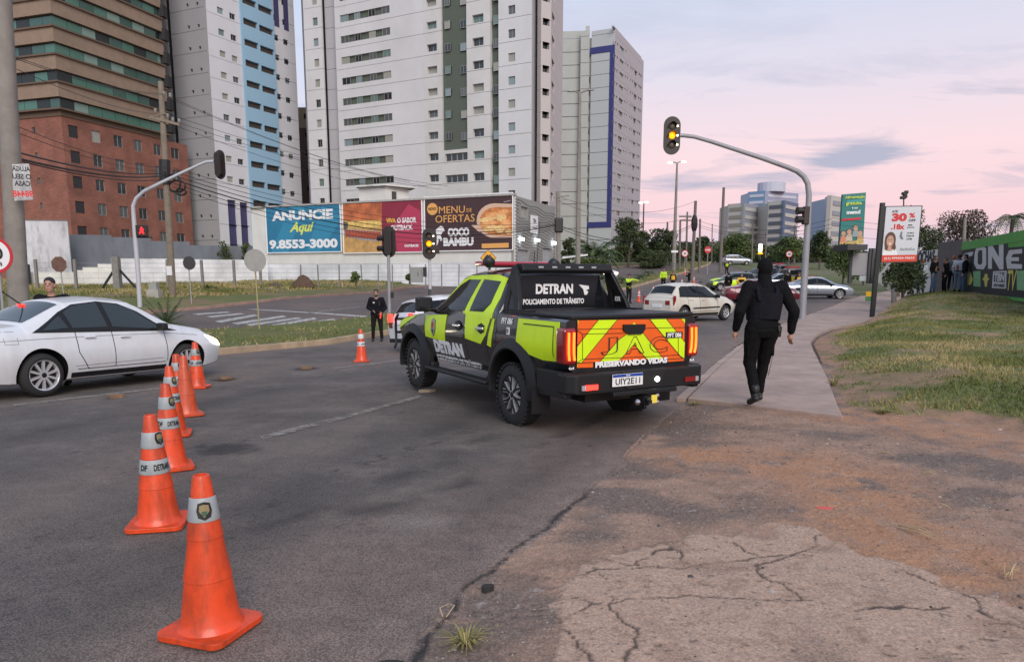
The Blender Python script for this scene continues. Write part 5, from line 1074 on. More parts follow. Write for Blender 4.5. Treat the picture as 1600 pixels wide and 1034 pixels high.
def head(root, c, face_dir, w=.58, h=1.3, lit=1, back=False):
    """signal head with backboard; face_dir = horizontal direction the lenses look"""
    d = Vector(face_dir).normalized(); x = Vector((-d.y, d.x, 0)); M_ = frame(c, x, (0, 0, 1))
    if (M_.to_3x3() @ Vector((0, 0, 1))).dot(d) < 0: M_ = frame(c, -x, (0, 0, 1))
    MB().prism(stadium(w, h), -.03, 0, 0, M_).build('backboard', SIGNALB, root)
    q = MB(); q.prism(stadium(w * .55, h * .84), -.22, -.028, 0, M_); bev(q.build('housing', SIGNALB, root), .02)
    for i, z in enumerate((.30, 0, -.30)):
        z *= h / 1.3 * 1.05; Mi = M_ @ Matrix.Translation((0, z, 0)); r_ = .115 * h / 1.3
        q = MB().lathe([(r_, .0), (r_, .03), (r_ * .8, .05), (0.001, .06)], 20, 0, Mi); q.build('lens', {0: LENS_OFF, 1: LENS_Y if lit == 1 else LENS_OFF, 2: LENS_OFF}[i], root, 50)
        q = MB(); n = 14
        for k in range(n):                       # visor hood
            a0, a1 = R(-20) + R(220) * k / n, R(-20) + R(220) * (k + 1) / n; rr = r_ * 1.12
            o = [Mi @ Vector((math.cos(a) * rr * s, math.sin(a) * rr * s, zz)) for a in (a0, a1) for s in (1, 1.06) for zz in (0, .16 + .06 * math.sin((a0 + a1) / 2))]
            q.add(o, [(0, 1, 5, 4), (2, 6, 7, 3), (1, 3, 7, 5), (0, 4, 6, 2)])
        q.build('visor', SIGNALB, root)
        if not back: MB().box(M_ @ Vector((w * .32, z, .02)), (.05, .05, .05)).build('led', LED, root)
# right bent pole
g_ = G(1253, 500); Y = g_.y; r = empty('traffic_light', g_, 0, 'amber lit traffic light hanging over the road from the long bent pole on the pavement', 'traffic light')
iv = Vector(g_)
pts = [P(x, y, Y) - iv for x, y in ((1253, 503), (1256, 450), (1259, 400), (1262, 350), (1264, 305), (1262, 287), (1256, 276), (1246, 268), (1232, 262), (1190, 247), (1150, 234), (1110, 221), (1085, 214), (1068, 212), (1062, 212))]
MB().tube(pts, [.14, .13, .125, .115, .105, .1, .1, .095, .09, .085, .08, .075, .07, .07, .07], 12).build('pole', POLE, r, 50)
MB().lathe([(.24, 0), (.24, .03), (.16, .05)], 14).build('base_plate', POLE, r)
head(r, P(1050, 212, Y) - iv, (0, -1, 0), .62, 1.36)
c_ = P(1256, 337, Y) - iv
q = MB(); q.box(c_ + Vector((.05, -.05, 0)), (.22, .24, .66)); bev(q.build('side_housing', SIGNALB, r), .03)
for z in (.18, -.14):
    q = MB(); q.tube([c_ + Vector((-.05, -.05, z)), c_ + Vector((-.30, -.08, z - .01))], [.12, .14], 12); q.build('side_visor', SIGNALB, r, 40)
# left bent pole
g_ = G(219, 480); Y = 36.; g_ = P(219, 480, Y); g_.z = T(g_.x, Y) + .1; iv = Vector(g_); r = empty('traffic_light', g_, 0, 'traffic light seen from behind on the pale bent pole above the white saloon', 'traffic light')
pts = [P(x, y, Y) - iv for x, y in ((219, 483), (216, 430), (212, 380), (209, 340), (208, 322), (213, 310), (225, 299), (245, 289), (280, 272), (310, 258), (322, 253), (334, 252))]
MB().tube(pts, [.11, .11, .105, .1, .09, .085, .08, .08, .07, .06, .06, .06], 10).build('pole', POLEL, r, 50)
head(r, P(343, 257, Y) - iv + Vector((0, .1, 0)), (.45, 1, 0), .62, 1.34, lit=0, back=True)
c_ = P(222, 361, Y) - iv; q = MB(); q.box(c_, (.5, .25, .55)); bev(q.build('walk_signal_housing', SIGNALB, r), .03)
q = MB(); Mq = frame(c_ + Vector((.05, -.13, 0)), (1, 0, 0), (0, 0, 1)); q.prism([(-.03, .02), (.03, .02), (.12, -.14), (.06, -.16), (0, -.06), (-.1, -.15), (-.14, -.1)], 0, .02, 0, Mq); q.prism([(-.1, .08), (.1, .1), (.08, .0), (-.05, .0)], 0, .02, 0, Mq); q.ell(Mq @ Vector((0, .13, .01)), .05, 8, 6); q.build('walk_figure', LENS_R, r)
q = MB(); q.tube([P(209, 371, Y) - iv, P(238, 371, Y) - iv], .03, 6); q.build('bracket', BLACK, r)
# post mounted heads
def post_signal(label, px_, yhead, ybase, Y, d, lit, hpx=47, back=False):
    g_ = P(px_ + 2, ybase, Y); g_.z = T(g_.x, Y) + .05; r = empty('traffic_light', g_, 0, label, 'traffic light'); iv = Vector(g_); c_ = P(px_, yhead, Y) - iv
    MB().tube([(0, 0, 0), (c_.x * .9, 0, c_.z + (.35 if back else -.4))], [.075, .065], 10).build('pole', POLEL if not back else POLE, r, 50)
    head(r, c_ + Vector((0, .12 if back else -.12, 0)), d, .60, hpx / F_PX * Y, lit, back)
    return r, iv
r, iv = post_signal('unlit traffic light seen from behind on the post beside the bearded officer', 607, 378, 503, 33, (.15, 1, 0), 0, back=True)
for z in (372, 388): q = MB(); a = P(600, z, 33) - iv; q.tube([a, a + Vector((-.28, .15, 0))], [.1, .12], 10); q.build('visor', SIGNALB, r)
q = MB(); q.box(P(613, 461, 33) - iv, (.12, .12, .26)); q.build('push_button', BLACK, r)
r, iv = post_signal('amber lit traffic light on a post against the brown billboard', 671, 381, 505, 33, (0, -1, 0), 1)
q = MB(); a = P(681, 391, 33) - iv; q.box(a, (.3, .2, .3)); bev(q.build('side_housing', SIGNALB, r), .03)
q = MB(); q.box(P(672, 457, 33) - iv, (.14, .14, .3)); q.build('push_button', BLACK, r)
# ---- signs
RED = mat('sign_red', (.50, .02, .03), .5); SY = mat('sign_amber', (.75, .36, .02), .5); SIGNBACK = mat('sign_back_brown', (.13, .07, .05), .8, var=.2); GREYB = mat('sign_back_grey', (.33, .33, .31), .7, .2, var=.1); DKB = mat('sign_back_dark', (.05, .05, .05), .7)
def ngon(n, r, rot=0): return [(r * math.cos(rot + 2 * math.pi * i / n), r * math.sin(rot + 2 * math.pi * i / n)) for i in range(n)]
def sign(name, label, px_, py_, Y, rad, shape, front, yb, d=(0, -1, 0), post=None, layers=(), texts=(), bx=None, pr=.03, gz=None):
    c = P(px_, py_, Y); b = P(bx or px_, yb, Y); b.z = T(b.x, Y) if gz is None else gz; r = empty(name, b, 0, label, 'sign'); iv = Vector(b); dv = Vector(d).normalized(); x = Vector((-dv.y, dv.x, 0)); 
    if x.cross(Vector((0, 0, 1))).dot(dv) < 0: x = -x
    M_ = frame(c - iv + dv * .05, x, (0, 0, 1)); pol = shape if isinstance(shape, list) else ngon(shape, rad, math.pi / shape if shape == 8 else 0)
    MB().prism(pol, -.012, 0, 0, M_).build('panel', front, r)
    for i, (s_, m) in enumerate(layers): MB().prism([(a * s_, b_ * s_) for a, b_ in pol], .001 + .003 * i, .003 + .003 * i, 0, M_).build('face', m, r)
    for (s_, w, h, ox, oy, m) in texts: text('lettering', s_, w, h, M_ @ Matrix.Translation((ox, oy, .01)), m, r, .03)
    MB().tube([(0, 0, -.1), tuple(c - iv + Vector((0, 0, rad * .5)) - dv * .03)], pr, 8).build('post', post or POLE, r, 50); return r
sign('speed_sign', 'large round speed limit sign with red ring cut by the left edge', -5, 399, 16, .375, 32, RED, 470, layers=((.83, WHITE),), texts=(('40', .34, .24, 0, .04, LBLACK), ('km/h', .26, .11, 0, -.17, LBLACK)), bx=2)
sign('stop_sign', 'brown octagonal sign seen from behind above the white saloon', 93, 413, 37, .40, 8, SIGNBACK, 470, post=GREYB, bx=101)
sign('round_sign', 'small dark round sign seen edge on beside the leaning utility pole', 295, 411, 38, .34, 24, DKB, 468, d=(1, -.75, 0), post=GREYB, bx=299)
sign('round_sign', 'grey round sign seen from behind on a thin post in the zebra crossing', 398, 407, G(406, 521).y, .42, 28, GREYB, 521, d=(.85, -1, 0), post=mat('post_yellowed', (.32, .28, .14), .7), bx=406)
sg = sign('curve_sign', 'amber diamond roundabout warning sign above the pickup light bar', 763, 403, 34, .38, 4, LBLACK, 480, layers=((.95, SY), (.9, LBLACK), (.86, SY)))
c_ = P(763, 403, 34) - sg.location; M_ = frame(c_ + Vector((0, -.065, 0)), (1, 0, 0), (0, 0, 1))
for k in range(3):
    q = MB(); a0 = R(90 + 120 * k); pts = [(.15 * math.cos(a0 + R(80) * i / 6), .15 * math.sin(a0 + R(80) * i / 6)) for i in range(7)]; inn = [(.10 * math.cos(a0 + R(80) * i / 6), .10 * math.sin(a0 + R(80) * i / 6)) for i in range(7)]
    q.prism(pts + inn[::-1], 0, .004, 0, M_); e = a0 + R(80); q.prism([(.19 * math.cos(e), .19 * math.sin(e)), (.06 * math.cos(e), .06 * math.sin(e)), (.13 * math.cos(e + .5), .13 * math.sin(e + .5))], .0, .0045, 0, M_); q.build('arrow', LBLACK, sg)
sign('speed_sign', 'round 50 sign with red ring on the median below the utility poles', 1070, 396, 92, .42, 20, RED, 411, layers=((.75, WHITE),), texts=(('50', .34, .3, 0, 0, LBLACK),))
sign('stop_sign', 'red octagonal stop sign on the far median', 1106, 390.5, 92, .44, 8, RED, 409, texts=(('PARE', .6, .2, 0, 0, LWHITE),), pr=.05)
sign('speed_sign', 'round 40 sign with red ring behind the masked man', 1233, 397, 80, .36, 20, RED, 428, layers=((.75, WHITE),), texts=(('40', .32, .28, 0, 0, LBLACK),))
sign('street_sign', 'small white street plate on the tall double lamp post', 1054, 393, 94, .3, [(-.42, -.13), (.42, -.13), (.42, .13), (-.42, .13)], WHITE, 412)
sign('direction_sign', 'narrow white plate lying aslant beside the tall bare lamp pole', 893, 401, 74, .3, [(-.9, -.2), (1.6, .1), (1.6, .25), (-.9, .0)], WHITE, 416, texts=())
# ---- poles
PCONC = mat('pole_concrete', (.235, .215, .19), .9, var=.15, vscale=3, damt=.4, dirt=(.12, .10, .09)); PCD = mat('pole_concrete_dark', (.15, .13, .12), .9, var=.2); WOODP = mat('pole_brown', (.20, .165, .125), .9, var=.2, vscale=4)
def pole(label, x0, y0, x1, y1, Y, r0, r1, m=PCONC, name='utility_pole', arms=(), gz=None, cat='pole', dY=0):
    top = P(x0, y0, Y + dY); b = P(x1, y1, Y); b.z = T(b.x, Y) - .2 if gz is None else gz; r = empty(name, b, 0, label, cat); iv = Vector(b)
    MB().tube([(0, 0, 0), tuple(top - iv)], [r1, r0], 12).build('shaft', m, r, 50)
    for (ax0, ay0, ax1, ay1, th) in arms: MB().beam(P(ax0, ay0, Y + dY) - iv + Vector((0, -r0, 0)), P(ax1, ay1, Y + dY) - iv + Vector((0, -r0, 0)), th, th).build('crossarm', m, r)
    return r, iv
big, bigiv = pole('massive concrete utility pole at the left edge of the photo', 0, -60, 23, 457, 20, .21, .26, PCONC)
q = MB(); q.tube([P(5, 212, 20) - bigiv, P(5, 235, 20) - bigiv], .16, 10); q.build('junction_box', BLACK, big)
up, upiv = pole('leaning brown utility pole with a crossarm and cable coils before the brick building', 251, 128, 270, 466, 41, .14, .2, WOODP, arms=((236, 184, 283, 196, .13), (232, 186, 262, 178, .05)))
q = MB()
for i in range(14): a = i / 13 * 6.28; q.v
q.tube([P(277 + 13 * math.cos(a), 291 + 9 * math.sin(a), 41) - upiv for a in [i * .45 for i in range(15)]], .05, 6); q.tube([P(272 + 10 * math.cos(a), 286 + 14 * math.sin(a), 41) - upiv for a in [i * .45 for i in range(15)]], .045, 6); q.tube([P(283 + 8 * math.cos(a), 300 + 5 * math.sin(a), 41) - upiv for a in [i * .45 for i in range(15)]], .05, 6); q.build('cable_coil', WIRE, up, 60)
for i, (a, b) in enumerate(((256, 150), (266, 152), (243, 176), (262, 184), (270, 190), (280, 192))): MB().lathe([(.05, 0), (.09, .05), (.05, .09), (.09, .14), (.04, .2)], 8, 0, Matrix.Translation(P(a, b, 41) - upiv)).build('insulator', GREYB, up)
q = MB(); q.tube([P(257, 250, 41) - upiv, P(258, 288, 41) - upiv], .3, 8); q.v = q.v; q.build('cable_bundle', WIRE, up)
q = MB(); q.box(P(267, 423, 41) - upiv + Vector((0, -.2, 0)), (.3, .04, .5)); q.build('notice', WHITE, up)
p873, iv873 = pole('concrete utility pole with a dark connector at the corner of the grey cladded building', 871.5, 299, 874, 416, 62, .15, .2, arms=((866, 309, 889, 306, .09), (868, 314, 886, 312, .06)))
q = MB(); q.box(P(873, 352, 62) - iv873, (.7, .5, 1.2)); bev(q.build('connector_box', BLACK, p873), .1)
def lamp_post(label, x0, y0, x1, y1, Y, r0, r1, hx, lit=False, dd=5, m=PCONC, lh=2.0):
    r, iv = pole(label, x0, y0, x1, y1, Y, r0, r1, m, 'street_lamp', cat='street lamp')
    for k, (hx_, hy_) in enumerate(hx):
        a = P(x0, y0, Y) - iv; b = P(hx_, hy_, Y) - iv; MB().tube([a, (a + b) / 2 + Vector((0, 0, .08)), b], r0 * .6, 6).build('arm', m, r)
        d = (b - a).normalized(); q = MB(); q.ell(b, (abs(d.x) * .25 + .12, .16, .08), 10, 6); q.build('lamp_head', GREYB if not lit else mat('street_lamp_lit', (1, .95, .8), .3, emit=(1, .93, .78), estr=12), r, 60)
    return r
lamp_post('tall bare lamp pole with two unlit heads before the blue framed tower', 906, 146, 903, 412, 72, .13, .26, ((891, 143), (923, 141)))
lamp_post('tall lamp post with two lit heads against the pink sky', 1058, 255, 1053, 408, 100, .12, .3, ((1047, 254), (1068, 253)), True, 6)
lamp_post('small lit lamp post rising from the dark trees', 1006, 317, 1004, 400, 125, .1, .15, ((1001.5, 317), (1010, 316)), True, 6, DKB)
pole('thin dark pole in front of the sky right of the utility poles', 1131, 293, 1126, 408, 98, .17, .22, PCD, 'mast', cat='pole')
u85, iv85 = pole('dark wooden pole with a cable bundle at the centre of the pole group', 1087, 314, 1082, 412, 80, .15, .2, PCD)
q = MB(); q.ell(P(1085, 349, 80) - iv85, (.35, .3, 1.0), 8, 6); q.build('cable_bundle', WIRE, u85)
pole('pole with two wide crossarms behind the dark wooden pole', 1074, 331, 1072, 410, 108, .12, .16, PCD, arms=((1061, 338.5, 1080, 338.5, .2), (1062, 344.5, 1080, 344.5, .2)))
pole('short pole under the crossarms left of the pole group', 1063, 345, 1062, 410, 104, .14, .17, PCD)
pole('slender pole right of the pole group', 1094, 342, 1093, 410, 96, .12, .16, PCD)
pole('far pole half hidden by the broad dark tree', 1043, 347, 1042, 410, 118, .14, .17, PCD)
pole('crossarm pole in front of the cream distant tower', 1176, 345, 1175, 410, 130, .12, .16, PCD, arms=((1168, 356, 1184, 356, .15), (1169, 363, 1184, 363, .15)))
pole('crossarm pole in front of the distant slate tower', 1242, 352, 1241, 410, 130, .12, .16, PCD, arms=((1234, 355, 1249, 355, .15), (1235, 361, 1248, 361, .15)))
pole('thin pole between the distant towers and the signal pole', 1197, 362, 1196, 410, 140, .1, .14, PCD)
pole('slim curved mast rising behind the stop sign', 1113, 350, 1112, 410, 120, .07, .1, PCD, 'mast')
pole('short wooden pole rising behind the wall by the brown tree', 1508, 340, 1506, 420, 48, .09, .13, PCONC)
pole('low stub pole beside the pedestrians shrub', 1397, 440, 1396, 485, 40, .12, .14, PCONC, gz=T(20, 40))
r = empty('floodlight_mast', P(1412, 420, 60), 0, 'floodlight mast with two dark lamp clusters above the discount sign', 'lamp'); iv = Vector(r.location)
MB().tube([(0, 0, 0), tuple(P(1412, 304, 60) - iv)], .05, 6).build('mast', DKB, r)
for a, b, w in ((1413, 302.5, .38), (1411, 309, .42)): q = MB(); q.box(P(a, b, 60) - iv, (w, .3, .22)); q.box(P(a + 3, b - 2, 60) - iv, (w * .7, .3, .25)); bev(q.build('lamp_cluster', BLACK, r), .05)
# warm glowing lamp in the trees
r = empty('floodlight', P(1188, 415, 100), 0, 'tall bright floodlight glowing before the distant towers', 'lamp'); iv = Vector(r.location); MB().tube([(0, 0, -1), tuple(P(1188, 398, 100) - iv)], .08, 6).build('mast', DKB, r); q = MB(); q.box(P(1188, 387.5, 100) - iv, (.5, .3, 1.1)); bev(q.build('lamp', mat('floodlight_lit', (1, .9, .7), .3, emit=(1, .80, .5), estr=3.5), r), .15); MB().box(P(1188, 396, 100) - iv, (.55, .34, .18)).build('warm_lamp', LENS_Y, r)
# ---- overhead cables
def wire(a, b, sag, rad, label, grp='overhead cables', n=18):
    a, b = P(*a), P(*b); pts = [a.lerp(b, i / n) - Vector((0, 0, sag * 4 * (i / n) * (1 - i / n))) for i in range(n + 1)]
    tag(MB().tube(pts, rad * .75, 5).build('cable', WIRE, None, 80), label, 'cable', grp)
OR = ['highest', 'second highest', 'third highest', 'fourth highest', 'fifth highest', 'lowest']
def od(i, n): return 'lowest' if i == n - 1 else OR[i]
for i, (a, b) in enumerate(((82, 146), (85, 148), (99, 178))): wire((5, a, 20), (256 if b < 160 else 243, b, 41), .25, .014, od(i, 3) + ' thin high cable from the massive pole to the leaning utility pole', 'thin high cables on the left')
for i, (a, b, r_) in enumerate(((190, 262, .014), (200, 268, .014), (233, 270, .035), (243, 274, .045), (246, 280, .028))): wire((8, a, 20), (260, b, 41), .28, r_, od(i, 5) + ' cable of the bundle sagging between the massive and leaning poles', 'cable bundle on the left')
for i, (a, bx, by, bY) in enumerate(((150, 640, 283, 64), (153, 668, 292, 64), (178, 700, 291, 64), (186, 690, 296, 64), (192, 640, 300, 64))): wire((262, a, 41), (bx, by, bY), .5, .016, od(i, 5) + ' thin cable running from the leaning utility pole across the towers', 'thin cables across the towers')
for i, (a, b, r_) in enumerate(((262, 346, .018), (268, 349, .022), (274, 350, .028), (280, 351, .045), (286, 354, .022), (292, 356, .018))): wire((270, a, 41), (873, b, 62), 1.3 + .15 * i, r_, od(i, 6) + ' black cable from the leaning utility pole across the billboards', 'cables across the billboards')
for i, (a, b) in enumerate(((307, 295), (314, 318))): wire((873, a, 62), (1086, b + 20, 80), 1.2, .02, ('upper', 'lower')[i] + ' thin cable from the corner utility pole to the dark wooden pole', 'cables over the driveway')
for i, (a, b, c, d) in enumerate(((352, 349, 1.5, .04), (356, 352, 1.6, .03))): wire((873, a, 62), (1085, b, 80), c, d, ('upper', 'lower')[i] + ' thick cable drooping from the corner utility pole', 'thick cables over the driveway')
for i, (a, b) in enumerate(((343, 342), (349, 350), (352, 356))): wire((1086, a, 80), (1300, b, 60), 1.0, .02, od(i, 3) + ' thin cable running right from the dark wooden pole', 'cables right of the pole group')
for i, b in enumerate((338, 347, 362)): wire((1300, b + 2, 60), (1600, b, 48), .6, .014, od(i, 3) + ' faint cable crossing the sky behind the discount sign', 'faint cables on the right')
# ---- banner on the massive pole (lettering seen from behind)
r = empty('cloth_banner', P(35, 285, 19.6), 0, 'white cloth rental banner seen from behind on the massive pole', 'banner'); iv = Vector(r.location); c4 = [P(19, 258, 19.6), P(45, 257, 19.9), P(51, 312, 19.9), P(22, 314, 19.6)]; q = MB(); n = 8; vs = []
for j in range(n + 1):
    for i in range(n + 1):
        p = c4[0].lerp(c4[1], i / n).lerp(c4[3].lerp(c4[2], i / n), j / n) + Vector((0, .02 * math.sin(i * 1.7 + j), 0)); vs.append(p - iv)
vs2 = [v + Vector((0, .004, 0)) for v in vs]; k = (n + 1) ** 2; fs = []
for j in range(n):
    for i in range(n): a = j * (n + 1) + i; fs += [(a, a + n + 1, a + n + 2, a + 1), (k + a, k + a + 1, k + a + n + 2, k + a + n + 1)]
q.add(vs + vs2, fs); q.build('cloth', mat('banner_white', (.55, .56, .56), .9, var=.06), r, 60)
def bt_(s_, w, h, px_, py_, m): text('lettering', s_, w, h, frame(P(px_, py_, 19.5) - iv, (1, .3, 0), (0, 0, 1)), m, r, .03, mirror=True)
bt_('ALUGA', .40, .12, 33, 264, LBLACK); bt_('O SEU', .42, .13, 34, 276, LBLACK); bt_('CASA', .36, .13, 35, 287, LBLACK); bt_('98448', .46, .17, 36, 303, LRED)
MB().tube([c4[0] - iv, c4[1] - iv], .015, 6).build('rod', WHITE, r)
# ---- wire fence in front of the wall
r = empty('wire_fence', label='wire fence of grey concrete posts in front of the white wall', cat='fence')
FP = mat('fence_post', (.20, .19, .175), .9, var=.2); fx = [(57, 52), (118, 52), (262, 54), (316, 55), (366, 56), (407, 57), (470, 59), (497, 60), (530, 61), (565, 61), (591, 62), (613, 62), (641, 63), (665, 63), (690, 64), (717, 64), (745, 64.5), (775, 65)]; tops = []
for i, (a, Y) in enumerate(fx):
    p = P(a, 430, Y); z0 = T(p.x, Y) + .1; p.z = z0; hh = 2.3 if a < 420 else 2.0; w = .17 if a < 420 else .09
    MB().box((p.x, Y, z0 + hh / 2), (w, w, hh), 0, Matrix.Rotation(random.uniform(-.03, .03), 3, 'Y')).build('post', FP, r); tops.append((p.x, Y, z0, hh))
p = P(183, 430, 50); z0 = T(p.x, 50); q = MB(); q.box((p.x, 50, z0 + 1.25), (.42, .42, 2.6)); q.build('corner_post', FP, r); q = MB(); q.beam((p.x, 50, z0 + 1.9), (p.x - 1.4, 50, z0), .12, .12); q.beam((p.x, 50, z0 + 1.9), (p.x + 1.6, 50, z0), .12, .12); q.build('brace', BLACK, r)
q = MB()
for k in range(6):
    for (a, b) in zip(tops[:-1], tops[1:]): q.tube([(a[0], a[1], a[2] + .3 + k * .35), (b[0], b[1], b[2] + .3 + k * .35)], .008, 4)
q.build('wire', GALV, r)
r = empty('utility_cabinet', P(651, 441, 55), 0, 'grey utility cabinet on the far verge left of the amber lit post', 'cabinet'); q = MB(); q.box((0, 0, .55), (.85, .5, 1.1)); bev(q.build('box', mat('cabinet_grey', (.25, .26, .25), .6), r), .02); MB().box((.15, -.27, .6), (.04, .03, .3)).build('handle', BLACK, r); q = MB(); q.box((.62, 0, .75), (.25, .3, .7)); q.build('meter_box', BLACK, r)
g_ = P(242, 467, 40); r = empty('meter_plinth', (g_.x, 40, T(g_.x, 40) + .1), 0, 'small concrete plinth with a grey box between the pale signal pole and the utility pole', 'plinth'); MB().box((0, 0, .3), (.62, .5, .6)).build('plinth', mat('plinth_pale', (.38, .36, .32), .9, var=.15), r); MB().box((0, 0, .78), (.42, .35, .36)).build('box', GREYB, r)
# ---- discount sign
g_ = G(1362, 497); Y = g_.y; r = empty('advertising_sign', g_, 0, 'white thirty percent discount sign with a smiling woman on a black post', 'sign'); iv = Vector(g_)
q = MB(); q.beam(P(1362, 500, Y) - iv, P(1379, 317, Y) - iv, .15, .15); q.build('post', mat('post_black', (.015, .015, .017), .5), r)
for y in (335, 350, 365, 380, 395): MB().beam(P(1376, y, Y) - iv, P(1384, y, Y) - iv, .05, .05).build('bracket', BLACK, r)
c0, c1, c2, c3 = [P(x, y, Y - .05) - iv for x, y in ((1384, 324), (1441, 322), (1432, 409), (1377, 409))]
ux = (c1 - c0 + c2 - c3) / 2; uy = (c0 - c3 + c1 - c2) / 2; ce = (c0 + c1 + c2 + c3) / 4; W_, H_ = ux.length, uy.length; M_ = frame(ce, ux, uy); nx = uy.normalized().dot(ux.normalized())
def sp(a, b, t_=0.): return ce + ux * a + uy * b + Vector((0, -1, 0)) * t_        # a,b in -.5...5
def spoly(pts, m, t0, t1, nm='print'):
    q = MB(); n = len(pts); q.v = [tuple(sp(a, b, t_)) for t_ in (t0, t1) for a, b in pts]
    for t_ in tessellate_polygon([[Vector((a, b, 0)) for a, b in pts]]): q.f += [tuple(i + n for i in t_), tuple(t_)]; q.m += [0, 0]
    for i in range(n): q.f.append((i, (i + 1) % n, n + (i + 1) % n, n + i)); q.m.append(0)
    return q.build(nm, m, r, recalc=True)
spoly([(-.52, -.515), (.52, -.515), (.52, .515), (-.52, .515)], BLACK, -.12, -.01, 'frame'); spoly([(-.49, -.5), (.49, -.5), (.49, .5), (-.49, .5)], mat('sign_face_white', (.56, .57, .60), .5), -.011, .0, 'panel')
spoly([(-.49, -.5), (.49, -.5), (.49, -.375), (-.49, -.375)], mat('sign_orange_red', (.62, .06, .03), .5), .0, .004)
def stx(s_, a, b, w, h, m, bold=.03): text('lettering', s_, w, h, None, m, r, bold, .003, mapf=lambda x, y, t_: sp(a + x, b + y, .004 + t_))
DKR = mat('print_red', (.55, .03, .03), .6)
stx('ATÉ', -.24, .42, .16, .05, LBLACK); stx('30', -.1, .31, .42, .15, DKR, .06); stx('%', .25, .34, .17, .09, DKR, .04); stx('OFF', .26, .25, .2, .045, LBLACK); stx('.18x', -.12, .14, .38, .10, DKR, .05); stx('SEM', .22, .165, .12, .025, LBLACK); stx('JUROS', .24, .12, .2, .025, LBLACK); stx('QUERO', .25, .02, .2, .03, LBLACK, .02); stx('PASSAR', .25, -.03, .22, .03, LBLACK, .02); stx('.COM', .22, -.085, .16, .035, LBLACK, .03); stx('AbaAbriGua', .2, -.27, .42, .05, mat('print_grey', (.15, .17, .2), .6), .0); stx('(61) 999304-70653', .0, -.437, .84, .05, LWHITE, .02)
HAIR = mat('print_hair', (.11, .05, .03), .6); SKN = mat('print_skin', (.50, .28, .20), .6)
spoly([(-.49, -.375), (-.47, -.30), (-.36, -.27), (-.14, -.27), (-.07, -.33), (-.05, -.375)], LWHITE, .004, .006); spoly([(-.3 + .155 * math.cos(a), -.1 + .15 * math.sin(a) + (-.05 if math.sin(a) < 0 else 0)) for a in [i * .35 for i in range(18)]], HAIR, .006, .008); spoly([(-.42, -.1), (-.44, -.25), (-.38, -.3), (-.35, -.2), (-.35, -.1)], HAIR, .006, .0082); spoly([(-.17, -.1), (-.12, -.25), (-.17, -.3), (-.24, -.2), (-.24, -.1)], HAIR, .006, .0084)
spoly([(-.3 + .1 * math.cos(a), -.12 + .105 * math.sin(a)) for a in [i * .4 for i in range(16)]], SKN, .009, .011); spoly([(-.34, -.2), (-.26, -.2), (-.23, -.3), (-.36, -.3)], SKN, .0085, .0105)
spoly([(-.34, -.155), (-.26, -.155), (-.285, -.18), (-.315, -.18)], LWHITE, .012, .013)
for s_ in (-.34, -.265): spoly([(s_ - .015, -.1), (s_ + .015, -.1), (s_ + .015, -.085), (s_ - .015, -.085)], HAIR, .012, .013)
spoly([(-.03, .04), (.02, .06), (.02, -.02), (.07, -.09), (0, -.09), (-.05, -.04)], mat('print_slate', (.15, .18, .22), .6), .004, .006)
# yellow and green box sign beside the post
g_ = G(1357, 476); q = empty('small_board', g_, 0, 'small board with a yellow upper half and green lower half beside the black post', 'board'); k = F_PX / g_.y; MB().box((0, 0, .62), (10.5 / k, .04, 7.5 / k)).build('upper_half', mat('board_yellow', (.72, .40, .02), .6), q); MB().box((0, 0, .62 - 7.5 / k), (10.5 / k, .042, 7 / k)).build('lower_half', mat('board_green', (.06, .22, .06), .6), q); MB().tube([(0, .03, 0), (0, .03, .6)], .02, 6).build('stake', GREYB, q)
# ---- bus shelter
g_ = P(1352, 446, 44); r = empty('bus_shelter', (g_.x, 44, P(1352, 443, 44).z), 0, 'grey bus shelter with a dark roof behind the black sign post', 'bus shelter'); iv = Vector(r.location)
MB().prism([(P(1340, 0, 44).x - iv.x, -1), (P(1372, 0, 44).x - iv.x, -1), (P(1376, 0, 44).x - iv.x, .8), (P(1338, 0, 44).x - iv.x, .8)], P(1352, 386, 44).z - iv.z - .2, P(1352, 383, 44).z - iv.z).build('roof', DKB, r)
for x0, x1, yt, yb, m in ((1333, 1359, 395, 430, mat('shelter_panel', (.27, .26, .27), .6)), (1344, 1357, 431, 439, mat('shelter_bench', (.38, .42, .42), .6))):
    a, b = P(x0, yt, 44) - iv, P(x1, yb, 44) - iv; MB().box(((a.x + b.x) / 2, .1, (a.z + b.z) / 2), (b.x - a.x, .08, a.z - b.z)).build('panel' if yt < 400 else 'bench', m, r)
for x in (1331, 1360, 1365, 1371): a = P(x, 388, 44) - iv; MB().beam((a.x, 0, 0), (a.x, 0, a.z), .14, .14).build('post', DKB, r)
# ---- graffiti wall and its neighbours
def gz_(x, y): return float(rg_h(np.array([x]), np.array([y]))[0])
A, B_ = line(1499, 1700, 36.5, 20.5, 430); r = empty('graffiti_wall', label='black wall with green trim and big white mural letters at the right edge', cat='wall'); f = Face(A, B_, r)
def fz(px_, py_): return f.uz(px_, py_)
GRN = mat('mural_green', (.09, .30, .06), .8, var=.15); MBK = mat('mural_black', (.015, .017, .02), .75, var=.2); MWT = mat('mural_white', (.50, .50, .50), .8, var=.1); MPG = mat('mural_pale_green', (.17, .36, .17), .8, var=.2); MYE = mat('mural_yellow', (.50, .45, .10), .8)
z_t = fz(1550, 369.5)[1]; z_g = fz(1550, 384)[1]; z_b = fz(1550, 466)[1]; z_bb = fz(1550, 461)[1]
f.wall(z_bb, z_g, [], MBK, .2); f.wall(z_g, z_t, [], GRN, .2, out=.02); f.wall(z_b, z_bb, [], GRN, .2, out=.02); f.wall(-.6, z_b, [], mat('wall_base_dark', (.06, .05, .045), .9), .2)
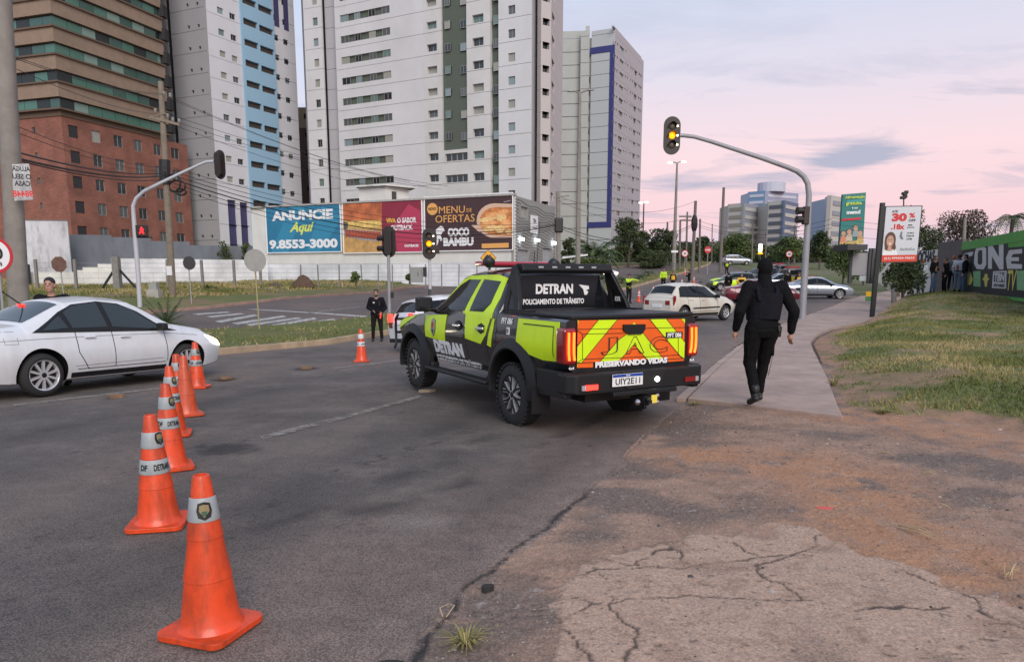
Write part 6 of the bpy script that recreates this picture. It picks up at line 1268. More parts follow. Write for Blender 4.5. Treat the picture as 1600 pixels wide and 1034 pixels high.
def mp_(pts, m, o0=.021, th=.004, nm='mural_shape'): q = MB(); q.prism([fz(*p) for p in pts], o0 - .02, o0 - .02 + th, 0, f.M(0, 0)); return q.build(nm, m, r)
mp_([(1497 + 5, 404), (1508, 396), (1521, 393), (1519, 400), (1510, 402), (1508, 407)], MWT)
q_ = lambda x0, x1, yt, yb, sk=0: [(x0, yt), (x1, yt - sk), (x1, yb + sk * .6), (x0, yb)]
mp_([(1523, 396), (1526, 386), (1536, 384.5), (1541, 388), (1541, 414), (1537, 421), (1526, 420), (1522, 412)], MWT); mp_([(1528, 396), (1530, 391), (1535, 391), (1535, 411), (1532, 414), (1528, 412)], MBK, .026)
mp_([(1544, 420), (1544, 383), (1550, 382), (1561, 402), (1561, 381), (1568, 380), (1568, 421), (1562, 421), (1550, 400), (1550, 420)], MWT)
mp_([(1572, 403), (1577, 391), (1597, 389), (1597, 396), (1583, 397), (1580, 402), (1592, 402), (1592, 408), (1580, 408), (1580, 412), (1597, 413), (1597, 420), (1574, 420)], MWT)
mp_([(1575, 379), (1600, 376), (1612, 375), (1612, 384), (1576, 387)], GRN)
mp_([(1521, 424), (1532, 423), (1532, 448), (1521, 447)], MPG); mp_([(1589, 423), (1612, 422), (1614, 455), (1589, 453)], MPG); mp_([(1512, 425), (1516, 424), (1520, 437), (1517, 445), (1512, 445)], MYE)
mp_([(1539, 428), (1543, 428), (1543, 433), (1546, 436), (1543, 439), (1542, 448), (1539, 448), (1538, 439), (1535, 436), (1538, 433)], MYE)
mp_([(1552, 424), (1573, 423), (1572, 451), (1550, 450)], MWT); mp_([(1554, 426), (1571, 425.5), (1570, 441), (1553, 440)], MBK, .026)
text('lettering', 'TBN', f.uz(1570, 432)[0] - f.uz(1554, 432)[0], .32, f.M(*f.uz(1562, 433), .014), MWT, r, .05); text('lettering', 'FITNESS', f.uz(1570, 446)[0] - f.uz(1553, 446)[0], .12, f.M(*f.uz(1561.5, 446), .012), MBK, r, .03)
text('lettering', 'TV', f.uz(1588, 437)[0] - f.uz(1574, 437)[0], .75, f.M(*f.uz(1581, 438), .012), MYE, r, .02)
A, B_ = line(1462, 1499, 41, 37, 430); f = Face(A, B_, None); f.root = empty('gate_wall', label='dark grey brown wall panel left of the graffiti wall', cat='wall'); f.wall(0, f.uz(1480, 377.5)[1], [], mat('wall_taupe', (.11, .095, .09), .9, var=.15, damt=.4), .2)
A, B_ = line(1425, 1462, 46, 41.5, 430); f = Face(A, B_, None); f.root = empty('white_wall', label='white painted wall with black lettering behind the red capped person', cat='wall'); f.wall(0, f.uz(1445, 392)[1], [], WW, .2); text('lettering', 'ROCHAS', f.len * .8, .65, f.M(f.len * .5, f.uz(1445, 401)[1], .02), MBK, f.root, .04)
r = empty('leaning_board', P(1392, 440, 43), 0, 'pale board leaning against the wall behind the shrub', 'board'); MB().box((0, 0, .4), (1.2, .08, 1.6), 0, Matrix.Rotation(.6, 3, 'Y')).build('board', GREYB, r)
# ---- teal banner tower
r = empty('roadside_billboard', P(1330, 440, 74), 0, 'tall teal roadside billboard with a family photo above the shelter', 'billboard'); iv = Vector(r.location); Y = 74
cc = [P(x, y, Y) - iv for x, y in ((1314.5, 305), (1350, 301.5), (1346, 366), (1344, 381), (1309, 386))]
def bp_(pts, m, t0=0., t1=.05, nm='print'):
    q = MB(); pp = [P(x, y, Y) - iv for x, y in pts]; q.prism([(p.x, p.z) for p in pp], 0, t1 - t0, 0, frame(Vector((0, -t0 + 0, 0)), (1, 0, 0), (0, 0, 1))); q.v = [(v[0], pp[0].y + v[1], v[2]) for v in q.v]; return q.build(nm, m, r)
TEAL = mat('print_teal', (.01, .16, .15), .5, var=.1)
bp_([(1314.5, 304.5), (1350.5, 301.5), (1346, 381), (1309, 386)], TEAL, .0, .35, 'panel')
def btx(s_, a, b, y, h, m, bold=.03): k = Y / F_PX; text('lettering', s_, (b - a) * k, h * k, frame(P((a + b) / 2, y, Y) - iv + Vector((0, -.42, 0)), (1, 0, .05), (0, 0, 1)), m, r, bold)
PGY = mat('print_lime', (.50, .62, .08), .5)
btx('Alimentação', 1318, 1348, 309, 5, PGY, .03); btx('gratuita', 1319, 1343, 319, 6, PGY); btx('é no', 1328, 1337, 325.5, 3, LWHITE); btx('menu!', 1320, 1341, 332, 6, LWHITE, .05)
bp_([(1312.5, 342.5), (1343, 340), (1342.5, 343.5), (1312.5, 346)], RED, .36, .40); bp_([(1320, 314), (1349.5, 311), (1349.5, 315), (1320, 318)], mat('print_teal_light', (.03, .28, .26), .5), .36, .39)
for i, (a, b, m) in enumerate(((1315, 366, SKN), (1324, 363, SKN), (1334, 357, SKN), (1341, 365, SKN))):
    bp_(blob(a, b, 3.6, 4.2, 10), m, .37, .41 + .002 * i); bp_(blob(a, b - 2.5, 4, 3, 10), HAIR, .365, .40 + .002 * i); bp_([(a - 6, b + 14), (a - 4, b + 4), (a + 4, b + 4), (a + 5, b + 14)], [mat('print_cloth1', (.55, .2, .12), .6), mat('print_cloth2', (.5, .42, .3), .6), mat('print_cloth3', (.25, .3, .3), .6), mat('print_cloth4', (.5, .3, .12), .6)][i], .38, .42 + .003 * i)
bp_([(1309.3, 380), (1330, 377), (1346, 374), (1346, 381), (1309, 386)], mat('print_table', (.5, .36, .12), .6, var=.4, vscale=3), .39, .44)
MB().beam((0, .3, -3), (0, .3, cc[0].z * .4), .35, .35).build('column', DKB, r)
# ================================================================== VEHICLES
PAINTK = mat('paint_black', (.008, .008, .01), .25, coat=.8, damt=.35, dirt=(.05, .042, .036), dscale=2.5); TRIM = mat('trim_black', (.010, .010, .011), .5, spec=.35); DGLASS = mat('car_glass_dark', (.008, .010, .012), .08, spec=.35); CGLASS = mat('car_glass', (.03, .04, .045), .08, spec=.45)
LIME = mat('vinyl_lime', (.60, .84, .008), .32, var=.06, vscale=3, damt=.2, dirt=(.2, .25, .05), dscale=4); ORG = mat('vinyl_orange', (.80, .12, .01), .32, var=.06, vscale=3, damt=.2, dirt=(.3, .06, .02), dscale=4); CHR = mat('chrome', (.6, .6, .62), .15, 1.); ALLOY = mat('alloy', (.72, .72, .74), .3, .6); RIMD = mat('rim_dark', (.02, .02, .02), .4, .5)
TL = mat('tail_lamp_red', (.22, .005, .008), .15, coat=1.); TLE = mat('tail_lamp_lit', (1, .1, .02), .3, emit=(1, .10, .01), estr=5.); TLR = mat('tail_lamp_bright', (1, .05, .03), .3, emit=(1, .03, .02), estr=3.); HLE = mat('head_lamp_lit', (1, .95, .8), .3, emit=(1, .86, .6), estr=9.); HL = mat('head_lamp', (.35, .36, .38), .12, spec=.8); REV = mat('reverse_lamp_lit', (1, 1, .95), .3, emit=(1, 1, .9), estr=7.)
class Car:
    def __init__(s, root, rows, paint, arches, ra=.46, name='body', sm=2):
        """rows: x, zbot, wbot, zmid, wmid, zbelt, wbelt, zre, wre, ztop from rear to front"""
        s.root = root; r = np.array(rows, float); s.x0, s.x1 = r[0, 0], r[-1, 0]; xs = np.unique(np.concatenate([np.linspace(s.x0, s.x1, 90), r[:, 0]])); s.xs = xs
        s.k = np.stack([np.interp(xs, r[:, 0], r[:, i]) for i in range(10)], 1)
        kk = s.k.copy()
        for it in range(sm):
            kk[1:-1] = (kk[:-2] + 2 * kk[1:-1] + kk[2:]) / 4
        kk[:, 0] = xs; s.k = kk; s.rings = np.array([s.ring(a) for a in kk]); n, m = s.rings.shape[:2]
        q = MB(); vs = []
        for i in range(n):
            R_ = s.rings[i]; full = [(kk[i, 0], y, z) for y, z in R_] + [(kk[i, 0], -y, z) for y, z in R_[-2:0:-1]]; vs += full
        c = 2 * m - 2; fs = []
        for i in range(n - 1):
            for j in range(c): fs.append((i * c + j, (i + 1) * c + j, (i + 1) * c + (j + 1) % c, i * c + (j + 1) % c))
        fs.append(tuple(range(c))); fs.append(tuple((n - 1) * c + j for j in reversed(range(c)))); q.add(vs, fs)
        o = q.build(name, [paint, TRIM], None, 32, recalc=True)
        cut = []
        for ax, az in arches:
            for sd in (1, -1):
                M_ = Matrix.Translation((ax, sd * .86, az)) @ Matrix.Rotation(R(90), 4, 'X'); cu = MB().lathe([(ra, -.30), (ra, .30)], 40, 0, M_).build('cut', [TRIM], None, recalc=True); cut.append(cu)
                md = o.modifiers.new('b', 'BOOLEAN'); md.object = cu; md.operation = 'DIFFERENCE'; md.solver = 'EXACT'; md.material_mode = 'TRANSFER'
        if cut:
            dg = bpy.context.evaluated_depsgraph_get(); me = bpy.data.meshes.new_from_object(o.evaluated_get(dg)); o.modifiers.clear(); o.data = me; me.shade_smooth(); me.set_sharp_from_angle(angle=R(32))
            for cu in cut: bpy.data.objects.remove(cu)
        o.parent = root; s.body = o
    def ring(s, a):
        _, zb, wb, zm, wm, zl, wl, zr, wr, zt = a
        P_ = [(0, zb), (wb * .5, zb), (wb * .93, zb), (wb, zb + .03)]
        for t in np.linspace(.2, 1, 5): P_.append((wb + (wm - wb) * math.sin(t * math.pi / 2), zb + .03 + (zm - zb - .03) * t))
        for t in np.linspace(.25, 1, 4): P_.append((wm + (wl - wm) * t ** 1.6, zm + (zl - zm) * t))
        for t in np.linspace(.12, 1, 6): P_.append((wl + (wr - wl) * t ** 1.15, zl + (zr - zl) * t))
        for t in np.linspace(.12, 1, 7): P_.append((wr * (1 - t), zr + (zt - zr) * (1 - (1 - t) ** 2.2)))
        return P_
    def ring_at(s, x):
        i = int(np.clip(np.searchsorted(s.xs, x) - 1, 0, len(s.xs) - 2)); t = np.clip((x - s.xs[i]) / (s.xs[i + 1] - s.xs[i]), 0, 1); return s.rings[i] * (1 - t) + s.rings[i + 1] * t
    def side(s, x, z):
        R_ = s.ring_at(x)[3:19]; return float(np.interp(z, R_[:, 1], R_[:, 0]))
    def top(s, x, y):
        R_ = s.ring_at(x)[17:][::-1]; return float(np.interp(abs(y), R_[:, 0], R_[:, 1]))
    def _patch(s, poly, fn, m, name, nrm, cx=.09, cz=.06, th=.006, parent=None):
        bm = bmesh.new(); f = bm.faces.new([bm.verts.new((a, b, 0)) for a, b in poly]); bmesh.ops.triangulate(bm, faces=[f])
        xs = [p[0] for p in poly]; zs = [p[1] for p in poly]
        for v0, v1, c_, ax in ((min(xs), max(xs), cx, 0), (min(zs), max(zs), cz, 1)):
            v = (math.floor(v0 / c_) + 1) * c_
            while v < v1:
                co = [0, 0, 0]; co[ax] = v; no = [0, 0, 0]; no[ax] = 1; bmesh.ops.bisect_plane(bm, geom=bm.verts[:] + bm.edges[:] + bm.faces[:], plane_co=co, plane_no=no, dist=1e-6); v += c_
        r = bmesh.ops.extrude_face_region(bm, geom=bm.faces[:]); tv = set(g for g in r['geom'] if isinstance(g, bmesh.types.BMVert))
        for v in bm.verts: v.co = fn(v.co.x, v.co.y, nrm + (th if v in tv else 0))
        bmesh.ops.recalc_face_normals(bm, faces=bm.faces); me = bpy.data.meshes.new(name); bm.to_mesh(me); bm.free(); me.materials.append(m); me.shade_smooth(); me.set_sharp_from_angle(angle=R(40))
        o = bpy.data.objects.new(name, me); COL.objects.link(o); o.parent = parent or s.root; return o
    def sp(s, poly, m, name, side=1, off=.0, th=.006, parent=None): return s._patch(poly, lambda x, z, t: Vector((x, side * (s.side(x, z) + t), z)), m, name, off, th=th, parent=parent)
    def tp(s, poly, m, name, off=.0, th=.006): return s._patch(poly, lambda x, y, t: Vector((x, y, s.top(x, y) + t)), m, name, off, cz=.12, th=th)
    def line(s, pts, w, m, name, side=1, off=.001):
        q = MB()
        for a, b in zip(pts[:-1], pts[1:]):
            n = max(1, int(math.hypot(b[0] - a[0], b[1] - a[1]) / .08)); d = Vector((b[0] - a[0], b[1] - a[1])).normalized(); nn = Vector((-d.y, d.x)) * w / 2
            for i in range(n):
                p = [(a[0] + (b[0] - a[0]) * t, a[1] + (b[1] - a[1]) * t) for t in (i / n, (i + 1) / n)]
                vs = [Vector((x + e * nn.x, side * (s.side(x + e * nn.x, z + e * nn.y) + off + .003), z + e * nn.y)) for x, z in p for e in (-1, 1)]; q.add(vs, [(0, 2, 3, 1)])
        o = q.build(name, m, s.root); return o
def wheel(root, x, y, r, w, rw, style, side, rimm=ALLOY, seed=0, name='wheel', dz=0.):
    M_ = Matrix.Translation((x, y, r + dz)) @ Matrix.Rotation(R(-90 * side), 4, 'X') @ Matrix.Rotation(seed, 4, 'Z')
    q = MB().lathe([(rw * .96, -w / 2), (r * .80, -w / 2), (r * .94, -w / 2 + .02), (r * .985, -w / 2 + .045), (r, -w * .2), (r, w * .2), (r * .985, w / 2 - .045), (r * .94, w / 2 - .02), (r * .80, w / 2 + .004), (rw * 1.02, w / 2), (rw * .97, w / 2 - .012), (rw * .95, w / 2 - .06), (rw * .6, w / 2 - .08), (.001, w / 2 - .08)], 40, 0, M_)
    if r > .35:
        for i in range(36):
            a = i * 2 * math.pi / 36; q.box(M_ @ Vector((math.cos(a) * r, math.sin(a) * r, w * .40)), (.028, .028, .05), 0, (M_.to_3x3() @ Matrix.Rotation(a, 3, 'Z')))
    o = q.build(name, RUBBER, root, 30)
    q = MB(); q.lathe([(rw, w / 2 - .05), (rw, w / 2 + .002), (rw * .95, w / 2 - .004), (rw * .90, w / 2 - .05)], 36, 1 if style == 'y6' else 0, M_, caps=False); q.lathe([(rw * .17, w / 2 - .07), (rw * .17, w / 2 - .012), (rw * .1, w / 2 - .006), (.001, w / 2 - .006)], 16, 1, M_)
    n = {'y6': 6, 's10': 10, 's5': 5, 's7': 7}[style]
    for i in range(n):
        Mi = M_ @ Matrix.Rotation(i * 2 * math.pi / n, 4, 'Z'); t = rw
        if style == 'y6':
            q.prism([(.16 * t, -.11 * t), (.48 * t, -.13 * t), (.94 * t, -.31 * t), (.94 * t, -.11 * t), (.64 * t, 0), (.94 * t, .11 * t), (.94 * t, .31 * t), (.48 * t, .13 * t), (.16 * t, .11 * t)], w / 2 - .06, w / 2 - .010, 0, Mi)
            q.prism([(.20 * t, -.075 * t), (.48 * t, -.095 * t), (.93 * t, -.27 * t), (.93 * t, -.15 * t), (.60 * t, 0), (.93 * t, .15 * t), (.93 * t, .27 * t), (.48 * t, .095 * t), (.20 * t, .075 * t)], w / 2 - .05, w / 2 - .006, 1, Mi)
        else:
            k = {'s10': .085, 's5': .2, 's7': .14}[style] * t; q.prism([(.12 * t, -k * .8), (.93 * t, -k * 1.25), (.93 * t, k * .7), (.12 * t, k * .8)], w / 2 - .05, w / 2 - .012, 0, Mi)
    rm = q.build('rim', [rimm, RIMD], o, 40); return o
def ground_pose(root, x, y, hd, wb, tr=.75):
    F = Vector((math.cos(hd), math.sin(hd), 0)); Lf = Vector((-F.y, F.x, 0)); o = Vector((x, y, 0))
    z = lambda p: T(p.x, p.y) + (.006 if p.x > -9 else 0)
    zr = (z(o + Lf * tr) + z(o - Lf * tr)) / 2; zf = (z(o + F * wb + Lf * tr) + z(o + F * wb - Lf * tr)) / 2; zl = (z(o + Lf * tr) + z(o + F * wb + Lf * tr)) / 2; zrr = (z(o - Lf * tr) + z(o + F * wb - Lf * tr)) / 2
    X = (F * wb + Vector((0, 0, zf - zr))).normalized(); Y = (Lf * 2 * tr + Vector((0, 0, zl - zrr))).normalized(); Z = X.cross(Y).normalized(); Y = Z.cross(X)
    root.matrix_world = Matrix(((X.x, Y.x, Z.x, x), (X.y, Y.y, Z.y, y), (X.z, Y.z, Z.z, zr), (0, 0, 0, 1)))
def proj(p):
    d = Vector(p) - Vector((0, 0, CAMH)); zc = d.y * CP - d.z * SP; uc = d.y * SP + d.z * CP; return CX + F_PX * d.x / zc, CY - F_PX * uc / zc
def pose_by(root, rear_px, front_x, wb, side, tr=.75, away=True):
    """set the car so that the visible rear wheel touches at rear_px and the front one shows at front_x"""
    g = G(*rear_px); best = None
    for i in range(0, 720):
        hd = R(i * .5); F = Vector((math.cos(hd), math.sin(hd), 0)); Lf = Vector((-F.y, F.x, 0))
        if away and F.y < -.05: continue
        if not away and F.y > .05: continue
        if (Lf * side).y > .2: continue
        f_ = Vector((g.x, g.y, 0)) + F * wb; f_.z = T(f_.x, f_.y); e = abs(proj(f_)[0] - front_x)
        if best is None or e < best[0]: best = (e, hd, Vector((g.x, g.y, 0)) - Lf * side * tr)
    ground_pose(root, best[2].x, best[2].y, best[1], wb, tr); return best[1]
# ---------------------------------------------------------------- the patrol pickup
pk = empty('pickup_truck', label='black patrol pickup with lime panels and orange lime striped tailgate', cat='pickup truck'); HD = R(119.4); O_ = Vector((.81, 9.31, -.07)); pk.location = O_; pk.rotation_euler = (0, 0, HD)
F_ = Vector((math.cos(HD), math.sin(HD), 0)); L_ = Vector((-F_.y, F_.x, 0)); MP = Matrix(((F_.x, L_.x, 0, O_.x), (F_.y, L_.y, 0, O_.y), (0, 0, 1, O_.z), (0, 0, 0, 1)))
def lp(px_, py_, axis, d):                # sight line met with a plane of the truck (axis 0: x=d, 1: y=d)
    a, b, c = ray(px_, py_); r = Vector((a, b, c)); o = Vector((0, 0, CAMH)); n = (F_, L_)[axis]; t = (d - (o - O_).dot(n)) / r.dot(n); q = o + r * t - O_; return Vector((q.dot(F_), q.dot(L_), q.z))
def c3(a, b): return 620 + a / 3.335, 380 + b / 3.335
def c4_(a, b): return 850 + a / 3.565, 380 + b / 3.565
rows = [(-1.15, .62, .80, .95, .925, 1.235, .915, 1.265, .87, 1.27), (-.6, .56, .84, .95, .945, 1.24, .925, 1.27, .87, 1.275), (.36, .50, .86, .95, .955, 1.26, .93, 1.285, .87, 1.29),
        (.385, .50, .86, .95, .955, 1.27, .93, 1.50, .74, 1.56), (.44, .49, .86, .95, .955, 1.27, .93, 1.74, .655, 1.80), (.7, .48, .86, .95, .955, 1.265, .93, 1.765, .655, 1.83), (1.1, .48, .86, .95, .955, 1.255, .93, 1.775, .655, 1.845), (1.6, .48, .86, .95, .955, 1.24, .93, 1.75, .655, 1.82), (1.85, .48, .86, .95, .955, 1.23, .93, 1.69, .66, 1.76),
        (2.62, .50, .86, .95, .955, 1.19, .92, 1.215, .76, 1.26), (2.75, .52, .86, .94, .955, 1.17, .92, 1.19, .78, 1.22), (3.3, .55, .84, .92, .95, 1.11, .915, 1.13, .80, 1.17), (3.8, .58, .80, .88, .91, 1.03, .88, 1.05, .76, 1.09), (3.95, .60, .72, .82, .83, .96, .80, .98, .68, 1.01), (4.0, .62, .60, .80, .74, .90, .72, .92, .6, .94)]
c = Car(pk, rows, PAINTK, [(0, .40), (3.11, .40)], .47)
for sd in (1, -1):
    for ax in (0, 3.11): wheel(pk, ax, sd * .81, .385, .27, .245, 'y6', sd, ALLOY, .4 + ax + sd * .3, dz=-.085 if ax == 0 else -.02)
    for ax in (0, 3.11):                   # matt arch flares
        q = MB(); n = 22; a0, a1 = R(-14), R(194)
        for i in range(n + 1):
            a = a0 + (a1 - a0) * i / n; ca, sa = math.cos(a), math.sin(a); zz = .40
            for (rr, yy) in ((.455, .80), (.455, .985), (.475, 1.0), (.54, .985), (.60, .945), (.60, .86)): q.v.append((ax + ca * rr, sd * yy, max(zz + sa * rr, .30)))
        for i in range(n):
            for j in range(5): k = i * 6 + j; q.f.append((k, k + 1, k + 7, k + 6)); q.m.append(0)
        q.build('wheel_arch', TRIM, pk, 40, recalc=True)
    q = MB(); q.box((1.5, sd * .96, .385), (1.95, .17, .05)); q.box((.6, sd * .90, .42), (.08, .12, .09)); q.box((2.4, sd * .90, .42), (.08, .12, .09)); bev(q.build('side_step', TRIM, pk), .02)
    q = MB(); q.box((-.62, sd * .90, .33), (.03, .24, .32)); q.build('mud_flap', TRIM, pk)
    q = MB(); q.prism([(-.62, .40), (-.62, .70), (-1.2, .70), (-1.2, .42)], .86, .965, 0, Matrix(((1, 0, 0, 0), (0, 0, sd, 0), (0, 1, 0, 0), (0, 0, 0, 1)))); bev(q.build('lower_cladding', TRIM, pk, recalc=True), .015)
    # glazing and lime window surround
    c.sp([(.50, 1.20), (.46, 1.45), (.52, 1.70), (.80, 1.745), (1.60, 1.735), (1.85, 1.67), (2.2, 1.43), (2.12, 1.40), (1.80, 1.60), (1.30, 1.22)], LIME, 'window_surround', sd, .002)
    c.sp([(2.36, 1.255), (1.30, 1.265), (1.22, 1.68), (1.60, 1.68), (1.82, 1.60), (2.1, 1.42)], DGLASS, 'side_window', sd, .008); c.sp([(1.14, 1.27), (.74, 1.275), (.62, 1.38), (.64, 1.66), (1.12, 1.685)], DGLASS, 'side_window', sd, .008)
    c.sp([(1.245, 1.24), (1.235, .90), (.78, .86), (.64, .98), (.52, 1.22)], LIME, 'lime_panel', sd, .003); c.sp([(.48, 1.20), (.60, .86), (.51, .84), (.40, 1.20)], LIME, 'lime_panel', sd, .003)
    c.sp([(2.63, 1.15), (2.62, .83), (1.93, .80), (1.86, 1.19)], LIME, 'lime_panel', sd, .003); c.sp([(-.17, 1.235), (-1.04, 1.235), (-1.0, .80), (-.70, .79), (-.36, .84), (-.14, .97)], LIME, 'lime_panel', sd, .003)
    c.sp([(3.55, 1.06), (3.35, 1.08), (3.02, 1.12), (2.8, 1.155), (3.3, 1.095), (3.7, .98), (3.86, .86), (3.88, .98)], LIME, 'lime_panel', sd, .003)
    for pl in ([(2.63, 1.2), (2.63, .75), (2.42, .55)], [(1.27, 1.24), (1.26, .62), (1.2, .52)], [(.66, .55), (.64, .85), (.46, 1.22)], [(.40, 1.26), (.40, .9)], [(.62, .545), (2.5, .545)], [(-.3, 1.18), (-.94, 1.18), (-.93, .85)]): c.line(pl, .012, LBLACK, 'panel_gap', sd, .012)
    for hx in (1.40, .70): q = MB(); q.box((hx + .06, sd * (c.side(hx, 1.06) + .035), 1.06), (.22, .035, .04)); bev(q.build('door_handle', CHR, pk), .012); c.sp([(hx - .03, 1.02), (hx + .06, .99), (hx + .15, 1.02), (hx + .15, 1.1), (hx + .06, 1.13), (hx - .03, 1.1)], TRIM, 'handle_cup', sd, .008)
    q = MB(); q.box((2.36, sd * 1.08, 1.32), (.13, .24, .21)); q.box((2.38, sd * .95, 1.24), (.08, .14, .06)); bev(q.build('mirror', TRIM, pk), .035)
    MBm = MB(); MBm.box((2.29, sd * 1.085, 1.32), (.012, .19, .16)); MBm.build('mirror_glass', DGLASS, pk)
    # shield
    Mx = lambda x, z, t: Vector((x, sd * (c.side(x, z) + t), z))
    def shield(k, m, t0): return c.sp([(2.30 + .075 * k, 1.09), (2.30 + .08 * k, .95), (2.30, .85 + .02 * (1 - k)), (2.30 - .08 * k, .95), (2.30 - .075 * k, 1.09), (2.30, 1.12)], m, 'crest', sd, t0)
    shield(1, LBLACK, .010); shield(.82, mat('crest_silver', (.3, .3, .28), .5), .0165); c.sp([(2.33, 1.06), (2.33, .98), (2.27, .98), (2.27, 1.06)], mat('crest_red', (.35, .03, .02), .6), 'crest', sd, .023); c.sp([(2.34, .96), (2.30, .89), (2.26, .96)], mat('crest_blue', (.03, .06, .12), .6), 'crest', sd, .023)
    def mf(xc, zc): return lambda x, y, t: Vector((xc - sd * x, sd * (c.side(xc - sd * x, zc + y) + .008 + t), zc + y))
    text('lettering', 'DETRAN', .98, .19, None, LWHITE, pk, .07, .003, mapf=mf(1.86, .715)); text('lettering', 'POLICIAMENTO DE TRÂNSITO', 1.45, .095, None, LWHITE, pk, .05, .003, mapf=mf(1.63, .56))
    text('lettering', 'PFT 086', .27, .075, None, LWHITE, pk, .02, .003, mapf=mf(.10, 1.19), shear=.2); c.sp([(.09, 1.115), (.09, 1.03), (.02, 1.03), (.02, 1.115)], LWHITE, 'plate', sd, .006); text('lettering', 'D', .04, .05, None, LBLACK, pk, .03, .003, mapf=lambda x, y, t, sd=sd: Vector((.055 - sd * x, sd * (c.side(.055, 1.07) + .014 + t), 1.072 + y)))
c.tp([(2.0, -.60), (2.58, -.70), (2.58, .70), (2.0, .60)], DGLASS, 'windscreen', .003); c.tp([(2.64, .55), (3.7, .5), (3.7, -.5), (2.64, -.55)], LIME, 'bonnet_panel', .002)
q = MB(); q.prism([(.35, -.86), (.35, .86), (-1.13, .86), (-1.13, -.86)], 1.272, 1.305); bev(q.build('bed_cover', TRIM, pk), .012)
q = MB(); q.box((-1.13, 0, 1.285), (.09, 1.72, .045)); bev(q.build('tailgate_rail', TRIM, pk), .015)
# rear glass with lettering
def rq(px_, py_, d): p = lp(px_, py_, 0, d); return p.y, p.z
Myz = lambda x: Matrix(((0, 0, -1, x), (1, 0, 0, 0), (0, 1, 0, 0), (0, 0, 0, 1)))     # local (y,z) drawn on a plane x = const, thickness towards the rear
q = MB(); q.prism([(-.70, 1.30), (.70, 1.30), (.60, 1.735), (-.60, 1.735)], .0, .02, 0, Myz(.375)); q.build('rear_window', DGLASS, pk, recalc=True)
q = MB(); q.prism([(-.16, 1.755), (.16, 1.755), (.16, 1.775), (-.16, 1.775)], .0, .02, 0, Myz(.40)); q.build('brake_lamp', TL, pk, recalc=True)
def rtext(s_, w, h, y, z, x, m=LWHITE, **k): text('lettering', s_, w, h, Matrix(((0, 0, -1, x), (-1, 0, 0, y), (0, 1, 0, z), (0, 0, 0, 1))), m, pk, k.pop('bold', .03), .003, **k)
a = rq(*c3(725, 212), .35); b = rq(*c3(918, 262), .35); rtext('DETRAN', a[0] - b[0], a[1] - b[1], (a[0] + b[0]) / 2, (a[1] + b[1]) / 2, .353, bold=.04)
a = rq(*c3(658, 286), .35); b = rq(*c3(975, 312), .35); rtext('POLICIAMENTO DE TRÂNSITO', a[0] - b[0], .085, (a[0] + b[0]) / 2, (a[1] + b[1]) / 2, .353)
q = MB(); q.prism([rq(*p, .35) for p in (c3(948, 215), c3(1000, 222), c3(1002, 238), c3(985, 245), c3(998, 252), c3(990, 268), c3(978, 268), c3(972, 240))], 0, .003, 0, Myz(.353)); q.build('bird_mark', LWHITE, pk, recalc=True)
# sport bar
for sd in (1, -1):
    q = MB(); Mxz = Matrix(((1, 0, 0, 0), (0, .10, sd, sd * .66), (0, 1, 0, 0), (0, 0, 0, 1))); Mxz = Matrix(((1, 0, 0, 0), (0, -.24 * sd, sd, sd * (.70 + .24 * 1.84)), (0, 1, 0, 0), (0, 0, 0, 1)))
    q.prism([(.375, 1.30), (.375, 1.80), (.32, 1.87), (.24, 1.80), (.02, 1.42), (-.02, 1.30), (.08, 1.30), (.22, 1.52), (.29, 1.56), (.30, 1.30)], -.03, .03, 0, Mxz); bev(q.build('bar_side', TRIM, pk, recalc=True), .015)
    q = MB(); q.prism([(.08, 1.30), (.22, 1.52), (.29, 1.56), (.30, 1.30)], -.008, .008, 0, Mxz); q.build('bar_mesh', BLACK, pk, recalc=True)
    q = MB(); q.box((.05, sd * .80, 1.31), (.6, .10, .03)); q.build('bar_foot', TRIM, pk)
q = MB(); q.prism([(.37, 1.80), (.34, 1.88), (.20, 1.88), (.16, 1.80), (.20, 1.755), (.36, 1.755)], -.68, .68, 0, Matrix(((1, 0, 0, 0), (0, 0, 1, 0), (0, 1, 0, 0), (0, 0, 0, 1)))); bev(q.build('bar_top', TRIM, pk, recalc=True), .012)
for i in range(5): MB().box((.175, .42 - i * .2, 1.835), (.015, .07, .022)).build('marker_lamp', mat('marker_pale', (.35, .35, .36), .3), pk)
text('lettering', 'RTR', .11, .06, frame((.14, -.752, 1.43), (-1, 0, 0), (0, 0, 1)), LWHITE, pk, .01)
# tailgate, tail lamps, bumper
XT = -1.165
q = MB(); q.prism([(-.785, .735), (.785, .735), (.785, 1.262), (-.785, 1.262)], 0, .04, 0, Myz(XT + .04)); bev(q.build('tailgate', PAINTK, pk, recalc=True), .01)
def tgp(pts, m, t0=.0, th=.003, nm='tailgate_stripe'):
    q = MB(); w = [rq(*c4_(*p), XT) for p in pts]; w = [(max(-.78, min(.78, a)), max(.738, min(1.258, b))) for a, b in w]; q.prism(w, t0, t0 + th, 0, Myz(XT - .0005)); return q.build(nm, m, pk, recalc=True)
TG = [(172, 430), (783, 420), (780, 668), (172, 694)]
def clip(poly, x0=172, x1=783, y0=None, y1=None): return poly
tgp([(174, 430), (783, 421), (779, 640), (174, 668)], ORG); tgp([(174, 670), (272, 665), (272, 692), (174, 694)], ORG); tgp([(690, 645), (779, 641), (778, 667), (690, 670)], ORG)
tgp([(174, 430), (191, 430), (174, 455)], LIME, .003); tgp([(300, 428), (405, 426), (206, 666), (174, 668), (174, 578)], LIME, .003)
